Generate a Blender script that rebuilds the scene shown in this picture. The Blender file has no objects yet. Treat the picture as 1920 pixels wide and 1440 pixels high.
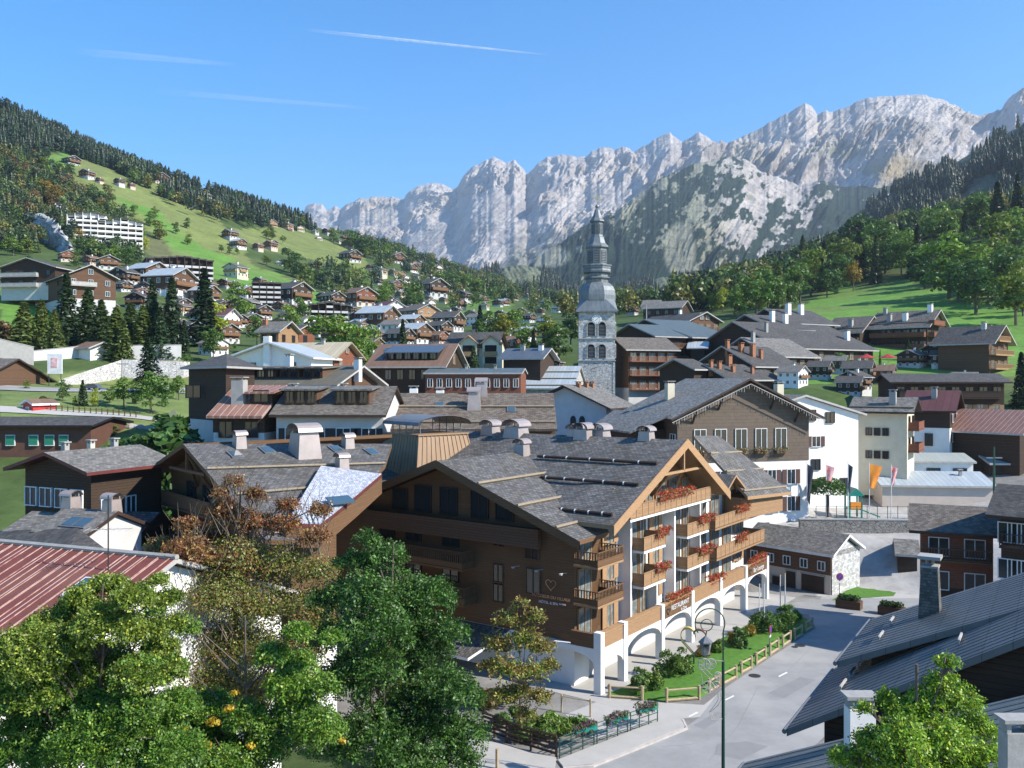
import bpy, math, random
import numpy as np
from mathutils import Matrix, Vector
SC=bpy.context.scene
COL=SC.collection
R=math.radians
# ---------------------------------------------------------------- camera, light, sky
F=1650.; CX=960.; CY=715.; H=21.      # photo pixels: focal length, principal point; metres: camera height
cd=bpy.data.cameras.new('camera'); cam=bpy.data.objects.new('camera',cd); COL.objects.link(cam)
cam.location=(0,0,H); cam.rotation_euler=(R(90),0,0)
cd.sensor_width=36; cd.lens=36*F/1920; cd.shift_y=(CY-720)/1920.; cd.clip_start=.5; cd.clip_end=40000
SC.camera=cam
SUN_EL=37; sun_dir=Vector((0.93,-0.37,0)).normalized()
w=bpy.data.worlds.new('World'); SC.world=w; w.use_nodes=True
nt=w.node_tree; bg=nt.nodes['Background']; sky=nt.nodes.new('ShaderNodeTexSky'); sky.sky_type='NISHITA'
sky.sun_disc=False; sky.sun_elevation=R(SUN_EL); sky.sun_rotation=math.atan2(sun_dir.x,sun_dir.y)
sky.altitude=1100; sky.air_density=1.1; sky.dust_density=0.2; sky.ozone_density=4.0
hs=nt.nodes.new('ShaderNodeHueSaturation'); hs.inputs['Saturation'].default_value=1.38; nt.links.new(sky.outputs[0],hs.inputs['Color']); nt.links.new(hs.outputs[0],bg.inputs[0]); bg.inputs[1].default_value=0.135
ld=bpy.data.lights.new('sun','SUN'); ld.energy=4.2; ld.angle=R(.5); ld.color=(1,.94,.84)
sun=bpy.data.objects.new('sun',ld); COL.objects.link(sun)
sv=Vector((sun_dir.x*math.cos(R(SUN_EL)),sun_dir.y*math.cos(R(SUN_EL)),math.sin(R(SUN_EL))))
sun.rotation_euler=sv.to_track_quat('Z','Y').to_euler(); sun.location=(60,-30,80)
SC.view_settings.view_transform='Standard'; SC.view_settings.look='None'; SC.view_settings.exposure=0.95; SC.view_settings.gamma=1
SC.render.engine='CYCLES'; cy=SC.cycles
cy.max_bounces=5; cy.diffuse_bounces=2; cy.glossy_bounces=2; cy.transmission_bounces=2; cy.transparent_max_bounces=6; cy.volume_bounces=0
cy.use_denoising=True; cy.caustics_reflective=False; cy.caustics_refractive=False
# ---------------------------------------------------------------- helpers
def P(px,py,Y): return Vector(((px-CX)/F*Y,Y,H-(py-CY)/F*Y))
def G(px,py,z=0.):
    Y=(H-z)*F/(py-CY); return Vector(((px-CX)/F*Y,Y,z))
def project(x,y,z): return CX+x/y*F, CY-(z-H)/y*F
def tag(o,label=None,cat=None,group=None,kind=None):
    if label: o['label']=label
    if cat: o['category']=cat
    if group: o['group']=group
    if kind: o['kind']=kind
    return o
def empty(name,loc=(0,0,0),rz=0.,parent=None):
    o=bpy.data.objects.new(name,None); COL.objects.link(o); o.location=loc; o.rotation_euler=(0,0,rz); o.parent=parent
    o.empty_display_size=.2
    return o
class MB:
    def __init__(s): s.v=[]; s.f=[]; s.m=[]
    def face(s,pts,m=0):
        b=len(s.v); s.v+= [tuple(p) for p in pts]; s.f.append(tuple(range(b,b+len(pts)))); s.m.append(m)
    def hexa(s,p,m=0):   # 8 points: bottom 0-3 ccw, top 4-7 ccw
        b=len(s.v); s.v+=[tuple(q) for q in p]
        for f in ((0,3,2,1),(4,5,6,7),(0,1,5,4),(1,2,6,5),(2,3,7,6),(3,0,4,7)):
            s.f.append(tuple(b+i for i in f)); s.m.append(m)
    def box(s,x0,x1,y0,y1,z0,z1,m=0):
        s.hexa([(x0,y0,z0),(x1,y0,z0),(x1,y1,z0),(x0,y1,z0),(x0,y0,z1),(x1,y0,z1),(x1,y1,z1),(x0,y1,z1)],m)
    def prism(s,poly,a,b,m=0,cap=True):   # poly: list of points; extruded by vectors a..b offsets
        a=Vector(a); b=Vector(b); n=len(poly); k=len(s.v)
        s.v+=[tuple(Vector(p)+a) for p in poly]+[tuple(Vector(p)+b) for p in poly]
        for i in range(n):
            j=(i+1)%n; s.f.append((k+i,k+j,k+n+j,k+n+i)); s.m.append(m)
        if cap:
            s.f.append(tuple(k+n-1-i for i in range(n))); s.f.append(tuple(k+n+i for i in range(n))); s.m+=[m,m]
    def tube(s,pts,r,n=6,m=0,cap=True):
        pts=[Vector(p) for p in pts]; rs=r if isinstance(r,(list,tuple)) else [r]*len(pts); k=len(s.v); u=None
        for i,p in enumerate(pts):
            t=(pts[min(i+1,len(pts)-1)]-pts[max(i-1,0)]).normalized()
            if u is None:
                u=t.orthogonal().normalized()
            else:
                u=(u-t*u.dot(t));  u=u.normalized() if u.length>1e-5 else t.orthogonal().normalized()
            w_=t.cross(u)
            for j in range(n):
                a=2*math.pi*j/n; s.v.append(tuple(p+(u*math.cos(a)+w_*math.sin(a))*rs[i]))
        for i in range(len(pts)-1):
            for j in range(n):
                q=(j+1)%n; s.f.append((k+i*n+j,k+i*n+q,k+(i+1)*n+q,k+(i+1)*n+j)); s.m.append(m)
        if cap:
            s.f.append(tuple(k+n-1-j for j in range(n))); e=k+(len(pts)-1)*n; s.f.append(tuple(e+j for j in range(n))); s.m+=[m,m]
    def lathe(s,prof,n=8,c=(0,0,0),m=0,rot=0.,cap=True):
        k=len(s.v)
        for r,z in prof:
            for j in range(n):
                a=2*math.pi*j/n+rot; s.v.append((c[0]+r*math.cos(a),c[1]+r*math.sin(a),c[2]+z))
        for i in range(len(prof)-1):
            for j in range(n):
                q=(j+1)%n; s.f.append((k+i*n+j,k+i*n+q,k+(i+1)*n+q,k+(i+1)*n+j)); s.m.append(m)
        if cap:
            s.f.append(tuple(k+n-1-j for j in range(n))); e=k+(len(prof)-1)*n; s.f.append(tuple(e+j for j in range(n))); s.m+=[m,m]
    def mesh(s,name,mats):
        me=bpy.data.meshes.new(name); me.from_pydata(s.v,[],s.f)
        for q in (mats if isinstance(mats,(list,tuple)) else [mats]): me.materials.append(q)
        me.polygons.foreach_set('material_index',s.m); me.update(); return me
    def obj(s,name,mats,parent=None,loc=(0,0,0),rot=(0,0,0)):
        o=bpy.data.objects.new(name,s.mesh(name,mats)); COL.objects.link(o); o.parent=parent; o.location=loc; o.rotation_euler=rot; return o
def fast(name,V,Q,mats,mi=None,col=None,smooth=False):
    V=np.asarray(V,np.float32); Q=np.asarray(Q,np.int32); me=bpy.data.meshes.new(name); k=Q.shape[1]
    me.vertices.add(len(V)); me.vertices.foreach_set('co',V.ravel()); me.loops.add(Q.size); me.loops.foreach_set('vertex_index',Q.ravel())
    me.polygons.add(len(Q)); me.polygons.foreach_set('loop_start',np.arange(0,Q.size,k,dtype=np.int32)); me.polygons.foreach_set('loop_total',np.full(len(Q),k,np.int32))
    for q in mats: me.materials.append(q)
    if mi is not None: me.polygons.foreach_set('material_index',np.asarray(mi,np.int32))
    if smooth: me.polygons.foreach_set('use_smooth',np.ones(len(Q),bool))
    if col is not None:
        a=me.color_attributes.new('Col','FLOAT_COLOR','POINT'); c=np.ones((len(V),4),np.float32); c[:,:3]=col; a.data.foreach_set('color',c.ravel())
    me.update(calc_edges=True); return me
def link(me,name,parent=None,loc=(0,0,0),rz=0.,sc=1.):
    o=bpy.data.objects.new(name,me); COL.objects.link(o); o.parent=parent; o.location=loc; o.rotation_euler=(0,0,rz)
    o.scale=sc if isinstance(sc,(tuple,list)) else (sc,sc,sc); return o
# numpy value noise
_rs=np.random.RandomState(7); _T=_rs.rand(512,512).astype(np.float32)
def vnoise(x,y):
    xi=np.floor(x).astype(np.int64); yi=np.floor(y).astype(np.int64); fx=x-xi; fy=y-yi; fx=fx*fx*(3-2*fx); fy=fy*fy*(3-2*fy)
    a=_T[xi&511,yi&511]; b=_T[(xi+1)&511,yi&511]; c=_T[xi&511,(yi+1)&511]; d=_T[(xi+1)&511,(yi+1)&511]
    return (a*(1-fx)+b*fx)*(1-fy)+(c*(1-fx)+d*fx)*fy
def fbm(x,y,o=5,g=.5,ridge=False):
    s=0;a=1;t=0
    for i in range(o):
        n=vnoise(x+17.3*i,y-9.1*i)
        if ridge: n=1-np.abs(2*n-1)
        s=s+a*n; t+=a; a*=g; x=x*2.03; y=y*2.03
    return s/t
def inpoly(x,y,poly):
    r=np.zeros(x.shape,bool); n=len(poly)
    for i in range(n):
        x1,y1=poly[i]; x2,y2=poly[(i+1)%n]
        if y1==y2: continue
        c=((y1>y)!=(y2>y))&(x<(x2-x1)*(y-y1)/(y2-y1)+x1); r^=c
    return r
# ---------------------------------------------------------------- materials
def nodes(name):
    m=bpy.data.materials.new(name); m.use_nodes=True; n=m.node_tree; b=n.nodes['Principled BSDF']; return m,n,b
def Nn(n,t,**k):
    q=n.nodes.new(t)
    for a,v in k.items(): setattr(q,a,v)
    return q
def mixc(n,f,a,b):
    q=Nn(n,'ShaderNodeMix',data_type='RGBA')
    for i,v in ((0,f),(6,a),(7,b)):
        if isinstance(v,(int,float)): q.inputs[i].default_value=v
        elif isinstance(v,tuple): q.inputs[i].default_value=(*v,1)
        else: n.links.new(v,q.inputs[i])
    return q.outputs[2]
def mth(n,op,a,b=0.):
    q=Nn(n,'ShaderNodeMath',operation=op)
    for i,v in ((0,a),(1,b)):
        if isinstance(v,(int,float)): q.inputs[i].default_value=v
        else: n.links.new(v,q.inputs[i])
    return q.outputs[0]
def M(name,c1,c2=None,ns=1.5,rough=.8,pat=None,pc=None,ps=1.,pw=.1,bump=.25,metal=0.,spec=.3,tint=False,streak=None,c3=None):
    m,n,b=nodes(name); L=n.links
    tc=Nn(n,'ShaderNodeTexCoord'); obj=tc.outputs['Object']; sp=Nn(n,'ShaderNodeSeparateXYZ'); L.new(obj,sp.inputs[0]); X,Y,Z=sp.outputs
    c2=c2 or tuple(v*.72 for v in c1)
    nz=Nn(n,'ShaderNodeTexNoise'); nz.inputs['Scale'].default_value=ns; nz.inputs['Detail'].default_value=6; nz.inputs['Roughness'].default_value=.65
    if streak:
        mp=Nn(n,'ShaderNodeMapping'); mp.inputs['Scale'].default_value=streak; L.new(obj,mp.inputs[0]); L.new(mp.outputs[0],nz.inputs['Vector'])
    else: L.new(obj,nz.inputs['Vector'])
    rmp=Nn(n,'ShaderNodeMapRange'); rmp.inputs[1].default_value=.33; rmp.inputs[2].default_value=.67; L.new(nz.outputs[0],rmp.inputs[0])
    col=mixc(n,rmp.outputs[0],c1,c2); hgt=nz.outputs[0]
    if c3:
        n3=Nn(n,'ShaderNodeTexNoise'); n3.inputs['Scale'].default_value=ns*.23; n3.inputs['Detail'].default_value=4; L.new(obj,n3.inputs['Vector'])
        r3=Nn(n,'ShaderNodeMapRange'); r3.inputs[1].default_value=.5; r3.inputs[2].default_value=.62; L.new(n3.outputs[0],r3.inputs[0])
        col=mixc(n,mth(n,'MULTIPLY',r3.outputs[0],.8),col,c3)
    pc=pc or tuple(v*.45 for v in c1)
    if pat in('px','py','pz'):
        ax={'px':X,'py':Y,'pz':Z}[pat]; fr=mth(n,'FRACT',mth(n,'MULTIPLY',ax,ps)); ln=mth(n,'LESS_THAN',fr,pw)
        fl=mth(n,'FLOOR',mth(n,'MULTIPLY',ax,ps)); wn=Nn(n,'ShaderNodeTexWhiteNoise',noise_dimensions='1D'); L.new(fl,wn.inputs['W'])
        col=mixc(n,mth(n,'MULTIPLY',wn.outputs[0],.35),col,tuple(v*.6 for v in c1)); col=mixc(n,ln,col,pc); hgt=mth(n,'SUBTRACT',hgt,mth(n,'MULTIPLY',ln,1.))
    if pat in('shx','shy','brz','bry'):
        cb=Nn(n,'ShaderNodeCombineXYZ')
        a_,b_={'shx':(Y,X),'shy':(X,Y),'brz':(mth(n,'ADD',X,Y),Z),'bry':(Y,Z)}[pat]; L.new(a_,cb.inputs[0]); L.new(b_,cb.inputs[1])
        br=Nn(n,'ShaderNodeTexBrick'); L.new(cb.outputs[0],br.inputs['Vector']); br.inputs['Scale'].default_value=ps; br.inputs['Brick Width'].default_value=.5; br.inputs['Row Height'].default_value=.3; br.inputs['Mortar Size'].default_value=pw*.2; br.inputs['Bias'].default_value=.1
        br.inputs['Color1'].default_value=(1,1,1,1); br.inputs['Color2'].default_value=(.5,.5,.5,1); br.inputs['Mortar'].default_value=(.25,.25,.25,1)
        q=Nn(n,'ShaderNodeMix',data_type='RGBA',blend_type='MULTIPLY'); q.inputs[0].default_value=1; L.new(col,q.inputs[6]); L.new(br.outputs[0],q.inputs[7]); col=q.outputs[2]
        hgt=mth(n,'ADD',mth(n,'MULTIPLY',hgt,.6),br.outputs[0])
    if pat=='stone':
        vo=Nn(n,'ShaderNodeTexVoronoi',feature='DISTANCE_TO_EDGE'); vo.inputs['Scale'].default_value=ps; mp2=Nn(n,'ShaderNodeMapping'); mp2.inputs['Scale'].default_value=(1,1,1.5); L.new(obj,mp2.inputs[0]); L.new(mp2.outputs[0],vo.inputs['Vector'])
        v2=Nn(n,'ShaderNodeTexVoronoi'); v2.inputs['Scale'].default_value=ps; L.new(mp2.outputs[0],v2.inputs['Vector'])
        bw=Nn(n,'ShaderNodeSeparateColor'); L.new(v2.outputs['Color'],bw.inputs[0])
        col=mixc(n,mth(n,'MULTIPLY',bw.outputs[0],.6),col,tuple(v*.45 for v in c1)); ln=mth(n,'LESS_THAN',vo.outputs[0],pw); col=mixc(n,ln,col,pc); hgt=mth(n,'MINIMUM',vo.outputs[0],.25)
    if tint:
        oi=Nn(n,'ShaderNodeObjectInfo'); q=Nn(n,'ShaderNodeMix',data_type='RGBA',blend_type='MULTIPLY'); q.inputs[0].default_value=1; L.new(col,q.inputs[6]); L.new(oi.outputs['Color'],q.inputs[7]); col=q.outputs[2]
    L.new(col,b.inputs['Base Color']); b.inputs['Roughness'].default_value=rough; b.inputs['Metallic'].default_value=metal; b.inputs['Specular IOR Level'].default_value=spec
    if bump:
        bp=Nn(n,'ShaderNodeBump'); bp.inputs['Strength'].default_value=bump; bp.inputs['Distance'].default_value=.05; L.new(hgt,bp.inputs['Height']); L.new(bp.outputs[0],b.inputs['Normal'])
    return m
def leafmat(name,c1,c2,tint=True,attr=False,sc=2.,c3=None):
    m,n,b=nodes(name); L=n.links; n.nodes.remove(b); out=n.nodes['Material Output']
    g=Nn(n,'ShaderNodeNewGeometry'); tc=Nn(n,'ShaderNodeTexCoord')
    nz=Nn(n,'ShaderNodeTexNoise'); nz.inputs['Scale'].default_value=sc; nz.inputs['Detail'].default_value=3; L.new(tc.outputs['Object'],nz.inputs['Vector'])
    rm=Nn(n,'ShaderNodeMapRange'); rm.inputs[1].default_value=.35; rm.inputs[2].default_value=.65; L.new(nz.outputs[0],rm.inputs[0])
    if attr:
        a=Nn(n,'ShaderNodeVertexColor',layer_name='Col'); col=mixc(n,mth(n,'MULTIPLY',rm.outputs[0],.0),a.outputs[0],c2)
    else: col=mixc(n,rm.outputs[0],c1,c2)
    if c3: col=mixc(n,mth(n,'GREATER_THAN',g.outputs['Random Per Island'],.9),col,c3)
    hs=Nn(n,'ShaderNodeHueSaturation'); L.new(col,hs.inputs['Color']); L.new(mth(n,'ADD',mth(n,'MULTIPLY',g.outputs['Random Per Island'],.8),.6),hs.inputs['Value']); L.new(mth(n,'ADD',mth(n,'MULTIPLY',g.outputs['Random Per Island'],.04),.48),hs.inputs['Hue']); col=hs.outputs[0]
    if tint:
        oi=Nn(n,'ShaderNodeObjectInfo'); q=Nn(n,'ShaderNodeMix',data_type='RGBA',blend_type='MULTIPLY'); q.inputs[0].default_value=1; L.new(col,q.inputs[6]); L.new(oi.outputs['Color'],q.inputs[7]); col=q.outputs[2]
    d=Nn(n,'ShaderNodeBsdfDiffuse'); t=Nn(n,'ShaderNodeBsdfTranslucent'); L.new(col,d.inputs[0]); L.new(col,t.inputs[0])
    gl=Nn(n,'ShaderNodeBsdfGlossy'); gl.inputs['Roughness'].default_value=.45; gl.inputs['Color'].default_value=(.5,.5,.5,1)
    x=Nn(n,'ShaderNodeMixShader'); x.inputs[0].default_value=.35; L.new(d.outputs[0],x.inputs[1]); L.new(t.outputs[0],x.inputs[2])
    y=Nn(n,'ShaderNodeMixShader'); y.inputs[0].default_value=.05; L.new(x.outputs[0],y.inputs[1]); L.new(gl.outputs[0],y.inputs[2]); L.new(y.outputs[0],out.inputs[0])
    return m
W={}
W['dark']=M('dark_weathered_wood',(.042,.026,.017),(.07,.044,.028),ns=3,pat='pz',ps=5,pw=.12,streak=(1,1,6))
W['brown']=M('brown_stained_wood',(.10,.052,.03),(.15,.085,.048),ns=3,pat='pz',ps=5,pw=.1,streak=(1,1,6))
W['brownv']=M('brown_vertical_boards',(.13,.062,.042),(.10,.05,.034),ns=2,pat='px',ps=4,pw=.1)
W['barlog']=M('weathered_log_bar',(.30,.24,.165),(.22,.175,.12),ns=5,rough=.8)
W['umber']=M('umber_boarding',(.15,.115,.085),(.12,.09,.066),ns=2,pat='pz',ps=2.6,pw=.06)
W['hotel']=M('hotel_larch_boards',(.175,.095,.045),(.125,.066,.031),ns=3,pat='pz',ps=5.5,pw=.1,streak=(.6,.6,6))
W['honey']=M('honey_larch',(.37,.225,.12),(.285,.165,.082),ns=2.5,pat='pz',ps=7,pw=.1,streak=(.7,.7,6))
W['honeyp']=M('honey_larch_plain',(.40,.245,.13),(.31,.18,.088),ns=3,streak=(1,1,5))
W['redwood']=M('reddish_wood',(.23,.085,.045),(.16,.06,.035),ns=3,pat='pz',ps=5,pw=.1)
W['wh']=M('white_render',(.80,.78,.74),(.72,.70,.66),ns=.8,bump=.08,rough=.9)
W['gwh']=M('grey_white_render',(.55,.54,.52),(.47,.46,.45),ns=.8,bump=.08,rough=.9)
W['cream']=M('cream_render',(.62,.56,.42),(.54,.48,.36),ns=.8,bump=.08,rough=.9)
W['pink']=M('pale_pink_render',(.60,.49,.40),(.52,.43,.35),ns=.7,bump=.08,rough=.9)
W['stonew']=M('pale_rubble_stone',(.64,.62,.58),(.48,.46,.43),ns=2,pat='stone',ps=1.7,pw=.045,pc=(.16,.15,.14),bump=.5)
W['ash']=M('ashlar_stone',(.66,.65,.61),(.54,.53,.50),ns=1.5,pat='brz',ps=1.2,pw=.06,bump=.2)
W['dstone']=M('dark_rubble_stone',(.30,.28,.25),(.22,.20,.18),ns=2,pat='stone',ps=2.2,pw=.05,pc=(.08,.08,.07),bump=.5)
W['boulder']=M('white_boulder_wall_stone',(.66,.63,.60),(.5,.48,.46),ns=1,pat='stone',ps=1.9,pw=.05,pc=(.2,.19,.18),bump=.8)
W['slate']=M('grey_slate_shingles',(.225,.21,.195),(.13,.122,.114),ns=2.2,pat='shx',ps=1.35,pw=.16,rough=.7,spec=.35,bump=.5,c3=(.15,.135,.11))
W['slatey']=M('grey_slate_shingles_cross',(.24,.225,.205),(.135,.127,.118),ns=2.2,pat='shy',ps=1.35,pw=.16,rough=.7,spec=.35,bump=.5,c3=(.15,.135,.11))
W['shing']=M('brown_wood_shingles',(.235,.185,.145),(.16,.125,.10),ns=1.2,pat='shx',ps=1.4,pw=.12,rough=.85,c3=(.22,.19,.15))
W['grey']=M('light_grey_roof_tiles',(.28,.26,.23),(.20,.185,.165),ns=1.2,pat='shx',ps=1.6,pw=.08,rough=.75,c3=(.20,.19,.16))
W['dgrey']=M('dark_grey_roof_tiles',(.135,.125,.112),(.092,.086,.078),ns=1.2,pat='shx',ps=1.6,pw=.08,rough=.75,c3=(.10,.09,.08))
W['taupe']=M('taupe_roof_tiles',(.215,.185,.155),(.165,.145,.125),ns=1,pat='shx',ps=1.7,pw=.08,rough=.85)
W['brownr']=M('brown_roof_sheet',(.20,.125,.085),(.165,.10,.07),ns=.7,pat='py',ps=1.2,pw=.06,rough=.75)
W['oliver']=M('olive_brown_roof_sheet',(.155,.14,.105),(.12,.11,.085),ns=.7,pat='py',ps=1.4,pw=.05,rough=.7,c3=(.12,.10,.07))
W['maroon']=M('maroon_metal_roof',(.14,.055,.05),(.11,.045,.04),ns=.8,pat='py',ps=1.1,pw=.06,rough=.55)
W['redr']=M('red_metal_roof',(.20,.062,.045),(.145,.045,.034),ns=.9,pat='py',ps=1.15,pw=.08,pc=(.62,.42,.34),rough=.55,bump=.4,c3=(.20,.085,.06))
W['rust']=M('rusty_metal_roof',(.33,.18,.13),(.20,.085,.06),ns=1.4,pat='py',ps=1.5,pw=.1,pc=(.45,.38,.34),rough=.6,streak=(.5,2,1))
W['metal']=M('pale_metal_roof',(.42,.46,.47),(.34,.38,.40),ns=.7,pat='py',ps=1.6,pw=.08,pc=(.2,.22,.24),rough=.5,spec=.5)
W['gmetal']=M('green_grey_metal_roof',(.11,.135,.13),(.085,.105,.105),ns=.7,pat='py',ps=2.2,pw=.1,rough=.5,spec=.5)
W['bmetal']=M('blue_grey_metal_roof',(.10,.12,.15),(.08,.10,.125),ns=.7,pat='py',ps=1.5,pw=.06,rough=.5)
W['cream_r']=M('cream_metal_roof',(.52,.44,.30),(.45,.38,.26),ns=.6,pat='py',ps=1.5,pw=.05,rough=.6)
W['corr']=M('corrugated_pale_sheet',(.40,.42,.38),(.34,.36,.33),ns=.5,pat='py',ps=3.2,pw=.25,pc=(.22,.24,.22),rough=.6)
W['glare_slate']=M('glare_whitened_slate_shingles',(.75,.75,.78),(.5,.5,.54),ns=2.5,pat='shx',ps=2.6,pw=.1,rough=.35,spec=.6)  # sun glare on the slate painted in as a near-white base colour
W['trim']=M('pale_grey_trim',(.45,.43,.40),rough=.6,bump=0)
W['whitep']=M('white_paint',(.78,.78,.76),rough=.5,bump=0)
W['dtrim']=M('dark_brown_trim',(.05,.03,.022),rough=.6,bump=.1)
W['rtrim']=M('dark_red_trim',(.14,.04,.035),rough=.5,bump=.1)
W['shut']=M('brown_shutter_wood',(.115,.058,.045),pat='pz',ps=9,pw=.2,rough=.6)
W['gshut']=M('green_shutter_paint',(.03,.24,.14),(.03,.2,.12),pat='pz',ps=9,pw=.2,rough=.5)
W['dshut']=M('dark_shutter_paint',(.035,.03,.03),rough=.5,bump=0)
W['metalc']=M('pinkish_zinc_sheet',(.42,.35,.32),(.33,.28,.26),ns=1,rough=.45,metal=.35)
W['copper']=M('bronze_standing_seam_cladding',(.34,.22,.13),(.26,.165,.095),ns=1.2,rough=.5,bump=.1,streak=(1,1,.3))
W['zinc']=M('grey_zinc_sheet',(.20,.205,.21),(.15,.155,.16),ns=1.2,rough=.45,metal=.3)
W['lead']=M('grey_tin_spire_cladding',(.21,.23,.235),(.125,.14,.145),ns=1.0,rough=.5,metal=.25,spec=.5,bump=.15,streak=(2,2,.5))
W['conc']=M('grey_concrete',(.35,.34,.32),(.28,.27,.25),ns=1.5,rough=.9)
W['brickc']=M('terracotta_chimney',(.34,.15,.075),(.25,.11,.06),ns=3,rough=.8)
W['iron']=M('dark_iron',(.03,.035,.035),rough=.45,bump=0)
W['gpaint']=M('dark_green_paint',(.02,.075,.05),rough=.4,bump=0)
W['teal']=M('teal_plastic',(.02,.24,.19),rough=.4,bump=0)
W['log']=M('peeled_log_wood',(.42,.33,.20),(.30,.23,.14),ns=6,rough=.8)
W['gold']=M('golden_paint',(.62,.48,.16),rough=.4,bump=0)
W['red']=M('red_paint',(.45,.04,.035),rough=.45,bump=0)
W['orange']=M('orange_yellow_cloth',(.75,.33,.04),(.7,.15,.03),ns=1,rough=.8,bump=0)
W['rcloth']=M('red_white_cloth',(.65,.05,.05),(.7,.68,.66),ns=1.2,rough=.8,bump=0)
W['dcloth']=M('dark_cloth',(.04,.045,.06),rough=.8,bump=0)
W['bark']=M('grey_brown_bark',(.14,.11,.085),(.08,.06,.045),ns=6,rough=.9,streak=(4,4,1))
W['rail']=M('brown_balcony_boards',(.24,.125,.06),(.17,.085,.042),ns=3,pat='px',ps=4,pw=.12)
W['asph']=M('asphalt',(.30,.298,.29),(.24,.238,.23),ns=.6,rough=.9,bump=.15,c3=(.35,.34,.32))
W['pave']=M('pale_pavement',(.42,.40,.37),(.36,.345,.32),ns=.6,rough=.9,bump=.1)
W['kerb']=M('kerb_stone',(.5,.46,.43),rough=.85)
W['grass']=M('lawn_grass',(.085,.20,.025),(.055,.135,.018),ns=2.5,rough=.95,bump=.5)
W['solar']=M('ribbed_dark_solar_sheet',(.05,.065,.085),(.04,.05,.07),pat='py',ps=2.2,pw=.2,pc=(.16,.19,.22),rough=.35,spec=.6)
def glass(name,c,r):
    m,n,b=nodes(name); b.inputs['Base Color'].default_value=(*c,1); b.inputs['Roughness'].default_value=r; b.inputs['Specular IOR Level'].default_value=.55; return m
W['glass']=glass('window_glass',(.022,.03,.034),.06)
W['sky_glass']=glass('skylight_glass',(.05,.09,.12),.08)
W['curt']=M('window_behind_curtain',(.30,.33,.31),(.06,.07,.07),ns=1.5,rough=.15,bump=0,spec=.8)
W['black']=M('dark_opening',(.012,.011,.01),rough=.9,bump=0)
LEAF=leafmat('broadleaf_foliage',(.105,.185,.034),(.06,.12,.024))
NEED=leafmat('conifer_needles',(.044,.08,.03),(.026,.052,.021))
FORE=leafmat('distant_foliage',(.05,.05,.05),(.04,.06,.02),tint=False,attr=True)
FLOW=leafmat('red_geranium_blossom',(.62,.055,.03),(.42,.03,.03),tint=False)
FLOWP=leafmat('mixed_window_blossom',(.40,.16,.12),(.10,.13,.035),tint=False,c3=(.6,.5,.4))
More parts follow.
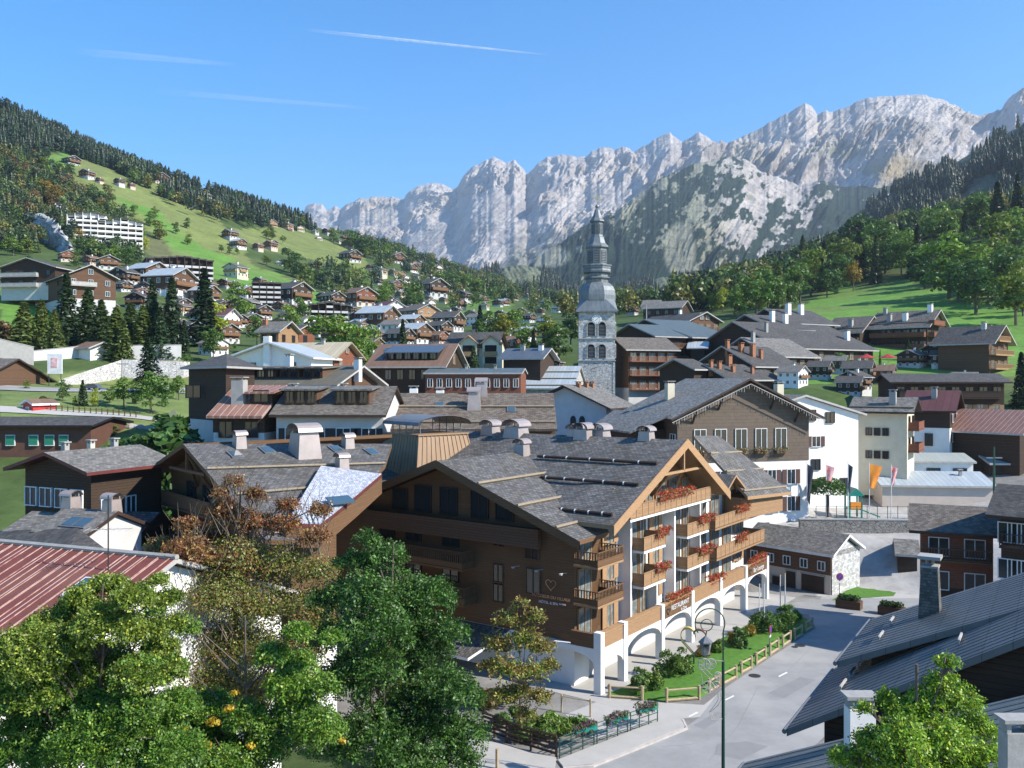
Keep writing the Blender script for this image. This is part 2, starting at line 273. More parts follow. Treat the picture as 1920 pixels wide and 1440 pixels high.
# far house placements: pixel of the base, width, style, ridge direction
FAR=[(155,334,28,'A',20,'white based chalet high on the left meadow just below the tree band'),(141,312,27,'C',-60,'grey roofed chalet immediately above the white based one on the high meadow'),(217,346,20,'C',30,'small dark chalet at the top meadow edge'),(241,352,13,'D',40,'tiny reddish hut right of the small dark chalet'),(305,346,32,'D',-55,'red brown barn with bright roof on the skyline of the left hill'),(372,366,22,'B',30,'honey chalet just under the left skyline'),(386,372,14,'A',40,'tiny house right of the honey chalet under the skyline'),(464,402,16,'A',30,'small white house near the end of the left skyline'),(422,448,30,'A',35,'white and brown chalet alone on the green meadow'),(455,467,26,'Mt',-60,'pale roofed house at the meadow foot left of the reddish group'),(478,468,20,'D',30,'reddish chalet in the meadow foot group'),(500,467,26,'D',30,'larger reddish chalet in the middle of the meadow foot group'),(515,463,20,'C',-40,'dark roofed chalet behind the reddish group'),(532,474,13,'A',30,'small white annex right of the reddish group'),
(513,428,24,'B',-50,'left one of two honey chalets on the skyline spur'),(533,430,22,'B',30,'right one of two honey chalets on the skyline spur'),(565,435,18,'E',-40,'cream house right of the two honey chalets'),(587,439,14,'Wt',30,'small white house on the spur crest'),(608,439,18,'A',30,'brown and white chalet on the spur crest'),(650,451,17,'D',-40,'reddish chalet at the spur end'),(645,464,20,'B',30,'honey chalet just below the spur end'),(600,452,14,'Wt',-40,'low pale house below the spur crest'),
(668,494,36,'C',-55,'long dark roofed farmhouse on the dry meadow'),(707,517,27,'E',25,'cream house with broad gable beside the bend'),(752,497,34,'A',-55,'grey roofed chalet pair above the bend'),(733,516,18,'B',30,'small honey chalet right of the cream gable house'),(755,520,18,'B',-30,'honey chalet second from the cream gable house'),(778,512,24,'Mt',-60,'pale roofed house over the pink house'),(802,532,27,'D',20,'pinkish red tall chalet at the right end of the upper hamlet'),(777,526,22,'E',30,'cream chalet left of the pinkish red one'),(826,512,20,'Wt',-60,'white house at the far right of the upper hamlet'),(750,548,36,'A',-45,'white chalet with grey roof and balcony mid slope'),(745,558,20,'B',30,'honey chalet under the white mid slope one'),(596,510,26,'D',-60,'grey roofed brown barn among trees'),(524,498,10,'Wt',0,'narrow white transformer tower among trees'),
(826,560,56,'C',-50,'wide dark chalet above the small green'),(860,565,34,'C',30,'dark chalet right of the wide dark one'),(828,568,18,'B',25,'small honey chalet beneath the wide dark one'),(800,566,14,'B',25,'tiny honey hut left of the small honey chalet'),(893,562,19,'Wt',20,'bright white gabled house right of the small green'),(913,568,18,'A',-40,'white based chalet beyond the bright gable'),(952,575,22,'Mt',-50,'pale roofed house half hidden by poplars'),(975,590,20,'A',20,'brown and white house before the poplars'),(1060,560,14,'A',30,'tiny chalet left of the tower on the far slope'),(985,560,16,'B',30,'tiny honey chalet far up the valley'),(1015,572,16,'Wt',30,'tiny white house far up the valley'),
(570,575,60,'C',-62,'long grey roofed house row at the foot of the green meadow'),(636,575,40,'C',-55,'dark house with white balconies right of the long row'),(690,578,58,'D',-50,'large red brown chalet row with many gables'),(664,604,26,'A',20,'white and red gabled house under the large red brown row'),(697,604,30,'D',-35,'dark red house right of the white and red gable'),(745,598,50,'R',-50,'tall white house with bright maroon roof'),(738,624,58,'Mt',-70,'broad low white building with pale green roof'),(806,612,64,'B',-45,'yellow roofed chalet with long eaves'),(836,602,34,'B',20,'orange gabled chalet right of the yellow roofed one'),(864,624,46,'C',-70,'grey roofed building left of the dark spruces'),(800,648,56,'Mt',-60,'pale metal roofed house left of the sand coloured apartments'),(728,648,40,'Mt',25,'pale roofed gabled house behind the spruce'),(760,634,40,'Wt',-70,'white house with flat grey roof'),(712,662,34,'A',-65,'grey roofed house left of the spruce'),
(15,528,46,'C',25,'dark chalet at the left edge above the white based one'),(130,492,36,'D',-40,'rust roofed chalet under the pale rock'),(160,497,30,'D',30,'reddish chalet with skylight under the pale rock'),(205,507,46,'A',-35,'long white lit house with red gable'),(232,520,26,'B',25,'orange wood house end right of the long white lit house'),(218,535,54,'C',20,'brown chalet with dark gable behind the firs'),(186,560,50,'C',-50,'grey roofed chalet half buried by firs'),(250,580,50,'C',10,'dark gabled chalet with white railings behind the firs'),(300,540,60,'Mt',-65,'pale roofed house below the dark balcony block'),(350,560,60,'Mt',-75,'teal roofed glass hall'),(402,570,40,'Mt',-70,'pale blue roofed shop'),(430,520,44,'E',25,'cream chalet with wide gable on the meadow foot'),(455,555,30,'Wt',-50,'white flat roofed house below the cream chalet'),(447,592,56,'A',10,'half timbered gabled house with white stripes'),(365,600,34,'A',20,'small black and white gabled chalet'),(370,640,50,'C',-60,'grey roofed house beside the pale render tower'),(440,628,46,'R',-80,'brown roofed villa with white base'),(435,645,50,'A',-60,'grey roofed villa below the brown roofed villa'),(415,668,30,'Wt',-60,'white house half hidden behind the pyramid roof'),
(1020,668,34,'C',30,'dark gabled house left of the tower foot'),(975,665,40,'D',-70,'red roofed house left of the dark gable'),(1030,700,44,'C',20,'dark gabled house just behind the church nave'),(1450,660,30,'C',-50,'dark house squeezed behind the lodges'),(1850,755,50,'C',-60,'dark cottage below the lit gable chalet'),(1640,722,60,'C',-60,'grey roofed house behind the cream house'),(1590,735,50,'C',50,'grey roofed house behind the plain white house'),(1700,690,50,'C',50,'dark gable in front of the long lodge'),(1750,685,60,'C',55,'dark gable right of its neighbour before the long lodge')]
EXT=[(350,585,34,'C',-60),(392,600,36,'D',-60),(420,612,30,'A',20),(470,560,32,'Mt',-60),(500,600,38,'C',-60),(520,585,32,'D',20),(480,615,40,'A',-50),(535,610,34,'E',25),(560,612,36,'C',-65),(585,622,40,'Wt',-60),(612,632,40,'C',-60),(640,640,40,'D',-60),(690,622,34,'Mt',-60),(710,612,34,'C',-60),(725,600,26,'A',20),(775,602,34,'C',-60),(790,622,40,'Mt',-65),(770,650,40,'C',-70),(840,632,40,'C',-60),(880,600,30,'B',25),(905,612,32,'Wt',-60),(935,598,26,'A',25),(960,618,30,'C',-60),(1000,640,36,'Mt',-60),(1045,632,30,'D',-60),(930,640,34,'C',-60),(985,690,40,'C',-60),(1015,612,22,'Wt',20),(870,580,24,'D',-60),(850,590,24,'A',20),(905,580,20,'E',20),(780,582,24,'D',-60),(812,580,24,'Wt',-60),(730,572,26,'C',-60),(700,556,22,'A',20),(675,560,24,'E',-60),(655,566,22,'D',20),(480,535,24,'A',25),(515,548,26,'C',-60),(460,525,22,'D',-60),(550,540,20,'A',20),(1070,612,20,'B',25),(1180,575,18,'A',-60),(1195,590,22,'C',-60),(320,575,36,'A',20),(270,560,30,'D',-50),(60,520,36,'D',30),(110,540,34,'C',-50),(150,520,30,'A',20),(270,520,26,'E',-60),(310,512,20,'Wt',-60),(1480,705,40,'C',-60),(1510,725,44,'Wt',-50),(1560,712,40,'C',-60),(1590,700,40,'A',-60),(1620,745,46,'C',-60),(1680,720,44,'D',-60),(1835,735,40,'Wt',-60),(1790,690,36,'C',-60),(1470,690,30,'D',-60),(355,540,26,'Wt',-60),(335,505,18,'A',20),(835,545,20,'E',20),(870,545,18,'C',-60),(790,505,16,'A',-60),(765,530,18,'Wt',-60),(620,445,12,'A',20),(545,436,12,'D',-50),(632,456,12,'Wt',20),(425,392,10,'D',20),(395,384,12,'B',-40),(350,360,12,'Wt',20),(182,342,12,'D',20)]
EXT+=[(40,552,30,'A',-50),(75,575,34,'D',20),(130,575,30,'C',-60),(150,548,28,'B',20),(175,600,36,'C',-60),(210,590,30,'D',-60),(240,548,28,'C',-60),(268,548,26,'A',20),(285,562,30,'D',-60),(330,590,30,'B',20),(305,600,28,'C',-60),(345,625,30,'D',-60),(385,625,34,'C',20),(400,585,24,'E',-60),(425,585,30,'C',-60),(475,580,30,'D',-50),(500,575,28,'A',20),(455,615,34,'C',-60),(495,630,34,'D',-60),(520,618,30,'B',20),(545,590,28,'D',20),(600,565,26,'C',20),(625,585,28,'A',-60),(650,590,30,'C',20),(575,598,26,'B',20),(620,612,28,'C',20),(665,622,30,'E',20),(680,640,36,'A',-60),(640,660,36,'C',-60),(700,640,30,'B',20),(722,585,26,'D',20),(745,578,24,'C',-60),(765,588,26,'B',20),(790,595,26,'A',20),(818,598,28,'D',-60),(850,612,34,'C',20),(835,648,36,'D',-60),(895,622,30,'C',20),(920,612,28,'E',-60),(940,618,28,'C',-60),(955,600,24,'D',20),(1000,605,24,'C',-60),(1030,610,24,'A',-60),(1040,585,20,'Wt',20),(930,575,22,'C',20),(1010,590,20,'D',20),(970,565,18,'A',-60),(870,558,18,'B',20),(735,548,18,'D',20),(715,535,18,'C',-60),(700,520,16,'A',20),(780,500,16,'B',-50),(815,500,16,'C',20),(845,530,18,'A',20),(690,505,14,'D',20),(560,555,22,'B',20),(530,565,24,'C',20),(445,545,24,'C',-60),(415,540,22,'A',20),(385,545,24,'D',20)]
# ---------------------------------------------------------------- terrain
hd=Vector((math.sin(R(35.66)),math.cos(R(35.66)),0)); hn=Vector((hd.y,-hd.x,0)); HC=P(1130,1305,59); HC.z=0
CP=[]   # control points x,y,z
def cpt(px,py,Y): p=P(px,py,Y); CP.append((p.x,p.y,p.z))
for q in [(100,295,650),(160,330,600),(260,360,620),(300,400,560),(400,500,450),(350,450,520),(480,440,640),(560,545,400),(620,470,700),(700,500,640),(640,440,860),(790,520,760),(-80,200,760),(0,205,800),(180,292,820),(300,338,860),(400,372,900),(480,398,930),(560,425,960),(740,470,1000),
  (30,575,235),(100,560,250),(200,520,300),(300,505,350),(200,440,470),(230,470,430),(60,420,450),(0,480,330),(0,350,560),(-200,500,300),(-300,600,200),
  (220,655,172),(340,660,175),(60,650,175),(-60,660,170),(150,668,160),(150,722,140),(300,700,150),(60,700,140),(0,765,105),(100,770,108),(250,772,112),(330,745,125),(240,850,92),(-100,760,105),(0,890,88),(100,890,88),(200,885,88),(-80,890,88),(280,800,100),
  (450,640,215),(550,600,290),(700,600,330),(600,560,380),(500,540,360),(800,600,370),(800,560,560),(900,565,640),(720,535,600),(1000,600,400),(1100,590,520),(960,565,900),(1050,568,1150),(1200,568,1150),(1000,665,220),(700,670,190),(850,700,175),(900,640,260),(1150,690,200),
  (1500,610,240),(1400,660,205),(1290,660,215),(1600,560,320),(1700,530,350),(1900,585,250),(1940,650,200),(1800,705,168),(1620,680,190),(1500,720,150),(1340,572,420),(1450,545,440),(1600,482,470),(1750,430,500),(1920,398,500),(2200,360,480),(1230,590,350),(1250,575,600),(1350,555,650),(2200,560,230),
  (1125,800,170),(950,790,150),(1050,800,125),(1200,770,150),(1350,800,140),(1560,760,140),(1700,760,150),(1870,770,150),(1650,855,128),(1850,850,128),
  (1560,968,104),(1700,968,104),(1800,968,104),(1380,985,96),(1500,985,98),(1900,960,100)]: cpt(*q)
for x,y,z in [(15,92,.6),(25,95,1.5),(36,92,2.2),(46,80,3),(50,60,3),(40,40,2),(0,100,3.0),(-20,85,4.5),(-32,72,6.5),(-12,60,2.5),(-25,45,4.5),(-40,50,7),(-12,35,2),(-30,25,5),(0,10,3),(20,10,3),(-60,20,9),(60,20,6),(0,-20,4),(70,90,9),(85,130,14),(-8,110,6.5),(-22,110,8),(20,112,7),(-50,85,11),(10,128,12),(45,118,7)]: CP.append((x,y,z))
CP=np.array(CP,float)
def _k(d): return np.sqrt(d*d+64.)
_sc=1.0
D=np.hypot(CP[:,None,0]-CP[None,:,0],CP[:,None,1]-CP[None,:,1]); n_=len(CP)
A_=np.zeros((n_+3,n_+3)); A_[:n_,:n_]=_k(D)-np.eye(n_)*1.5; A_[:n_,n_]=1; A_[:n_,n_+1:]=CP[:,:2]/100; A_[n_,:n_]=1; A_[n_+1:,:n_]=CP[:,:2].T/100
WT=np.linalg.solve(A_,np.concatenate([CP[:,2],[0,0,0]]))
def smooth(a,b,x): t=np.clip((x-a)/(b-a),0,1); return t*t*(3-2*t)
def ter(x,y):
    x=np.asarray(x,float); y=np.asarray(y,float); sh=x.shape; x=x.ravel(); y=y.ravel(); z=np.empty_like(x)
    for i in range(0,len(x),20000):
        xx=x[i:i+20000]; yy=y[i:i+20000]; d=np.hypot(xx[:,None]-CP[None,:,0],yy[:,None]-CP[None,:,1]); z[i:i+20000]=_k(d)@WT[:n_]+WT[n_]+xx/100*WT[n_+1]+yy/100*WT[n_+2]
    u=(x-HC.x)*hd.x+(y-HC.y)*hd.y; v=(x-HC.x)*hn.x+(y-HC.y)*hn.y
    dx=np.maximum(np.maximum(-24-u,u-33),0); dy=np.maximum(np.maximum(-22-v,v-17),0); d=np.hypot(dx,dy); dx2=np.maximum(np.maximum(-24-u,u-41.5),0); dy2=np.maximum(np.maximum(-1-v,v-18),0); d=np.minimum(d,np.hypot(dx2,dy2))
    m=smooth(0,8,d); return (z*m).reshape(sh)
def tz(x,y): return float(ter(np.array([x]),np.array([y]))[0])
_YS=np.geomspace(30,2500,420)
def hit(px,py,Y0=60):
    k=(px-CX)/F; Ys=_YS[_YS>Y0]; g=ter(k*Ys,Ys); r=H-(py-CY)/F*Ys; i=np.argmax(g>=r)
    if not (g>=r).any(): i=int(np.argmin(r-g)); return Vector((k*Ys[i],Ys[i],g[i]))
    if i>0:
        a=r[i-1]-g[i-1]; b=g[i]-r[i]; t=a/(a+b+1e-9); Yh=Ys[i-1]+(Ys[i]-Ys[i-1])*t
    else: Yh=Ys[0]
    return Vector((k*Yh,Yh,tz(k*Yh,Yh)))
# terrain sheet on a polar grid
az=np.radians(np.linspace(-52,52,560)); rr=np.concatenate([np.linspace(-18,20,10),np.geomspace(21,1500,430)])
Yg=np.repeat(rr[:,None],560,1); Xg=np.tan(az)[None,:]*(np.maximum(Yg,0)+12)
Zg=ter(Xg,Yg); far=smooth(60,300,Yg); Zg=Zg+far*(fbm(Xg/60,Yg/60,4)-.5)*5*smooth(250,700,Yg)
fade=smooth(1000,1450,Yg); Zg=Zg-fade*60
pxv,pyv=project(Xg,np.maximum(Yg,1),Zg)
c=np.zeros(Xg.shape+(3,)); c[:]=(.062,.095,.028)
def paint(mask,col,k=1.): c[mask]=c[mask]*(1-k)+np.array(col)*k
nz=fbm(Xg/25,Yg/25,4); nz2=fbm(Xg/7+9,Yg/7,4)
mixv0=lambda c,m,col: c*(1-np.clip(m,0,1)[...,None])+col*np.clip(m,0,1)[...,None]
warp=(nz-.5)*40
def zone(poly,col,Ymin,Ymax,k=1.):
    sc_=np.clip(Yg/400,.2,1); m=inpoly(pxv+warp*sc_*.6,pyv+(nz2-.5)*14*sc_,poly)&(Yg>Ymin)&(Yg<Ymax); paint(m,col,k)
olive=(.165,.195,.06); green=(.115,.225,.04); dry=(.19,.17,.085)
zone([(90,285),(180,300),(300,345),(400,400),(480,500),(620,560),(540,560),(430,520),(300,450),(200,380),(110,330)],olive,250,950)
zone([(60,285),(135,290),(150,312),(80,312)],green,250,1200)
zone([(160,350),(300,400),(420,500),(600,548),(640,600),(560,560),(450,520),(430,520),(330,470),(260,400)],green,200,1200)
zone([(300,440),(420,480),(520,510),(620,560),(560,570),(420,530),(330,490)],green,200,1200)
zone([(260,430),(330,470),(360,480),(300,500),(270,470)],dry,200,1200,.5)
zone([(420,430),(560,425),(680,480),(700,510),(600,490),(500,470)],olive,400,1300)
zone([(1380,640),(1480,585),(1560,545),(1700,525),(1960,590),(2100,700),(1500,720)],green,140,420)
zone([(1240,640),(1330,640),(1290,700),(1180,700)],green,120,300)
zone([(0,540),(120,560),(160,600),(0,620)],green,120,300)
zone([(0,700),(440,690),(440,800),(0,800)],(.13,.17,.055),95,200)
zone([(100,705),(350,670),(360,720),(130,740)],olive,100,200)
zone([(205,785),(350,780),(350,880),(205,900)],olive,60,110)
zone([(840,560),(960,560),(960,620),(840,600)],green,300,900,.6)
near=(Yg<60)|((Yg<135)&(Xg>-38)); paint(near,(.21,.20,.185)); paint((Yg>84)&(Yg<125)&(Xg>30)&(Xg<62),(.36,.345,.32))
paint((Yg<50)&(Xg<-4),(.05,.075,.025))
st_=fbm(Xg/9+Yg/40,Yg/3,4); c*= (0.62+.45*nz2+.35*st_)[...,None]; dr_=smooth(.55,.72,nz)*.3*(Yg>140); c=mixv0(c,dr_,np.array((.17,.165,.07)))
idx=np.arange(Yg.size).reshape(Yg.shape); Q=np.stack([idx[:-1,:-1],idx[:-1,1:],idx[1:,1:],idx[1:,:-1]],-1).reshape(-1,4)
def attrmat(name,bump=.4,ns=.5,det=(.75,1.25),rough=.95,dist=.3):
    m,n,b=nodes(name); L=n.links; a=Nn(n,'ShaderNodeVertexColor',layer_name='Col'); tc=Nn(n,'ShaderNodeTexCoord'); z=Nn(n,'ShaderNodeTexNoise'); z.inputs['Scale'].default_value=ns; z.inputs['Detail'].default_value=8; z.inputs['Roughness'].default_value=.7; L.new(tc.outputs['Object'],z.inputs['Vector'])
    r=Nn(n,'ShaderNodeMapRange'); r.inputs[1].default_value=.3; r.inputs[2].default_value=.7; r.inputs[3].default_value=det[0]; r.inputs[4].default_value=det[1]; L.new(z.outputs[0],r.inputs[0])
    h=Nn(n,'ShaderNodeHueSaturation'); L.new(a.outputs[0],h.inputs['Color']); L.new(r.outputs[0],h.inputs['Value']); L.new(h.outputs[0],b.inputs['Base Color']); b.inputs['Roughness'].default_value=rough; b.inputs['Specular IOR Level'].default_value=.15
    bp=Nn(n,'ShaderNodeBump'); bp.inputs['Strength'].default_value=bump; bp.inputs['Distance'].default_value=dist; L.new(z.outputs[0],bp.inputs['Height']); L.new(bp.outputs[0],b.inputs['Normal']); return m
tm=fast('terrain',np.stack([Xg,Yg,Zg],-1).reshape(-1,3),Q,[attrmat('meadow_and_soil')],col=c.reshape(-1,3),smooth=True)
tag(link(tm,'terrain'),kind='structure')
# ---------------------------------------------------------------- mountains
ROCKM=attrmat('limestone_and_alpine_turf',bump=.8,ns=.02,det=(.6,1.3),dist=30)
def relief(name,crest,base,nu,nv,amp,prof=1.,jag=2.5,seed=0,colf=None,backdrop=1500,zamp=.5,scale=230.,shear=.9):
    cx=np.array([q[0] for q in crest],float); bx=np.array([q[0] for q in base],float)
    u=np.linspace(cx[0],cx[-1],nu); g=lambda xs,arr,i: np.interp(u,xs,[q[i] for q in arr])
    cpy=g(cx,crest,1); cY=g(cx,crest,2); bpy=g(bx,base,1); bY=g(bx,base,2)
    cpy=cpy+(fbm(u/9.+seed,u*0+seed,4,.6)-.5)*2*jag
    t=np.linspace(0,1,nv)**.9; T=t[:,None]
    CXw=(u-CX)/F*cY; CZ=H-(cpy-CY)/F*cY; BXw=(u-CX)/F*bY; BZ=H-(bpy-CY)/F*bY
    X=BXw+(CXw-BXw)*T; Yv=bY+(cY-bY)*T; Z=BZ+(CZ-BZ)*T**prof
    s=u[None,:]*3.2+0*T; hh=Z
    a=(s+hh*shear)/scale; b=(hh-s*.25)/(scale*3.4)
    r0=fbm(a*.4+seed,b*.5+seed,3,.5,True); wq=fbm(s/520.+seed,hh/520.,3); r1=fbm(a+seed+r0*.6+wq*3.2,b+seed*2+wq*1.2,6,.62,True); r2=fbm(a*2.7+5,b*3.6+seed,5,.6,True)
    r3=fbm(X/70+seed,(Z+Yv*.4)/70,5,.65)
    d=(r1-.55)*1.5+(r2-.55)*.5+(r0-.55)*.8+(r3-.5)*.4
    win=np.clip(T*6,0,1)*np.clip((1-T)*9,.0,1)
    win=win*(.38+1.0*smooth(.42,.62,fbm(s/330.+seed*3,hh/260.+2,3)))
    X=X; Yv=Yv-d*amp*win; Z=Z+d*amp*zamp*win
    # back side
    nb=6; tb=np.linspace(0,1,nb+1)[1:][:,None]; Xb=CXw*(1+tb*backdrop/cY); Yb=cY+tb*backdrop; Zb=CZ-tb*(CZ-BZ)*.8
    X=np.vstack([X,Xb]); Yv=np.vstack([Yv,Yb]); Z=np.vstack([Z,Zb]); d=np.vstack([d,np.zeros(Xb.shape)])
    TT=np.vstack([np.repeat(T,nu,1),np.ones(Xb.shape)]); px,py=project(X,Yv,Z)
    c=colf(px,py,TT,d,X,Yv,Z)
    idx=np.arange(X.size).reshape(X.shape); Q=np.stack([idx[:-1,:-1],idx[:-1,1:],idx[1:,1:],idx[1:,:-1]],-1).reshape(-1,4)
    me=fast(name,np.stack([X,Yv,Z],-1).reshape(-1,3),Q,[ROCKM],col=c.reshape(-1,3),smooth=False)
    tag(link(me,name),kind='structure'); return X,Yv,Z,px,py,c
rock=np.array((.53,.475,.425)); rockd=np.array((.34,.31,.29)); scree=np.array((.50,.455,.415)); turf=np.array((.29,.28,.20)); turfg=np.array((.21,.23,.14)); tan_=np.array((.34,.27,.15)); wood_=np.array((.024,.044,.028))
def mixv(c,m,col): m=np.clip(m,0,1)[...,None]; return c*(1-m)+col*m
def colA(px,py,T,d,X,Y,Z):
    n1=fbm(px/55,py/40,5); n2=fbm(px/14+3,py/14,4,.6); n3=fbm((px+py*.75)/22,(py-px*.1)/110+5,5,.6,True)
    c=np.zeros(px.shape+(3,)); c[:]=rock; c=mixv(c,smooth(.5,.72,n3)*.8,rockd); n5=fbm((px+py*.7)/6,(py-px*.1)/30,4,.6,True); c=mixv(c,smooth(.62,.85,n5)*.5,rockd*.9); c=mixv(c,smooth(.5,.62,n1)*.7,scree)
    hgt=(np.interp(px,[560,800,1000,1200,1400,1600,1920],[520,500,440,400,420,350,300])-py) # >0 above that line
    c=mixv(c,smooth(10,-45,hgt+(n1-.5)*90)*.85*smooth(.62,.4,n2),turf)
    m=smooth(0,-50,hgt+(n1-.5)*110)*smooth(.50,.60,n2*.6+n1*.4+.06); c=mixv(c,m,wood_)
    # grassy plateau under the broad summit
    m=smooth(70,20,np.abs(px-1690)*.55+np.abs(py-318)*1.6)*smooth(.35,.6,n1*.5+n2*.5+.1); c=mixv(c,m*.9,tan_)
    m=smooth(60,0,np.abs(px-1580)*.5+np.abs(py-282)*2)*.7; c=mixv(c,m,turfg)
    m=smooth(60,10,np.abs(px-1400)*.8+np.abs(py-300)*.7)*.6; c=mixv(c,m,turf)
    m=smooth(40,5,np.abs(px-700)*.5+np.abs(py-395)*1)*.3; c=mixv(c,m,tan_)
    return c*(0.9+.2*n2)[...,None]
crA=[(470,430,9000),(488,398,9000),(503,379,9000),(520,392,9000),(540,425,9000),(556,420,8600),(566,408,8300),(574,386,8200),(590,381,8100),(604,382,8000),(612,394,7900),(628,386,7900),(640,391,7800),(652,382,7700),(675,372,7600),(700,370,7500),(742,369,7300),(757,373,7200),(765,360,7100),(790,346,7000),(815,342,6900),(832,344,6800),(848,354,6700),(858,350,6600),(868,330,6500),(885,312,6400),(905,304,6350),(925,294,6300),(938,298,6250),(950,306,6200),(966,300,6150),(976,312,6100),(988,326,6050),(1003,312,6000),(1022,296,5950),(1045,290,5900),(1075,292,5850),(1098,294,5800),(1108,284,5750),(1130,276,5700),(1152,281,5650),(1168,275,5600),(1185,283,5550),(1205,276,5500),(1222,264,5450),(1240,254,5400),(1256,247,5350),(1268,256,5300),(1280,266,5250),(1295,256,5200),(1310,248,5150),(1326,256,5100),(1345,270,5050),(1355,274,5000),(1380,262,4950),(1405,250,4900),(1440,231,4850),(1470,214,4800),(1490,204,4750),(1510,194,4700),(1520,198,4700),(1533,214,4650),(1546,207,4600),(1562,209,4600),(1578,204,4550),(1596,197,4550),(1625,184,4500),(1660,180,4450),(1730,177,4400),(1750,183,4380),(1780,192,4350),(1800,202,4300),(1815,214,4300),(1838,216,4250),(1860,212,4250),(1878,205,4200),(1884,192,4200),(1900,177,4150),(1920,168,4100),(1960,140,4050),(2080,110,3900),(2400,90,3700)]
baA=[(470,560,6500),(700,560,4800),(900,590,3600),(1100,600,3000),(1300,600,2700),(1500,560,2500),(1700,480,2400),(1920,420,2200),(2400,400,2000)]
relief('mountain_range',crA,baA,1300,400,120,prof=1.15,jag=3.6,seed=3,colf=colA,shear=-.5)
def colB(px,py,T,d,X,Y,Z):
    n1=fbm(px/60+4,py/60,5); n2=fbm(px/16+8,py/16,5,.6); n3=fbm((px+py*.75)/20,(py-px*.3)/45+5,5,.6,True); c=np.zeros(px.shape+(3,)); c[:]=turf*.6+turfg*.4; c=mixv(c,smooth(.42,.6,n1)*.6,turf*1.12)
    top=py-np.interp(px,[860,1100,1240,1340,1385,1500,1600,1700,1800,1900],[585,421,336,300,292,350,350,352,312,250])
    rk=np.clip(smooth(1290,1420,px)*1.1,0,1)*smooth(.36,.5,n2*.45+n1*.3+n3*.25+.06*smooth(120,0,top)); c=mixv(c,rk*.95,rock*.85+rockd*.1); c=mixv(c,rk*smooth(.55,.8,n3)*.6,rockd)
    m=smooth(55,15,np.abs(px-1690)*.5+np.abs(py-322)*1.8)*smooth(.35,.55,n1*.5+n2*.5+.08); c=mixv(c,m*.9,tan_)
    fl=np.interp(px,[860,1100,1200,1350,1500,1640,1800],[560,520,470,500,455,400,340])
    n4=fbm((px+py*.5)/30+2,py/50,5,.6); n6=fbm(px/8+3,py/8,3)
    m=smooth(.50,.54,n4*.7+n6*.3+.20*smooth(-120,50,py-fl)-.035*smooth(1300,1450,px)); c=mixv(c,m,wood_)
    m=smooth(1.,.7,np.hypot((px-1190-(455-py)*.35)/34,(py-445)/105)); c=mixv(c,m*smooth(.35,.48,n6),wood_)
    m=smooth(1.,.6,np.hypot((px-1030)/46,(py-480)/26)); c=mixv(c,m*.9,turf*1.2)
    m=smooth(1.,.7,np.hypot((px-1275)/34,(py-470)/60)); c=mixv(c,m*.8,turf*1.05)
    return c*(0.85+.3*n2)[...,None]
crB=[(860,585,2300),(930,560,2350),(960,530,2400),(990,497,2450),(1020,472,2500),(1060,450,2550),(1100,421,2650),(1130,408,2700),(1160,393,2750),(1200,360,2850),(1240,334,2950),(1290,311,3050),(1340,299,3150),(1375,292,3250),(1400,300,3300),(1430,322,3300),(1470,336,3300),(1500,350,3300),(1540,338,3300),(1580,352,3300),(1640,346,3250),(1700,352,3200),(1750,340,3150),(1800,312,3100),(1860,272,3050),(1900,240,3000),(2000,220,2900)]
baB=[(860,620,1500),(1100,610,1450),(1300,600,1450),(1500,590,1500),(1700,560,1600),(1900,520,1700),(2000,500,1700)]
relief('lower_slopes',crB,baB,800,300,30,prof=1.05,jag=4.,seed=11,colf=colB,backdrop=900,scale=130.,shear=-.6)
def colC(px,py,T,d,X,Y,Z):
    n1=fbm(px/50+14,py/50,5); n2=fbm(px/12+8,py/12,5,.6); c=np.zeros(px.shape+(3,)); c[:]=wood_*1.2; c=mixv(c,smooth(.55,.68,n1)*.8,turfg*.8)
    m=smooth(26,6,py-np.interp(px,[1250,1400,1560,1700,1830,1920],[570,522,432,352,282,234])+(n1-.5)*30)*smooth(1300,1560,px)*smooth(.42,.55,n2); c=mixv(c,m*.8,turf*1.1)
    return c
crC=[(1180,600,2000),(1250,577,1900),(1300,560,1850),(1400,520,1750),(1480,474,1650),(1560,432,1550),(1620,395,1480),(1700,352,1400),(1760,322,1330),(1830,283,1260),(1880,254,1220),(1920,233,1180),(2000,190,1120),(2300,120,1000)]
baC=[(1180,610,1200),(1400,585,900),(1600,540,760),(1800,480,680),(2000,450,620),(2300,420,600)]
C_=relief('forested_ridge',crC,baC,420,170,26,prof=1.,jag=1.5,seed=21,colf=colC,backdrop=600,scale=200.)
def colD(px,py,T,d,X,Y,Z):
    n1=fbm(px/40+24,py/30,5); n2=fbm(px/12+1,py/12,5,.6); c=np.zeros(px.shape+(3,)); c[:]=turfg*.9; c=mixv(c,smooth(.47,.53,n1),wood_)
    return c*(0.85+.3*n2)[...,None]
crD=[(800,560,1500),(840,540,1550),(880,535,1600),(915,512,1650),(950,500,1700),(985,497,1700),(1015,510,1700),(1050,535,1650),(1100,552,1600),(1160,548,1600),(1220,530,1650),(1300,520,1700),(1380,512,1700),(1450,500,1650),(1560,480,1600)]
baD=[(800,600,1150),(1000,590,1120),(1300,585,1120),(1560,580,1120)]
D_=relief('wooded_foothill',crD,baD,420,90,22,prof=.9,jag=1.2,seed=31,colf=colD,backdrop=300,scale=160.)
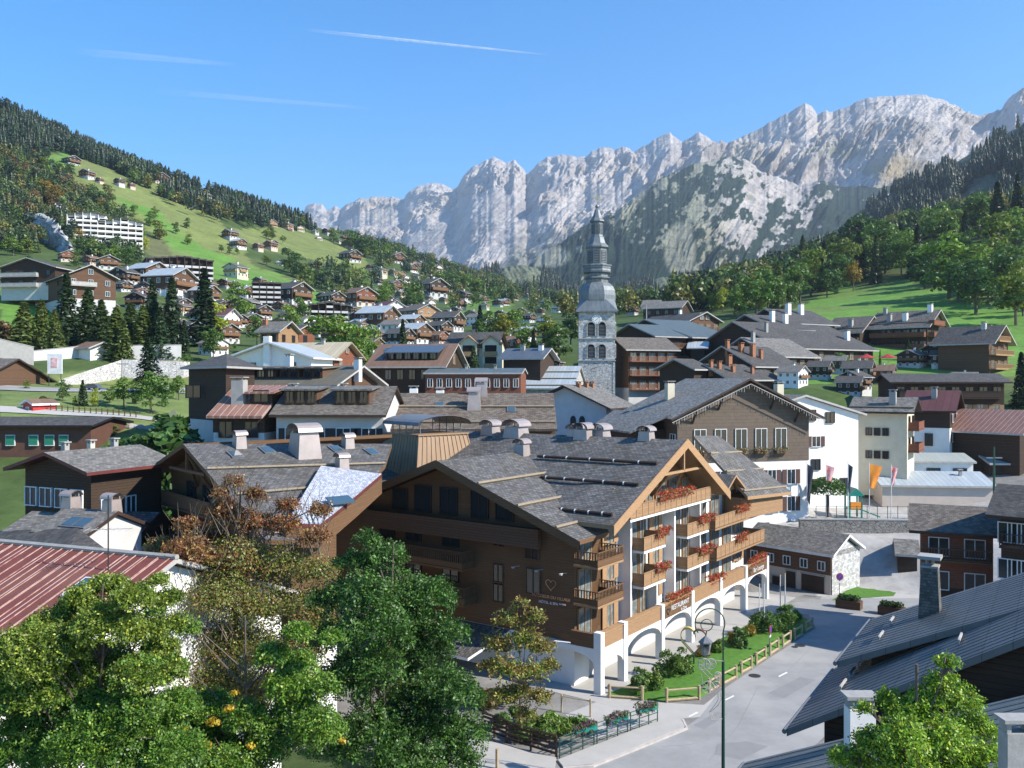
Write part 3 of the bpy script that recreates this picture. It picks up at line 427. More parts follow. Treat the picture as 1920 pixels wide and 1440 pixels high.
# ---------------------------------------------------------------- masses of far trees (one object per wood)
def conelow(n=8,lay=7,rng=random):
    V=[];Fc=[]
    for l in range(lay):
        z0=.05+.13*l; z1=z0+.22; r=.19*(1-l/lay*.85); ph=rng.random()*6
        for j in range(n):
            a=2*math.pi*j/n+ph; rr_=r*(.7+.6*rng.random()); k=len(V); V+=[(rr_*math.cos(a-.38),rr_*math.sin(a-.38),z0+rng.uniform(-.03,.03)),(rr_*math.cos(a+.38),rr_*math.sin(a+.38),z0+rng.uniform(-.03,.03)),(0,0,min(z1,1))]; Fc.append((k,k+1,k+2))
    return np.array(V),np.array(Fc)
def balllow(rng):
    rs=np.random.RandomState(rng.randrange(9999)); n=150; d=rs.normal(size=(n,3)); d/=np.linalg.norm(d,axis=1)[:,None]; i=rs.randint(0,6,n); C=np.array([(0,0,.62),(.16,0,.5),(-.14,.1,.55),(0,-.16,.45),(.05,.12,.72),(-.08,-.05,.78)])[i]; q=C+d*np.array((.2,.2,.2))*(.7+.4*rs.rand(n,1)); nr=d+rs.normal(size=(n,3))*.5; u=np.cross(nr,rs.normal(size=(n,3))); u/=np.linalg.norm(u,axis=1)[:,None]; w=np.cross(nr/np.linalg.norm(nr,axis=1)[:,None],u); s=.055
    V=np.stack([q+u*s*1.2,q-u*s*.6+w*s,q-u*s*.6-w*s],1).reshape(-1,3); return V,np.arange(3*n).reshape(n,3)
def mass(name,label,pts,cols,hs,kinds,seed=1):
    rng=random.Random(seed); protos=[conelow(8,7,rng) for _ in range(4)],[balllow(rng) for _ in range(4)]
    Vs=[];Fs=[];Cs=[];k=0
    for p,co,h,kd in zip(pts,cols,hs,kinds):
        V,Fc=protos[kd][rng.randrange(4)]; a=rng.random()*6.28; ca,sa=math.cos(a),math.sin(a); s=h*(1 if kd==0 else .95)
        Vr=np.stack([V[:,0]*ca-V[:,1]*sa,V[:,0]*sa+V[:,1]*ca,V[:,2]],-1)*s+np.array(p); Vs.append(Vr); Fs.append(Fc+k); k+=len(V); Cs.append(np.repeat(np.array([co]),len(V),0)*(.8+.4*rng.random()))
    me=fast(name,np.concatenate(Vs),np.concatenate(Fs),[FORE],col=np.concatenate(Cs)); return tag(link(me,name),label,'forest',kind='stuff')
rng=np.random.RandomState(5)
DK=(.030,.056,.028); MD=(.06,.10,.032); LT=(.12,.175,.04); YL=(.20,.19,.045); OR=(.20,.12,.05)
HPX=[q[:3] for q in FAR+EXT]
def scatter(n,poly,Ymin,Ymax,seed):
    r=np.random.RandomState(seed); out=[]; xs=[q[0] for q in poly]; ys=[q[1] for q in poly]
    m=inpoly(pxv,pyv,poly)&(Yg>Ymin)&(Yg<Ymax); ii=np.argwhere(m)
    wgt=(Yg[m]**2); wgt/=wgt.sum(); ch=r.choice(len(ii),size=n,p=wgt)
    for i in ch:
        a,b=ii[i]; 
        if 115<pxv[a,b]<275 and 425<pyv[a,b]<505 and r.rand()<.75: continue
        if 270<pxv[a,b]<410 and 480<pyv[a,b]<540: continue
        if any(abs(pxv[a,b]-h[0])<h[2]*.62 and -3<pyv[a,b]-h[1]<15 for h in HPX): continue
        a=min(a,Yg.shape[0]-2); b=min(b,Yg.shape[1]-2); fa,fb=r.rand(2); pa=np.array((Xg[a,b],Yg[a,b])); p1=np.array((Xg[a+1,b],Yg[a+1,b])); p2=np.array((Xg[a,b+1],Yg[a,b+1])); q=pa+(p1-pa)*fa+(p2-pa)*fb; out.append(q)
    o=np.array(out); return np.stack([o[:,0],o[:,1],ter(o[:,0],o[:,1])-.5],-1)
a=scatter(5200,[(-200,150),(0,200),(180,290),(300,336),(420,375),(560,420),(600,440),(560,452),(480,425),(400,405),(300,370),(210,320),(110,285),(40,300),(-200,330)],420,1300,2)
mass('conifer_forest','dark conifer forest covering the top of the left hillside against the sky',a,[DK if rng.rand()<.85 else MD for _ in a],[rng.uniform(9,17) for _ in a],[int(rng.rand()<.12) for _ in a],2)
a=scatter(1500,[(-200,280),(60,290),(120,340),(210,400),(250,430),(270,500),(180,530),(110,430),(60,480),(0,470),(-200,480)],250,720,3)
mass('mixed_woodland','mixed woodland of firs and yellowing beeches on the slope around the white tower blocks',a,[[DK,MD,MD,LT,LT,MD,DK,YL,MD,OR][rng.randint(10)] for _ in a],[rng.uniform(6,12) for _ in a],[int(rng.rand()<.75) for _ in a],3)
a=scatter(1000,[(180,300),(300,345),(400,375),(480,410),(560,430),(640,450),(760,480),(830,505),(960,560),(900,560),(820,530),(760,520),(700,480),(640,470),(520,440),(420,425),(330,400),(250,350)],420,1300,4)
mass('hedgerow_woodland','band of trees below the ridge line of the left hillside',a,[[DK,MD,LT,MD,LT,YL][rng.randint(6)] for _ in a],[rng.uniform(9,17) for _ in a],[int(rng.rand()<.7) for _ in a],4)
a=scatter(1300,[(540,545),(640,500),(760,500),(900,545),(1000,560),(1100,565),(1240,575),(1240,600),(1000,600),(820,590),(640,600),(560,580)],330,1250,6)
mass('valley_woodland','leafy woodland among the houses on the far valley floor',a,[[DK,MD,LT,LT,MD,YL][rng.randint(6)] for _ in a],[rng.uniform(8,15) for _ in a],[int(rng.rand()<.75) for _ in a],6)
a=scatter(1100,[(1240,585),(1330,560),(1450,500),(1600,430),(1760,350),(1960,320),(2200,300),(2200,430),(1900,440),(1700,470),(1560,530),(1450,560),(1340,600)],330,900,8)
mass('slope_woodland','dense mixed wood climbing the right hillside above the meadow',a,[[DK,MD,LT,MD,LT,YL][rng.randint(6)] for _ in a],[rng.uniform(13,19) for _ in a],[int(rng.rand()<.85) for _ in a],8)
def onrel(R_,n,f,seed):
    X,Yv,Z,px,py,c=R_; r=np.random.RandomState(seed); nv,nu=X.shape; dark=(c.sum(-1)<.16); ii=np.argwhere(dark[:-7]); ch=ii[r.choice(len(ii),min(n,len(ii)))]
    return np.array([(X[a,b]+r.uniform(-3,3),Yv[a,b]+r.uniform(-3,3),Z[a,b]-1) for a,b in ch])
a=onrel(C_,9000,None,1); mass('ridge_forest','blue green conifer forest clothing the ridge on the right below the peaks',a,[DK if rng.rand()<.8 else (.035,.058,.024) for _ in a],[rng.uniform(13,24) for _ in a],[0]*len(a),9)
a=onrel(D_,2500,None,2); mass('foothill_forest','dark conifer patches on the low hills behind the church spire',a,[DK for _ in a],[rng.uniform(13,22) for _ in a],[0]*len(a),10)
# ---------------------------------------------------------------- building kit
ROT={'f':0.,'b':math.pi,'r':math.pi/2,'l':-math.pi/2}
_cache={}
W['pale']=M('pale_stone_grey_roof',(.36,.345,.31),(.27,.26,.235),ns=1.,pat='shx',ps=1.6,pw=.06,rough=.8,c3=(.30,.28,.24)); W['lime']=M('limewashed_masonry',(.72,.71,.68),(.60,.59,.56),ns=1.5,pat='brz',ps=1.6,pw=.05,bump=.3)
def winmesh(w,h,st,lod):
    k=('w',w,h,st,lod)
    if k in _cache: return _cache[k]
    fr={'wh':W['whitep'],'br':W['honeyp'],'hb':W['hotel'],'dk':W['dtrim'],'sh':W['whitep'],'gs':W['whitep'],'bs':W['honeyp'],'cl':W['dtrim'],'ds':W['whitep']}[st]
    gl=W['curt'] if (st in('bs','br') ) else W['glass']
    a=MB(); a.box(-w/2,w/2,-.03,.06,0,h,0)
    fm=MB(); t=.07 if lod<2 else .1
    for x0,x1,z0,z1 in ((-w/2-t,-w/2,-t,h+t),(w/2,w/2+t,-t,h+t),(-w/2,w/2,h,h+t),(-w/2,w/2,-t,0),(-.03,.03,0,h)): fm.box(x0,x1,-.09 if z1>0 else -.16,.05,z0,z1,0)
    sh=None
    if st in('sh','gs','bs','ds'):
        sh=MB(); sh.box(-.32 if w<1.5 else -.4,.32 if w<1.5 else .4,-.08,-.035,-.02,h+.02)
    if st=='cl':
        sh=MB(); sh.box(-w/2,w/2,-.10,-.045,0,h)
    sm={'sh':W['shut'],'gs':W['gshut'],'bs':W['honeyp'],'cl':W['shut'],'ds':W['dshut']}.get(st)
    if lod>=2:
        m=MB(); m.v=list(a.v); m.f=list(a.f); m.m=list(a.m)
        def add(o,mi,dx=0):
            b=len(m.v); m.v+=[(x+dx,y,z) for x,y,z in o.v]; m.f+=[tuple(i+b for i in f) for f in o.f]; m.m+=[mi]*len(o.f)
        add(fm,1)
        if sh: add(sh,2,-w/2-.36) if st!='cl' else add(sh,2); 
        if sh and st!='cl': add(sh,2,w/2+.36)
        r=(m.mesh('window',[gl,fr,sm or fr]),None,None)
    else: r=(a.mesh('window',gl),fm.mesh('frame',fr),sh.mesh('shutter',sm) if sh else None)
    _cache[k]=r; return r
def window(root,face,pos,z,w=1.0,h=1.3,st='wh',lod=1,off=0.):
    x,y=pos; a,b,c=winmesh(w,h,st,lod); o=link(a,'window',root,(x,y,z),ROT[face])
    if b: link(b,'frame',o)
    if c:
        if st=='cl': link(c,'shutter',o)
        else:
            d=w/2+(.34 if w<1.5 else .42)
            link(c,'shutter',o,(-d,0,0)); link(c,'shutter',o,(d,0,0))
    return o
def balcony(root,face,pos,z,w,d=1.1,st='board',mat='rail',slab=None,hgt=.95,lod=1,name='balcony',posts=False):
    m=MB(); slab=slab or mat; m.box(-w/2,w/2,-d,0,-.16,0,0)
    r=MB()
    if st=='board':
        r.box(-w/2,w/2,-d,-d+.05,.06,hgt); r.box(-w/2-.02,-w/2+.03,-d+.05,-.02,.06,hgt); r.box(w/2-.03,w/2+.02,-d+.05,-.02,.06,hgt); r.box(-w/2-.03,w/2+.03,-d-.04,-d+.08,hgt,hgt+.06)
    else:
        r.box(-w/2,w/2,-d,-d+.06,.04,.12 if st=='bal' else .45); r.box(-w/2,w/2,-d-.02,-d+.08,hgt-.06,hgt); n=int(w/.2)
        for i in range(n+1): x=-w/2+.03+(w-.06)*i/max(n,1); r.box(x-.035,x+.035,-d+.01,-d+.05,.1,hgt-.06)
        for s in(-1,1):
            x=s*w/2; r.box(x-.03,x+.03,-d,-.02,hgt-.06,hgt); 
            if st!='bal': r.box(x-.03,x+.03,-d,-.02,.04,.45)
            for i in range(int(d/.22)): yy=-d+.2+i*.22; r.box(x-.03,x+.03,yy-.035,yy+.035,.1,hgt-.06)
    if posts:
        for s in(-1,1): r.box(s*w/2-.06,s*w/2+.06,-d,-d+.12,-2.6,0)
    o=m.obj(name,W[slab],root,(pos[0],pos[1],z),(0,0,ROT[face])); r.obj('railing',W[mat],o); return o
def chimney(root,x,y,zr,w=.8,h=1.4,st='wh',name='chimney',lod=1):
    m=MB()
    if st in('wh','conc','brickc','cream','stonew'):
        m.box(-w/2,w/2,-w/2,w/2,-1.6,h); o=m.obj(name,W[st],root,(x,y,zr)); c=MB()
        c.box(-w/2-.1,w/2+.1,-w/2-.1,w/2+.1,h+.22,h+.30)
        for a in(-1,1):
            for b in(-1,1): c.box(a*w*.36-.06,a*w*.36+.06,b*w*.36-.06,b*w*.36+.06,h,h+.22)
        c.obj('cap',W['conc' if st!='brickc' else 'brickc'],o)
    else:   # tapered sheet-metal stack with a curved hood
        b=w*.68; t=w*.5; m.hexa([(-b,-b,-1.2),(b,-b,-1.2),(b,b,-1.2),(-b,b,-1.2),(-t,-t,h),(t,-t,h),(t,t,h),(-t,t,h)]); o=m.obj(name,W['metalc'],root,(x,y,zr)); c=MB()
        n=8; pr_=[]
        for i in range(n+1): a=math.pi*i/n; pr_.append((-math.cos(a)*t*1.35,0,h+.12+math.sin(a)*t*.8))
        for i in range(n):
            p,q=pr_[i],pr_[i+1]; e=t*1.3
            c.face([(p[0],-e,p[2]),(q[0],-e,q[2]),(q[0],e,q[2]),(p[0],e,p[2])]); c.face([(p[0],e,p[2]-.05),(q[0],e,q[2]-.05),(q[0],-e,q[2]-.05),(p[0],-e,p[2]-.05)])
        for a in(-1,1):
            for bb in(-1,1): c.box(a*t*.8-.04,a*t*.8+.04,bb*t*.8-.04,bb*t*.8+.04,h,h+.3)
        c.obj('hood',W['metalc'],o)
    return o
def gable_roof(m,hw,L,zr,ze,th=.22,mi=0,ti=1,hw2=None,y0=0.,ze2=None):
    hw2=hw2 or hw; zl_=ze; ze2=ze if ze2 is None else ze2
    for s,w_ in((-1,hw),(1,hw2)):
        ze=zl_ if s<0 else ze2; a=(0,y0,zr);b=(s*w_,y0,ze);c=(s*w_,y0+L,ze);d=(0,y0+L,zr); lo=lambda p:(p[0],p[1],p[2]-th)
        q=[a,b,c,d] if s>0 else [d,c,b,a]
        m.face(q,mi); m.face([lo(p) for p in q[::-1]],ti)
        m.face([b,a,lo(a),lo(b)] if s>0 else [a,b,lo(b),lo(a)],ti); m.face([d,c,lo(c),lo(d)] if s>0 else [c,d,lo(d),lo(c)],ti); m.face([c,b,lo(b),lo(c)] if s>0 else [b,c,lo(c),lo(b)],ti)
def make(root,hw,L,zr,ze,wall='brown',base='wh',bh=2.6,roof='grey',trim='trim',oe=.9,og=.9,win=(),balc=(),chim=(),bars=0,lod=1,hwr=None,deep=2.5,zer=None):
    "local frame: x across, y along the ridge, z up from the ground; zr ridge, ze eave height"
    hwr=hwr or hw; zer=ze if zer is None else zer; k=(zr-ze)/hw; kr=(zr-zer)/hwr
    r=MB(); gable_roof(r,hw,L,zr,ze,.24,0,1,hwr,0.,zer); ro=r.obj('roof',[W[roof],W[trim]],root)
    xl=-(hw-oe); xr=hwr-oe; y0=og; y1=L-og; zl=ze+k*oe-.3; zrr=zer+kr*oe-.3
    m=MB(); poly=[(xl,y0,bh),(xr,y0,bh),(xr,y0,zrr),(0,y0,zr-.3),(xl,y0,zl)]; m.prism(poly,(0,0,0),(0,y1-y0,0)); m.obj('wall',W[wall],root)
    b=MB(); e=-.04 if wall!=base else .0; b.box(xl-e,xr+e,y0-e,y1+e,-deep,bh); b.obj('base_wall',W[base],root)
    fl=2.72
    def facepos(f,u):   # u 0..1 left to right as seen from outside
        if f=='f': return (xl+(xr-xl)*u,y0-.04)
        if f=='b': return (xr+(xl-xr)*u,y1+.04)
        if f=='r': return (xr+.04,y0+(y1-y0)*u)
        return (xl-.04,y1+(y0-y1)*u)
    zt=min(zl,zrr)
    for q in win:
        f,n,r0,r1,st=q[:5]; w_=q[5] if len(q)>5 else 1.0; h_=q[6] if len(q)>6 else 1.25; ua,ub=q[7] if len(q)>7 else (0,1)
        for rw in range(r0,r1+1):
            z=zt-.75-h_-fl*rw
            if z<.2: continue
            nn=n if rw>=0 else max(1,n-2); a,b_=(ua,ub) if rw>=0 else (.3,.7)
            for i in range(nn): window(root,f,facepos(f,a+(b_-a)*(i+.5)/nn),z,w_,h_,st,lod)
    for q in balc:
        f,rw,ua,ub=q[:4]; st=q[4] if len(q)>4 else 'board'; mt=q[5] if len(q)>5 else 'rail'; d=q[6] if len(q)>6 else 1.1
        wd=(xr-xl) if f in'fb' else (y1-y0); z=zt-fl*(rw+1)+.35
        if z>.8: balcony(root,f,facepos(f,(ua+ub)/2),z,wd*(ub-ua),d,st,mt)
    for q in chim:
        yf,xf,w_,h_=q[:4]; st=q[4] if len(q)>4 else 'wh'; x=xf*(hw if xf<0 else hwr); chimney(root,x,yf*L,zr-abs(x)*(k if x<0 else kr),w_,h_,st)
    for i in range(bars):
        for s in(-1,1):
            f=(i+1)/(bars+.35); w_=hw if s<0 else hwr; x=s*w_*f; z=zr-(zr-ze)*f+.14; t=MB(); t.tube([(x,.1,z),(x,L-.1,z)],.10,6); t.obj('snow_bar',W['barlog'],root)
    return dict(root=root,facepos=facepos,zt=zt,xl=xl,xr=xr,y0=y0,y1=y1,k=k,zr=zr,ze=ze,hw=hw,L=L)
def house(name,label,A,Y,ang,B,ey,pitch=24,hw=None,Hh=8.,cat='house',group=None,L=None,ex=None,ext=None,**k):
    a=R(ang); sa,ca=math.sin(a),math.cos(a); t=math.tan(R(pitch)); Aw=P(A[0],A[1],Y)
    if ex is not None:
        kk=(ex-CX)/F; s=(kk*Y-Aw.x)/(ca+kk*sa); Ye=Y-s*sa; ze=H-(ey-CY)/F*Ye; hw=abs(s); drop=Aw.z-ze
    elif hw is None:
        q=-(ey-CY)/F; sg=1 if sa>0 else -1; hw=(Aw.z-H-q*Y)/(t-q*sg*sa); drop=t*hw
    else: drop=t*hw
    if L is None:
        k2=(B-CX)/F; L=(k2*Y-Aw.x)/(sa-k2*ca)
    zb=Aw.z-drop-Hh; root=empty(name,(Aw.x,Aw.y,zb),-a); tag(root,label,cat,group)
    if ext: k['hwr']=hw*ext; k['zer']=drop+Hh-drop*ext
    d=make(root,hw,L,drop+Hh,Hh,**k); d['dims']=(round(hw,1),round(L,1),round(drop,1)); return d
def dormer(d,y,side,w=3.,x0=.35,x1=.8,rise=1.5,wall='brown',roof='grey',shed=True,n=2,name='dormer'):
    "shed dormer on the roof slope: front at x1*hw"
    s=-1 if side=='l' else 1; hw=d['hw']; k=d['k']; zr=d['zr']; xf=s*x1*hw; xb=s*x0*hw; zf=zr-x1*hw*k; zbk=zr-x0*hw*k
    m=MB(); zt_=min(zf+rise,zbk-.05); m.hexa([(min(xf,xb),y-w/2,zf-.3),(max(xf,xb),y-w/2,zf-.3),(max(xf,xb),y+w/2,zf-.3),(min(xf,xb),y+w/2,zf-.3)]+[(x,yy,(zt_ if abs(x-xf)<1e-6 else zbk)-.05) for x,yy in ((min(xf,xb),y-w/2),(max(xf,xb),y-w/2),(max(xf,xb),y+w/2),(min(xf,xb),y+w/2))])
    o=m.obj(name,W[wall],d['root']); r=MB(); e=.35; xo=xf+s*.5; zo=zt_-(zbk-zt_)/(abs(xf-xb))*.5
    pts=[(xb,y-w/2-e,zbk+.02),(xo,y-w/2-e,zo),(xo,y+w/2+e,zo),(xb,y+w/2+e,zbk+.02)]
    if s<0: pts=pts[::-1]
    r.prism(pts,(0,0,0),(0,0,.16)); r.obj('roof',W[roof],o)
    for i in range(n):
        mw,_,_=winmesh(round(w/n*.6,2),1.0,'dk',2); link(mw,'window',o,(xf+s*.03,y-w/2+w*(i+.5)/n,zf+.2),ROT['r' if s>0 else 'l'])
    return o
def skylight(d,y,xf,side,w=.9,l=1.3):
    s=-1 if side=='l' else 1; x=s*xf*d['hw']; z=d['zr']-abs(x)*d['k']; a=math.atan(d['k'])*(1 if s>0 else -1)
    f=MB(); f.box(-l/2,l/2,-w/2,w/2,0,.10); o=f.obj('skylight',W['zinc'],d['root'],(x,y,z),(0,a,0)); g=MB(); g.box(-l/2+.12,l/2-.12,-w/2+.12,w/2-.12,.10,.125); g.obj('pane',W['sky_glass'],o); return o
# ---------------------------------------------------------------- middle distance buildings, nearest rows first
g=house('town_hall','large town hall with brown boarded top storey over white walls and pale grey roof',(1407,709),98,-16,1285,782,ex=1547,Hh=15.6,cat='town hall',wall='umber',base='wh',bh=10.6,roof='pale',trim='dtrim',oe=1.3,og=1.2,lod=1,bars=0)
T=g['root']; r=g
for i,ux in enumerate((1305,1347,1390,1435,1477)):
    u=-7.2+i*2.55+.0; window(T,'f',(u+1.6,r['y0']-.05),11.9,1.35,2.4 if i!=9 else 2,'wh',1)
for i,(z,st,us) in enumerate(((8.0,'sh',(-2.6,.9,3.4,5.9)),(4.9,'sh',(-1.6,3.4,5.9)),(2.0,'cl',(5.9,2.5)))):
    for u in us: window(T,'f',(u,r['y0']-.09),z,1.0,1.6,st,1)
for u in(1.,3.6,6.2,8.8): window(T,'l',(r['xl']-.05,u+r['y0']),12.0,1.1,1.8,'wh',1)
chimney(T,-5.2,9.5,r['zr']-5.2*r['k'],.9,1.8,'cream')
lt=MB(); lt.tube([(-9.6,-.1,15.2),(0,-.1,19.4),(9.6,-.1,15.2)],.05,4)
for i in range(60):
    x=-9.4+i*.318; z=19.35-abs(x)*.438; lt.box(x-.018,x+.018,-.10,-.07,z-.2-.3*((i*7)%5)/4,z)
lt.obj('icicle_lights',W['trim'],T)
br=MB()
for u in(-6.5,-3.3,3.3,6.5):
    zz=r['zr']-abs(u)*r['k']-.4; br.tube([(u,r['y0'],zz-1.6),(u,.1,zz)],.12,4)
br.obj('brace',W['dtrim'],T)
st_=MB()   # lean-to slope on the left of the town hall
st_.prism([(-9.2,1,15.9),(-13.2,3,13.9),(-13.2,15,13.9),(-9.2,17,15.9)],(0,0,0),(0,0,.2)); st_.obj('side_roof',W['pale'],T)
ww=MB(); ww.box(-12.4,-8.3,4,14,-2,14.3); ww.obj('side_wall',W['dark'],T); window(T,'f',(-10.6,3.9),11.2,1.2,1.3,'wh',1)
g=house('apartment_house','tall plain white house with brown shutters squeezed beside the town hall',(1512,740),106,-15,1470,776,ex=1626,Hh=9.6,L=16,wall='wh',base='wh',roof='grey',oe=.9,og=.5,chim=[(.25,-.15,.9,1.6,'cream')])
T=g['root']; y_=g['y0']-.05
for u,z,s in((1.0,8.9,'dk'),(3.6,8.6,'dk'),(1.6,5.7,'sh'),(1.6,2.9,'dk'),(1.2,.5,'dk'),(5.6,.5,'dk')): window(T,'f',(u,y_),z,1.1,1.2,s,1)
g=house('cream_house','cream house with three small window triplets and a red umbrella on its end balcony',(1722,745),112,-58,1600,773,Hh=8.2,wall='cream',base='cream',roof='grey',trim='dtrim',bars=1,chim=[(.35,-.45,.8,1.5,'conc')],balc=[('f',0,.15,.95,'board','redwood',1.2),('f',1,.15,.95,'board','redwood',1.2)],win=[('f',2,0,1,'dk',.9,1.7)])
for z in(5.2,2.3):
    for i in range(3): window(g['root'],'l',(g['xl']-.05,3.4+i*1.0),z,.62,.85,'dk',1)
g=house('maroon_roof_house','white house with ribbed maroon metal roof behind the cream house',(1802,732),124,-56,1700,771,pitch=30,Hh=8.4,wall='dark',base='wh',bh=6.0,roof='maroon',trim='dtrim',chim=[(.45,-.35,.7,1.2,'conc')],win=[('l',1,1,1,'dk',.9,1.6),('f',2,0,2,'sh',.8,1.1)])
g=house('long_dark_lodge','long dark timber lodge with a row of lit orange shutters at its lower right',(1872,700),140,-82,1650,716,pitch=14,Hh=9.5,wall='dark',base='dark',roof='dgrey',trim='dtrim',win=[('l',8,0,0,'dk',1.1,1.2),('l',7,1,2,'bs',.9,1.3)],balc=[('l',0,.03,.97,'board','dark',1.2)])
g=house('lit_gable_chalet','tall brown chalet with sunlit glazed gable and stacked balconies on the right meadow edge',(1887,609),172,-44,1765,643,Hh=6.9,pitch=30,wall='brown',base='brown',roof='dgrey',trim='trim',og=1.4,win=[('f',3,-1,1,'br',1.2,1.7)],balc=[('f',0,.02,.98,'bal','honeyp',1.2),('f',1,.02,.98,'bal','honeyp',1.2),('f',-1,.2,.8,'bal','honeyp',1.2)],chim=[(.3,-.2,.8,1.2,'stonew'),(.3,.3,.6,1.,'stonew')])
g=house('balcony_block','long holiday block with pale roof and dark red balcony bands below the meadow',(1765,580),205,-46,1645,612,pitch=30,Hh=7.4,cat='apartment block',wall='dark',base='dark',roof='taupe',trim='trim',bars=1,win=[('l',7,0,2,'dk',1.3,1.6),('f',2,0,2,'dk',1.2,1.6)],balc=[('l',i,.02,.98,'board','redwood',1.3) for i in(0,1)]+[('f',i,.05,.6,'board','redwood',1.3) for i in(-1,0,1)],chim=[(.15,-.1,1.,1.6,'wh'),(.45,-.55,1.,1.6,'wh'),(.7,-.55,1.,1.4,'conc'),(.85,-.1,.8,1.2,'conc')])
g=house('balcony_block','shorter shaded holiday block stepping down left of the red banded block',(1640,592),212,-46,1565,623,pitch=30,Hh=7.4,cat='apartment block',wall='dark',base='dark',roof='taupe',trim='trim',bars=1,win=[('l',5,0,2,'dk',1.3,1.6)],balc=[('l',i,.02,.98,'board','dark',1.3) for i in(0,1)],chim=[(.4,-.6,1.,1.5,'conc')])
# dark chalets stepping up behind the town hall
def chal(label,A,Y,ang,B,ey,**k):
    k.setdefault('wall','dark'); k.setdefault('base','dark'); k.setdefault('roof','dgrey'); k.setdefault('Hh',8); return house('timber_lodge',label,A,Y,ang,B,ey,cat='lodge',group='dark timber lodges stepping up behind the town hall',**k)
BC=dict(balc=[('f',0,.03,.97,'bal','rail'),('f',1,.03,.97,'bal','rail'),('f',2,.03,.97,'bal','rail')],win=[('f',4,-1,2,'br',1.3,1.6)])
chal('timber lodge with broad sunlit gable, white beam and three balcony rows',(1326,584),215,-32,1222,604,ex=1358,Hh=8.2,trim='trim',wall='brown',chim=[(.5,.1,.7,1.2,'wh')],**BC)
chal('low lodge with pale metal roof and balconies left of the broad sunlit gable',(1207,598),205,62,1290,632,pitch=16,Hh=7,roof='gmetal',win=[('r',6,0,1,'dk',1.3,1.6)],balc=[('r',0,.02,.98,'bal','rail'),('r',1,.02,.98,'bal','rail')])
chal('shaded grey green lodge end nearest the church tower with pale metal roof',(1178,607),195,62,1245,630,pitch=18,Hh=8.5,roof='gmetal',base='gwh',win=[('f',2,0,2,'dk',.8,1.2),('r',4,0,2,'dk',1.2,1.5)],balc=[('r',i,.02,.98,'bal','rail') for i in(0,1,2)])
chal('brown balcony house with striped balconies just right of the church tower',(1150,632),175,72,1250,655,pitch=24,Hh=10,wall='brown',base='gwh',roof='taupe',win=[('r',5,0,3,'br',1.2,1.6)],balc=[('r',i,.02,.98,'bal','redwood') for i in(0,1,2)])
chal('high dark gable lodge in front of the wooded slope',(1432,578),205,62,1520,606,pitch=24,Hh=8.5,chim=[(.3,.35,1.,2.4,'wh'),(.6,.3,1.,2.2,'wh')],win=[('r',5,0,1,'dk',1.2,1.4)],balc=[('r',0,.3,.98,'bal','redwood'),('r',1,.3,.98,'bal','redwood')])
chal('dark lodge with two white chimneys on its long slope',(1395,589),195,62,1470,617,pitch=22,Hh=8,chim=[(.35,.45,.9,2.2,'wh'),(.6,.55,.9,2.,'wh')])
chal('longest dark lodge whose eave runs down to a single white chimney',(1372,602),185,60,1552,652,pitch=24,Hh=8.5,chim=[(.88,.6,.9,1.8,'wh'),(.15,.4,.6,1.8,'conc')],win=[('r',6,0,1,'br',1.,1.4)])
chal('lodge with twin skylights above an open railed top balcony',(1388,632),172,58,1478,668,pitch=26,Hh=8,roof='grey',chim=[(.1,.25,.6,1.8,'conc')],win=[('r',5,0,2,'br',1.2,1.5)],balc=[('r',0,.02,.98,'bal','rail'),('r',1,.02,.98,'bal','rail')])
chal('lodge with tall terracotta chimneys above honey coloured balcony panels',(1352,648),160,56,1440,687,pitch=26,Hh=8.6,chim=[(.06,.1,.6,1.2,'brickc'),(.2,.3,.8,1.4,'brickc'),(.3,.5,.8,2.,'brickc'),(.4,.6,.6,1.4,'brickc')],win=[('r',5,0,2,'br',1.2,1.5)],balc=[('r',0,.02,.98,'board','honeyp'),('r',1,.02,.98,'board','honeyp')])
chal('lowest lodge with four short terracotta chimneys peeping over the town hall ridge',(1318,682),150,58,1420,712,pitch=24,Hh=9,chim=[(.05,.2,.55,.9,'brickc'),(.15,.3,.6,1.,'brickc'),(.3,.5,.6,1.,'brickc'),(.42,.1,.8,1.6,'brickc'),(.6,.6,.5,1.,'brickc')])
house('red_wood_house','dark red timber house among trees above the lodges',(1240,562),300,-75,1205,572,pitch=22,Hh=7,hw=7,wall='redwood',base='redwood',roof='grey',win=[('l',3,0,1,'dk')])
house('red_wood_house','wide grey roofed timber house right of the dark red one on the wood edge',(1290,563),290,-65,1215,574,pitch=20,Hh=7,hw=8,wall='dark',base='dark',roof='grey',win=[('l',4,0,1,'dk')])
chal('small roof with pale sheet metal beside the grass patch',(1330,640),190,-75,1290,652,pitch=18,Hh=3,roof='metal')
chal('grey roofed cottage below the grass patch right of the church',(1262,672),150,50,1300,692,pitch=22,Hh=7)
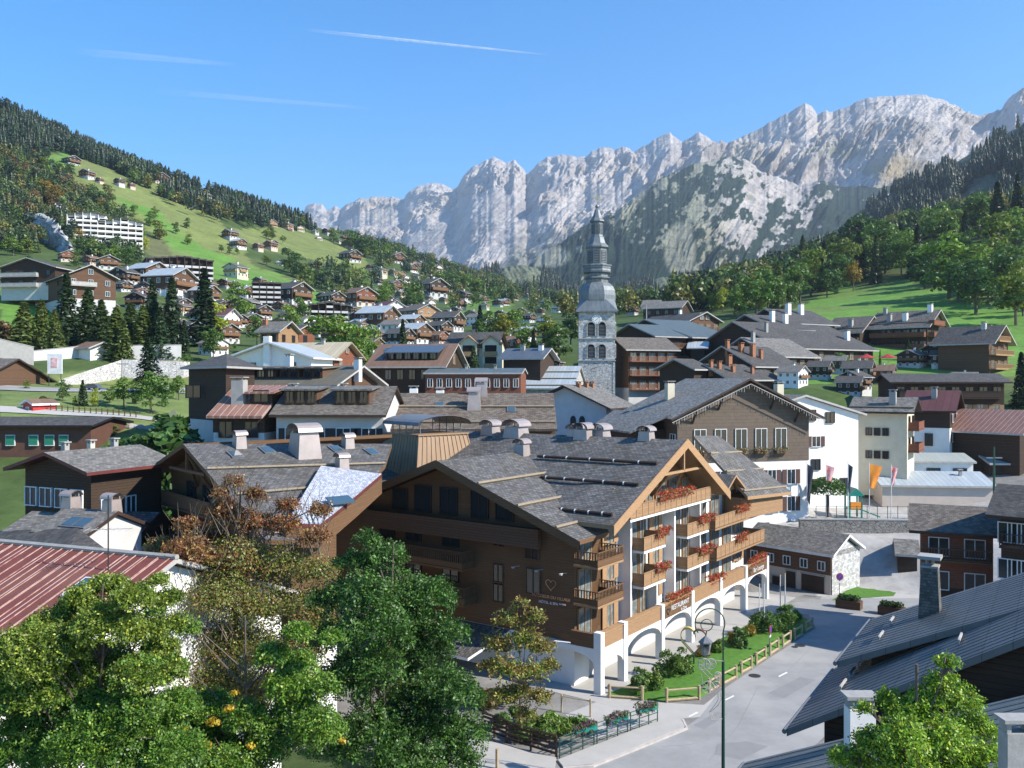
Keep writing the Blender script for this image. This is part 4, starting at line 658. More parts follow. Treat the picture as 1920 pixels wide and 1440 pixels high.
# centre
g=house('brown_sheet_house','brown sheet roofed house with a wide dark solar dormer',(860,644),150,-78,712,687,pitch=28,Hh=6,wall='dark',base='dark',roof='brownr',trim='trim',win=[('l',6,0,0,'dk',1.,1.5),('f',2,-1,0,'br',1.2,1.6)],balc=[('f',0,.1,.9,'board','redwood')])
dormer(g,g['L']*.46,'l',w=g['L']*.62,x0=.12,x1=.72,rise=1.25,wall='black',roof='solar',n=6)
skylight(g,g['L']*.85,.25,'l',1.,1.2); skylight(g,g['L']*.86,.66,'l',1.,1.2)
g=house('beige_apartment_house','sand coloured apartment house with two arched balcony gables',(945,622),185,-80,845,650,pitch=26,Hh=7.2,wall='cream',base='cream',roof='dgrey',trim='dtrim',win=[('l',4,0,1,'br',.9,1.2)])
for yf in(.12,.52):
    y=g['L']*yf; m=MB(); x=-g['hw']; z0=-0.; zt=g['ze']+2.0; m.prism([(x-.3,y-1.7,0),(x-.3,y+1.7,0),(x-.3,y+1.7,zt-1.2),(x-.3,y,zt+.2),(x-.3,y-1.7,zt-1.2)],(0,0,0),(3.5,0,0)); o=m.obj('balcony_bay',W['cream'],g['root'])
    rr_=MB(); rr_.prism([(x-.7,y-2.1,zt-1.3),(x-.7,y,zt+.35),(x-.7,y+2.1,zt-1.3),(x-.7,y+2.1,zt-1.5),(x-.7,y,zt+.1),(x-.7,y-2.1,zt-1.5)],(0,0,0),(4,0,0)); rr_.obj('roof',W['honeyp'],o)
    for zz in(.2,2.9,5.3): q=MB(); q.box(x-.36,x-.31,y-1.2,y+1.2,zz+.9,zz+2.2); q.obj('opening',W['black'],o); q=MB(); q.box(x-.9,x-.32,y-1.3,y+1.3,zz,zz+.9); q.obj('balcony',W['honeyp'],o)
g=house('green_roof_building','long low building with ribbed green grey metal roof and a row of small pale windows',(985,690),142,-84,805,700,pitch=9,hw=5,Hh=4.6,cat='building',wall='redwood',base='redwood',roof='gmetal',trim='trim',oe=.4,og=.3,win=[('l',10,0,0,'wh',.75,1.25)],chim=[(.3,-.2,.4,.4,'conc'),(.6,-.2,.4,.4,'conc')])
g=house('dark_barn','blue grey roofed dark timber house left of the church nave',(1035,652),160,-70,950,666,pitch=22,hw=5,Hh=6,wall='dark',base='dark',roof='bmetal',chim=[(.2,-.2,.8,.8,'wh'),(.6,-.2,.8,.8,'conc')])
g=house('church_nave','low church nave with pale banded slab roof left of the stone tower',(1090,686),160,-76,995,728,pitch=27,Hh=4,cat='church',wall='stonew',base='stonew',roof='metal',trim='trim',oe=.5,og=.4,bars=3)
g=house('chapel_hall','blue grey shaded hall with arched windows in front of the church tower',(1055,722),118,28,1112,766,ex=1145,Hh=6.8,cat='hall',wall='gwh',base='gwh',roof='grey',trim='dtrim',oe=1.,og=1.,chim=[(.35,.1,.6,.5,'brickc'),(.6,.1,.6,.5,'brickc'),(.8,.1,.6,.5,'brickc')])
for u in(-2.6,1.1,2.4):
    m=MB(); m.prism([(-.4,0,0),(.4,0,0),(.4,0,1.3),(.28,0,1.6),(0,0,1.75),(-.28,0,1.6),(-.4,0,1.3)],(0,-.05,0),(0,.05,0)); m.obj('window',W['glass'],g['root'],(u,g['y0']-.03,4.0))
g=house('shingle_roof_house','wide brown shingle roof with three snow bars and two tapered metal stacks',(1038,737),92,-90,745,804,pitch=24,Hh=8,wall='hotel',base='wh',roof='shing',trim='shing',oe=.7,og=.15,bars=2,chim=[(.5,-.42,1.1,1.5,'metal'),(.46,-.03,1.0,1.2,'metal'),(.73,.1,.8,.6,'wh'),(.9,.1,.8,.8,'wh')],win=[('l',6,0,0,'br')])
skylight(g,g['L']*.715,.36,'l'); skylight(g,g['L']*.27,.48,'l')
g=house('tourist_house','grey white house with dark shuttered window bays under two tile patterned dormers',(745,724),86,-87,540,778,pitch=24,Hh=4.6,wall='gwh',base='gwh',roof='taupe',trim='dtrim',oe=1.,og=.4,deep=4)
for i,yf in enumerate((.10,.34,.58,.82)): window(g['root'],'l',(g['xl']-.05,g['L']*(.06+.22*i)+1.1),1.6,1.25,1.7,'ds',1)
dormer(g,g['L']*.33,'l',w=3.3,x0=.05,x1=.66,rise=1.35,wall='brown',roof='grey',n=3); dormer(g,g['L']*.78,'l',w=3.1,x0=.05,x1=.66,rise=1.35,wall='brown',roof='grey',n=3)
balcony(g['root'],'l',(g['xl'],g['L']*.42),1.4,6.5,1.1,'bal','dark')
chimney(g['root'],-.9,g['L']*.47,g['zr']-.6,.6,.6,'wh'); chimney(g['root'],-.9,g['L']*.92,g['zr']-.6,.6,.6,'wh')
g=house('rusty_roof_house','white house with streaky rust coloured roof and wide grey masonry chimney',(538,722),87,-84,440,780,pitch=24,Hh=5.2,wall='dark',base='gwh',bh=3.6,roof='rust',trim='rust',oe=1.,og=.2,deep=4,win=[('l',2,0,0,'dk',1.2,1.4)])
balcony(g['root'],'l',(g['xl'],g['L']*.3),.9,3.6,1.1,'bal','dark'); chimney(g['root'],-3.6,g['L']*.62,g['zr']-3.6*g['k']+.6,1.15,1.5,'conc')
dm=dormer(g,g['L']*.2,'l',w=2.2,x0=.1,x1=.62,rise=1.0,wall='dark',roof='rust',n=1)
g=house('dormer_row_house','olive brown roofed timber house with a row of four shed dormers',(683,685),105,-68,470,722,pitch=22,Hh=7,wall='brown',base='wh',roof='oliver',trim='trim',oe=1.,og=1.,win=[('f',2,-1,0,'wh',1.,1.2)],chim=[(.02,-.15,.7,1.,'wh'),(.62,-.1,.7,1.4,'wh')])
for yf in(.28,.48,.68,.88): dormer(g,g['L']*yf,'l',w=2.7,x0=.1,x1=.66,rise=1.1,wall='brown',roof='oliver',n=2)
# hip roofed dark building
def hiphouse(name,label,ap,Y,corners,Hh,wall,roof,base='gwh',bh=2.5,cat='building',inset=.9,rot=0.):
    a=P(ap[0],ap[1],Y); cs=[P(*q) for q in corners]; c0=sum(cs,Vector())/len(cs); ze=sum(q.z for q in cs)/len(cs); zb=ze-Hh; o=empty(name,(c0.x,c0.y,zb)); tag(o,label,cat)
    lc=[(q.x-c0.x,q.y-c0.y,Hh) for q in cs]; top=(a.x-c0.x,a.y-c0.y,a.z-zb); m=MB(); n=len(lc)
    for i in range(n): m.face([lc[i],lc[(i+1)%n],top],0)
    m.face([(x,y,z-.2) for x,y,z in lc[::-1]],1)
    for i in range(n): p,q=lc[i],lc[(i+1)%n]; m.face([(p[0],p[1],p[2]-.2),(q[0],q[1],q[2]-.2),q,p],1)
    m.obj('roof',[W[roof],W['trim']],o); s=1-inset/max(2.,math.hypot(lc[0][0],lc[0][1]))
    w_=MB(); w_.prism([(x*s,y*s,bh) for x,y,z in lc],(0,0,0),(0,0,Hh-bh-.15)); w_.obj('wall',W[wall],o); b=MB(); b.prism([(x*s*1.01,y*s*1.01,-3) for x,y,z in lc],(0,0,0),(0,0,bh+3)); b.obj('base_wall',W[base],o); return o,lc
o,lc=hiphouse('hip_roof_block','tall dark timber block with grey pyramid roof at the left of the roofs',(425,663),97,[(337,692,93),(425,693,84),(492,690,95),(420,683,104)],8.6,'dark','dgrey','gwh',3.2)
window(o,'f',(-1.6,lc[0][1]*.6-3.9),5.5,1.4,1.2,'dk',1)
g=house('white_gable_house','white gabled chalet with tall white chimney breast and pale metal verge',(501,640),130,14,560,670,ex=588,Hh=5,wall='wh',base='wh',roof='metal',trim='whitep',oe=.9,og=1.1,win=[('f',2,0,0,'dk',1.5,1.6)])
m=MB(); m.box(-.5,.5,-.1,.7,-2,g['zr']+.8); m.obj('chimney_breast',W['wh'],g['root'],(-.4,g['y0']-.6,0))
g=house('cream_metal_roof_house','long house with cream coloured sheet metal roof and half hipped wooden end',(660,641),140,-72,560,671,pitch=28,Hh=5,wall='redwood',base='cream',bh=2,roof='cream_r',trim='cream_r',win=[('l',5,0,0,'dk'),('f',2,-1,0,'br')],chim=[(.5,-.1,.5,.5,'conc')])
house('honey_wood_house','small honey coloured timber house with pale grey roof above the cream roof',(548,602),180,-72,500,621,pitch=27,Hh=5,wall='honey',base='cream',roof='grey',win=[('l',2,0,0,'dk'),('f',2,-1,0,'dk')],chim=[(.9,-.3,.8,1,'brickc')])
house('honey_wood_house','darker timber annex touching the small honey coloured house',(578,608),186,-60,550,622,pitch=25,Hh=5,wall='redwood',base='cream',roof='dgrey',win=[('f',1,0,0,'dk')])
# left edge
g=house('green_shutter_building','long flat eaved brown boarded building with six green shuttered windows',(214,781),96,-90,-60,795,pitch=8,hw=5,Hh=6.0,L=20,cat='building',wall='brownv',base='wh',bh=2.6,roof='dgrey',trim='black',oe=.8,og=.5)
for px_ in(21,54,85,129,159,186,-12,-45):
    y=g['L']*0+((246-px_)/F*91); o=window(g['root'],'l',(g['xl']-.06,y),3.9,.85,1.0,'wh',1); sh=MB(); sh.box(-.42,.42,-.16,-.1,0,1.0); sh.obj('shutter',W['gshut'],o)
for px_ in(21,54): o=window(g['root'],'l',(g['xl']-.12,(246-px_)/F*91),.6,1.1,1.5,'wh',1); sh=MB(); sh.box(-.6,.6,-.16,-.1,0,1.5); sh.obj('shutter',W['gshut'],o)
g=house('white_frame_chalet','dark timber chalet with four white framed openings across its gable',(82,848),62,24,172,886,ex=163,Hh=7.2,wall='dark',base='wh',bh=1.6,roof='grey',trim='rtrim',oe=.9,og=1.1,bars=0,L=8.6,chim=[(.25,-.12,.4,.45,'conc'),(.5,-.1,.4,.45,'cream'),(.75,-.1,.4,.45,'conc')])
for i in range(4):
    window(g['root'],'f',(-2.6+i*1.55,g['y0']-.1),4.5,1.1,1.25,'wh',1)
for u in(-2.,.2): m=MB(); m.box(-.55,.55,-.1,-.02,0,.1); m.obj('sill',W['whitep'],g['root'],(u,g['y0'],2.1))
for y in(1.2,3.4): window(g['root'],'r',(g['xr']+.05,g['y0']+y),3.4,.8,1.6,'wh',1)
m=MB(); m.box(-4.4,.0,-1.5,0,0,.9); m.obj('terrace_wall',W['wh'],g['root'],(-.4,g['y0']-.2,0))
g=house('grey_shingle_cottage','low cottage with grey roof and two skylights below the dark chalet',(222,958),58,-68,122,1006,pitch=24,Hh=3.6,wall='gwh',base='gwh',roof='grey',trim='dtrim',oe=.5,og=.3,chim=[(.18,.1,.8,.8,'metal'),(.95,.1,.8,.8,'metal')])
for yf in(.28,.5): skylight(g,g['L']*yf,.55,'l',1.1,1.2)
house('grey_shingle_cottage','shaded cottage with blue skylights beneath the larch wing balconies',(300,960),64,-80,225,1000,pitch=26,Hh=3.6,wall='dark',base='gwh',roof='slate',trim='dtrim',oe=.4,og=.3)
house('grey_shingle_cottage','small grey roofed annex left of the skylight cottage',(130,962),60,-72,60,1000,pitch=22,Hh=3,wall='gwh',base='gwh',roof='grey',oe=.4,og=.3)
hiphouse('stud_roof_house','dark green grey hipped roof dotted with snow studs behind the red roof',(146,990),56,[(-40,1012,60),(120,1030,50),(212,1030,52),(120,1000,62)],4,'dark','dgrey','gwh',1.,cat='house',inset=.4)
house('lattice_gable_shed','little red roofed shed with criss cross lattice gable',(236,929),68,12,270,950,ex=282,Hh=2.6,cat='shed',wall='brown',base='brown',roof='rust',trim='whitep',oe=.3,og=.3)
# right hand side
g=house('garage_house','two storey garage house with brown upper floor and whitewashed end wall',(1594,1002),88,-42,1440,1041,hw=3.3,pitch=27,Hh=4.3,L=10.5,wall='brown',base='pink',bh=2.2,roof='grey',trim='whitep',oe=.35,og=.5,win=[('l',5,0,0,'wh',.7,.8)],bars=0)
m=MB(); m.box(g['xl']+.12,g['xr']-.12,-.02,.04,0,4.5); m.prism([(g['xl']+.12,-.02,4.0),(g['xr']-.12,-.02,4.0),(0,-.02,5.45)],(0,0,0),(0,.06,0)); m.obj('whitewashed_wall',W['lime'],g['root'],(0,g['y0']-.07,0))
for y,w_,h_ in((1.9,2.4,1.95),(4.3,1.0,1.95),(6.0,.8,1.2)): m=MB(); m.box(-w_/2,w_/2,-.02,.05,0,h_); o=m.obj('door',W['dark'],g['root'],(g['xl']-.08,g['y0']+y,0.02),(0,0,ROT['l'])); f=MB(); f.box(-w_/2-.12,w_/2+.12,-.04,.04,h_,h_+.12); f.obj('lintel',W['conc'],o)
house('flat_shed','long cream shed with pale blue metal roof behind the flagpoles',(1838,884),112,-84,1628,912,pitch=14,Hh=4.3,cat='shed',wall='pink',base='pink',bh=2,roof='metal',trim='trim',oe=.4,og=.3,chim=[(.22,-.3,.35,.5,'conc')])
house('flat_shed','upper white shed wall with corrugated roof behind the pale blue roof',(1808,849),119,-84,1608,866,pitch=12,Hh=6,cat='shed',wall='wh',base='wh',bh=2,roof='corr',trim='trim',oe=.4,og=.3,win=[('l',4,0,0,'dk',1.6,.4)])
house('flat_shed','open sided market shed with corrugated roof at the right edge',(1990,829),125,-86,1800,870,pitch=14,Hh=5,cat='shed',wall='dark',base='pink',bh=2,roof='corr',trim='trim',oe=.8,og=.3)
g=house('dark_balcony_chalet','dark red timber chalet with baluster balcony beyond the near roofs',(1880,952),72,-66,1765,1000,pitch=26,hw=3.6,Hh=5.6,L=7,wall='redwood',base='dark',bh=1,roof='taupe',trim='dtrim',win=[('l',2,0,1,'wh',1.4,1.4)],balc=[('l',0,.02,.98,'bal','brown',1.)])
house('dark_balcony_chalet','larger near black chalet at the right edge shading its neighbour',(1995,915),66,-50,1880,950,pitch=26,hw=4.0,Hh=8,L=4.5,wall='dark',base='dark',bh=1,roof='dgrey',trim='dtrim',win=[('l',3,0,1,'wh',1.2,1.4)],balc=[('l',0,.02,.98,'bal','dark',1.)])
house('plank_shed','small dark shed with grey roof on the pale parking slope',(1722,1012),92,-70,1675,1030,pitch=24,hw=2.6,Hh=2.4,cat='shed',wall='dark',base='dark',bh=.3,roof='grey',oe=.4,og=.3)
house('rust_roof_barn','dark barn with rust brown roof at the right edge behind the market shed',(1960,770),118,-35,1900,815,pitch=26,hw=6,Hh=5,L=12,cat='barn',wall='dark',base='dark',roof='rust')
# ---------------------------------------------------------------- church tower
def church():
    Y=168.; ang=R(7); c=P(1120,735,Y); hw=3.42; zb=9.; root=empty('church_tower',(c.x+.3,Y+hw,zb),-ang); tag(root,'tall stone church tower with stepped grey tin baroque spire and gilded cross','church tower')
    zz=lambda py:H-(py-CY)/F*Y-zb
    m=MB(); m.box(-hw,hw,-hw,hw,-4,zz(677)); m.obj('rubble_shaft',W['stonew'],root)
    for a in(-1,1):
        for b in(-1,1): q=MB(); q.box(a*hw-.35 if a>0 else -hw-.06,hw+.06 if a>0 else -hw+.35,b*hw-.35 if b>0 else -hw-.06,hw+.06 if b>0 else -hw+.35,-4,zz(677)); q.obj('quoin',W['ash'],root)
    m=MB(); m.box(-hw,hw,-hw,hw,zz(677)+.2,zz(636)); m.box(-hw-.02,hw+.02,-hw-.02,hw+.02,zz(636)+.2,zz(585)); m.obj('belfry_wall',W['ash'],root)
    for z in(zz(677),zz(636)): q=MB(); q.box(-hw-.2,hw+.2,-hw-.2,hw+.2,z,z+.2); q.obj('string_course',W['conc'],root)
    for f,ux in(('f',(-1.05,1.05)),('r',(-1.05,1.05)),('l',(-1.05,1.05)),('b',(-1.05,1.05))):
        for u in ux:
            for z,h_ in((zz(630)-.0,2.55),(zz(671),2.5)):
                pos={'f':(u,-hw-.04),'r':(hw+.04,u),'l':(-hw-.04,u),'b':(u,hw+.04)}[f]
                w_=.66; arc=[(w_*math.cos(math.pi*i/8),0,h_-.6+w_*math.sin(math.pi*i/8)) for i in range(9)]
                q=MB(); q.prism([(-w_,0,0),(w_,0,0)]+arc,(0,-.02,0),(0,.06,0)); o=q.obj('belfry_opening',W['black'],root,(pos[0],pos[1],z),(0,0,ROT[f]))
                s=MB(); w2=.82; ar=[(w2*math.cos(math.pi*i/8),-.1,h_-.6+w2*math.sin(math.pi*i/8)) for i in range(9)]; pts=[(w2,-.1,0)]+ar+[(-w2,-.1,0)]
                s.tube(pts,.10,4); s.obj('stone_surround',W['ash'],o); lv=MB()
                for i in range(8): lv.box(-w_+.04,w_-.04,-.07,-.03,.1+i*.27,.2+i*.27)
                lv.obj('louvre',W['zinc'],o)
    m=MB(); m.lathe([(0.01,0),(.92,0),(.92,.12),(.80,.14),(.01,.14)],28,cap=False); o=m.obj('clock_face',W['wh'],root,(0,-hw-.06,zz(599)),(R(90),0,0))
    q=MB()
    for i in range(12): a=R(30*i); q.box(math.sin(a)*.66-.035,math.sin(a)*.66+.035,math.cos(a)*.66-.07,math.cos(a)*.66+.07,.145,.17)
    q.obj('hour_mark',W['iron'],o)
    for L_,a,n_ in((.42,R(232),'hour_hand'),(.62,R(52),'minute_hand')): q=MB(); q.box(-.035,.035,-.08,L_,.17,.19); q.obj(n_,W['iron'],o,rot=(0,0,-a))
    # roof skirt, square to octagon
    z0=zz(585); q=MB(); e=hw+.55; q.box(-e,e,-e,e,z0,z0+.25); zt=zz(557); oct_=lambda r,z:[(r*math.cos(R(22.5+45*i)),r*math.sin(R(22.5+45*i)),z) for i in range(8)]
    sq=[(e,e,z0+.25),(-e,e,z0+.25),(-e,-e,z0+.25),(e,-e,z0+.25)]; O=oct_(3.55,zt); k=len(q.v); q.v+=sq+O
    for f in((0,4,5),(0,5,1),(1,5,6),(1,6,7),(1,7,2),(2,7,8),(2,8,9),(2,9,3),(3,9,10),(3,10,11),(3,11,0),(0,11,4)): q.f.append(tuple(k+i for i in f)); q.m.append(0)
    q.obj('skirt_roof',W['lead'],root)
    def lat(name,prof,r0=R(22.5)): q=MB(); q.lathe([(r,zz(py)) for r,py in prof],8,rot=r0); return q.obj(name,W['lead'],root)
    lat('dome',[(3.72,568),(3.82,560),(3.86,552),(3.74,543),(3.35,535),(2.7,529),(2.25,527)])
    lat('lower_collar',[(2.25,527),(2.3,522),(2.75,519),(2.2,515),(2.15,510),(2.8,508),(2.85,505),(2.75,501),(2.85,500.6),(2.85,496),(3.05,496),(3.05,494),(2.0,492)])
    lat('lower_lantern',[(1.95,493),(1.95,463),(2.15,461),(2.15,459)])
    lat('middle_roof',[(2.35,460),(2.35,457.5),(1.75,452),(1.45,444),(1.35,440)])
    lat('upper_lantern',[(1.2,441),(1.2,438),(1.12,436),(1.12,412),(1.3,411),(1.3,409.5)])
    lat('top_roof',[(1.5,410),(1.45,408),(1.05,403),(.75,396),(.5,388),(.16,384)])
    for n_,rad,p0,p1,w_ in(('shuttered_opening',1.83,489,467,.95),('small_opening',1.05,433,416,.52)):
        for i in range(8):
            a=R(45*i); zb_=zz(p0); zt_=zz(p1); q=MB(); q.box(-w_/2,w_/2,-.06,0,0,zt_-zb_); o=q.obj(n_,W['black'],root,(math.cos(a)*rad,math.sin(a)*rad,zb_),(0,0,a+math.pi/2)); s=MB()
            for j in range(7): s.box(-w_/2+.05,w_/2-.05,-.10,-.06,j*(zt_-zb_)/7+.05,j*(zt_-zb_)/7+.05+(zt_-zb_)/13)
            s.box(-w_/2-.07,-w_/2,-.12,0,-.05,zt_-zb_+.05); s.box(w_/2,w_/2+.07,-.12,0,-.05,zt_-zb_+.05); s.obj('shutter',W['lead'],o)
    q=MB(); q.lathe([(.02,zz(385)),(.3,zz(383)),(.38,zz(380.5)),(.3,zz(378)),(.05,zz(376)),(.05,zz(350))],10); q.obj('finial_ball',W['lead'],root)
    q=MB(); q.box(-.06,.06,-.04,.04,zz(377),zz(351)); q.box(-.75,.75,-.04,.04,zz(364)-.06,zz(364)+.06); q.tube([(.3*math.cos(t*.524),0,zz(364)+.3*math.sin(t*.524)) for t in range(13)],.035,4); q.obj('cross',W['gold'],root)
church()
# ---------------------------------------------------------------- the hotel
HO=empty('hotel',HC,-R(35.66)); tag(HO,'large larch clad hotel with grey shingle roofs, white arcade and geranium balconies','hotel')
# local: x = outward from the street facade, y = along the facade away from the camera
def hp(x,y,z): return HC+hn*x+hd*y+Vector((0,0,z))
def hbox(name,mat,x0,x1,y0,y1,z0,z1,parent=None): m=MB(); m.box(x0,x1,y0,y1,z0,z1); return m.obj(name,W[mat],parent or HO)
L1,L2,L3,L4=3.05,5.75,8.4,11.05
# walls
hbox('rear_wall','gwh',-26,-2.6,.3,30,-3,L1-.2)
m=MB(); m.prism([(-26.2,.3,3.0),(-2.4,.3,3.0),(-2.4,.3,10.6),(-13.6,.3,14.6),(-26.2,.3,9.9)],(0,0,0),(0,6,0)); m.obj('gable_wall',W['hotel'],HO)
m=MB(); m.prism([(-26.2,.28,-3),(-2.4,.28,-3),(-2.4,.28,3.0),(-26.2,.28,3.0)],(0,0,0),(0,2,0)); m.obj('plinth_wall',W['wh'],HO)
hbox('facade_wall','wh',-14,-2.4,2.4,31.8,L1,L4+.0)
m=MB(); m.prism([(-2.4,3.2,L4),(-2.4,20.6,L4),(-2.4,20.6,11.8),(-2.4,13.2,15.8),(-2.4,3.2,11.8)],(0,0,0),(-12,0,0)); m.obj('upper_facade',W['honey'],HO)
# left gable roof
def slab(name,pts,mat,th=.3,trim='dtrim',parent=HO):
    "roof slope polygon (local points, top surface)"
    m=MB(); n=len(pts); v=Vector((0,0,-th)); m.face(pts,0); m.face([Vector(p)+v for p in pts[::-1]],1)
    for i in range(n): p,q=pts[i],pts[(i+1)%n]; m.face([p,Vector(p)+v,Vector(q)+v,q],1)
    return m.obj(name,[W[mat],W[trim]],parent)
yA=-1.3
slab('roof',[(-13.6,yA,15.05),(-1.2,yA,10.35),(-1.2,3.0,10.35),(-6.6,11.0,12.4),(-13.6,14.2,15.05)],'slate',trim='hotel')
slab('roof',[(-13.6,14.2,15.05),(-13.6,yA,15.05),(-27.2,yA,10.0),(-27.2,8.,10.0)][::-1],'slate',trim='hotel')
fas=MB()
for a_,b_ in(((-13.6,15.05),(-1.0,10.28)),((-13.6,15.05),(-27.4,9.93))):
    fas.face([(a_[0],yA-.06,a_[1]+.05),(a_[0],yA-.06,a_[1]-.55),(b_[0],yA-.06,b_[1]-.55),(b_[0],yA-.06,b_[1]+.05)]); fas.face([(a_[0],yA+.02,a_[1]-.55),(a_[0],yA+.02,a_[1]+.05),(b_[0],yA+.02,b_[1]+.05),(b_[0],yA+.02,b_[1]-.55)]); fas.face([(a_[0],yA-.06,a_[1]-.55),(a_[0],yA+.02,a_[1]-.55),(b_[0],yA+.02,b_[1]-.55),(b_[0],yA-.06,b_[1]-.55)])
fas.obj('bargeboard',W['hotel'],HO)
for x,y0_,y1_ in((-9.6,yA,9.9),(-6.1,yA,9.2),(-2.9,yA,4.6)):
    z=15.05-(13.6+x)*.379+.12; m=MB(); m.tube([(x,y0_,z),(x,y1_,z)],.11,6); m.obj('snow_bar',W['barlog'],HO)
# main roof, ridge across, asymmetric gable towards the street
zR=16.35; yR=13.2; xg=.1
slab('roof',[(xg,yR,zR),(-38,yR,zR),(-38,3.,11.6),(-9.,3.,11.6),(-6.5,1.4,11.2),(xg,1.4,11.15)][::-1],'slatey',trim='honeyp')
slab('roof',[(xg,yR,zR),(xg,21.8,11.4),(-38,21.8,11.4),(-38,yR,zR)][::-1],'slatey',trim='honeyp')
for y,xa,xb in((9.3,-11.5,-.6),(6.3,-9.2,-.6),(2.4,-6.2,-.6)):
    z=zR-(yR-y)*(zR-11.15)/(yR-1.4)+.13; m=MB(); m.tube([(xa,y,z),(xb,y,z)],.13,6); m.obj('snow_bar',W['dtrim'],HO)
    for i in range(5): q=MB(); q.tube([(xa+(xb-xa)*(i+.3)/5-.04,y,z),(xa+(xb-xa)*(i+.3)/5+.04,y,z)],.16,6); q.obj('bracket',W['whitep'],HO.children[-1] if False else HO)
bg_=MB()
for a_,b_ in(((yR,zR),(1.2,11.07)),((yR,zR),(22.,11.3))):
    for (dx,top,bot) in((.08,.1,-.62),):
        p=[(xg+.02,a_[0],a_[1]+top),(xg+.02,a_[0],a_[1]+bot),(xg+.02,b_[0],b_[1]+bot),(xg+.02,b_[0],b_[1]+top)]; bg_.prism(p if b_[0]<a_[0] else p[::-1],(0,0,0),(.09,0,0))
bg_.obj('bargeboard',W['honeyp'],HO)
# rotated rear wing roof, slope towards the right
wa=P(1300,817,84); wb=P(1348,817,90); wc=P(1484,922,86); wd=P(1402,931,80)
def lw(p): q=p-HC; return (q.dot(hn),q.dot(hd),q.z)
slab('roof',[lw(p) for p in (wa,wd,wc,wb)],'slatey',trim='honeyp')
for f in(.32,.62,.93):
    p=wa.lerp(wd,f); q=wb.lerp(wc,f); m=MB(); u=Vector((0,0,.13)); m.tube([lw(p+u),lw(q+u)],.11,6); m.obj('snow_bar',W['barlog'],HO)
we=lw(wd); wf=lw(wc); wg=lw(wb); m=MB(); m.prism([(we[0]-.6,we[1],L3),(wf[0]-.6,wf[1]-.8,L3),(wf[0]-.6,wf[1]-.8,wf[2]-.2),(we[0]-.6,we[1],we[2]-.2)],(0,0,0),(-4,1.2,0)); m.obj('wing_wall',W['honey'],HO)
m=MB(); m.prism([(-2.4,21.5,L4-.1),(-2.4,31.8,L4-.1),(-2.4,31.8,11.0),(-2.4,21.5,12.3)],(0,0,0),(-8,0,0)); m.obj('wing_facade',W['honey'],HO)
# small gablet
sg=[(-.3,24.6,12.6),(-.3,22.2,11.2),(-5,22.2,11.2),(-5,24.6,12.6)]; slab('roof',sg,'slate',.2,'honeyp'); slab('roof',[(-.3,27.,11.2),(-.3,24.6,12.6),(-5,24.6,12.6),(-5,27.,11.2)],'slate',.2,'honeyp')
m=MB(); m.prism([(-1.2,22.6,L4),(-1.2,26.6,L4),(-1.2,26.6,11.2),(-1.2,24.6,12.35),(-1.2,22.6,11.2)],(0,0,0),(-1.3,0,0)); m.obj('gablet_wall',W['honey'],HO)
# arcade
pil=[0,3.3,9.2,14.6,20.5,26.4,32.]
for i,u in enumerate(pil): hbox('pillar','wh',-.55,0,u-.25,u+.25,-.5,4.12)
for i in range(6):
    a,b=pil[i]+.25,pil[i+1]-.25; mid=(a+b)/2; hw_=(b-a)/2; top=3.0; sp=2.45 if i else 1.9; ri=.75 if i else .6; m=MB(); n=14
    arc=[(mid-hw_*math.cos(math.pi*j/n),sp-.55+(ri+.2)*math.sin(math.pi*j/n)) for j in range(n+1)]
    for j in range(n):
        (u0,z0),(u1,z1)=arc[j],arc[j+1]
        m.hexa([(-.45,u0,z0),(-.08,u0,z0),(-.08,u1,z1),(-.45,u1,z1),(-.45,u0,top),(-.08,u0,top),(-.08,u1,top),(-.45,u1,top)])
    m.obj('arch',W['wh'],HO)
    if i in(0,1,3,4) or i==2 or i==5:
        hbox('parapet','honey' if i not in(2,5) else 'honey',-.42,-.12,a,b,top,3.98); hbox('handrail','honeyp',-.5,-.05,a,b,3.98,4.05)
# front end arch towards the camera
m=MB(); n=14; arc=[(-4.4+ (-math.cos(math.pi*j/n)*2.0)+1.9-.0, 1.75+.85*math.sin(math.pi*j/n)) for j in range(n+1)]
for j in range(n):
    (u0,z0),(u1,z1)=arc[j],arc[j+1]; m.hexa([(u0,-.2,z0),(u1,-.2,z1),(u1,.2,z1),(u0,.2,z0),(u0,-.2,3.0),(u1,-.2,3.0),(u1,.2,3.0),(u0,.2,3.0)])
m.obj('arch',W['wh'],HO); hbox('parapet','hotel',-2.4,-.55,-.2,.1,3.02,3.98)
hbox('terrace_slab','conc',-2.4,-.5,0.12,32,2.8,3.0)
hbox('arcade_back_wall','wh',-4.6,-4.4,2.2,32,-.3,2.79); hbox('arcade_ceiling','wh',-4.4,-2.4,2.2,32,2.6,2.79)
m=MB(); m.box(-5.,2,-1.5,34,-.02,.02); m.obj('arcade_paving',W['pave'],HO)
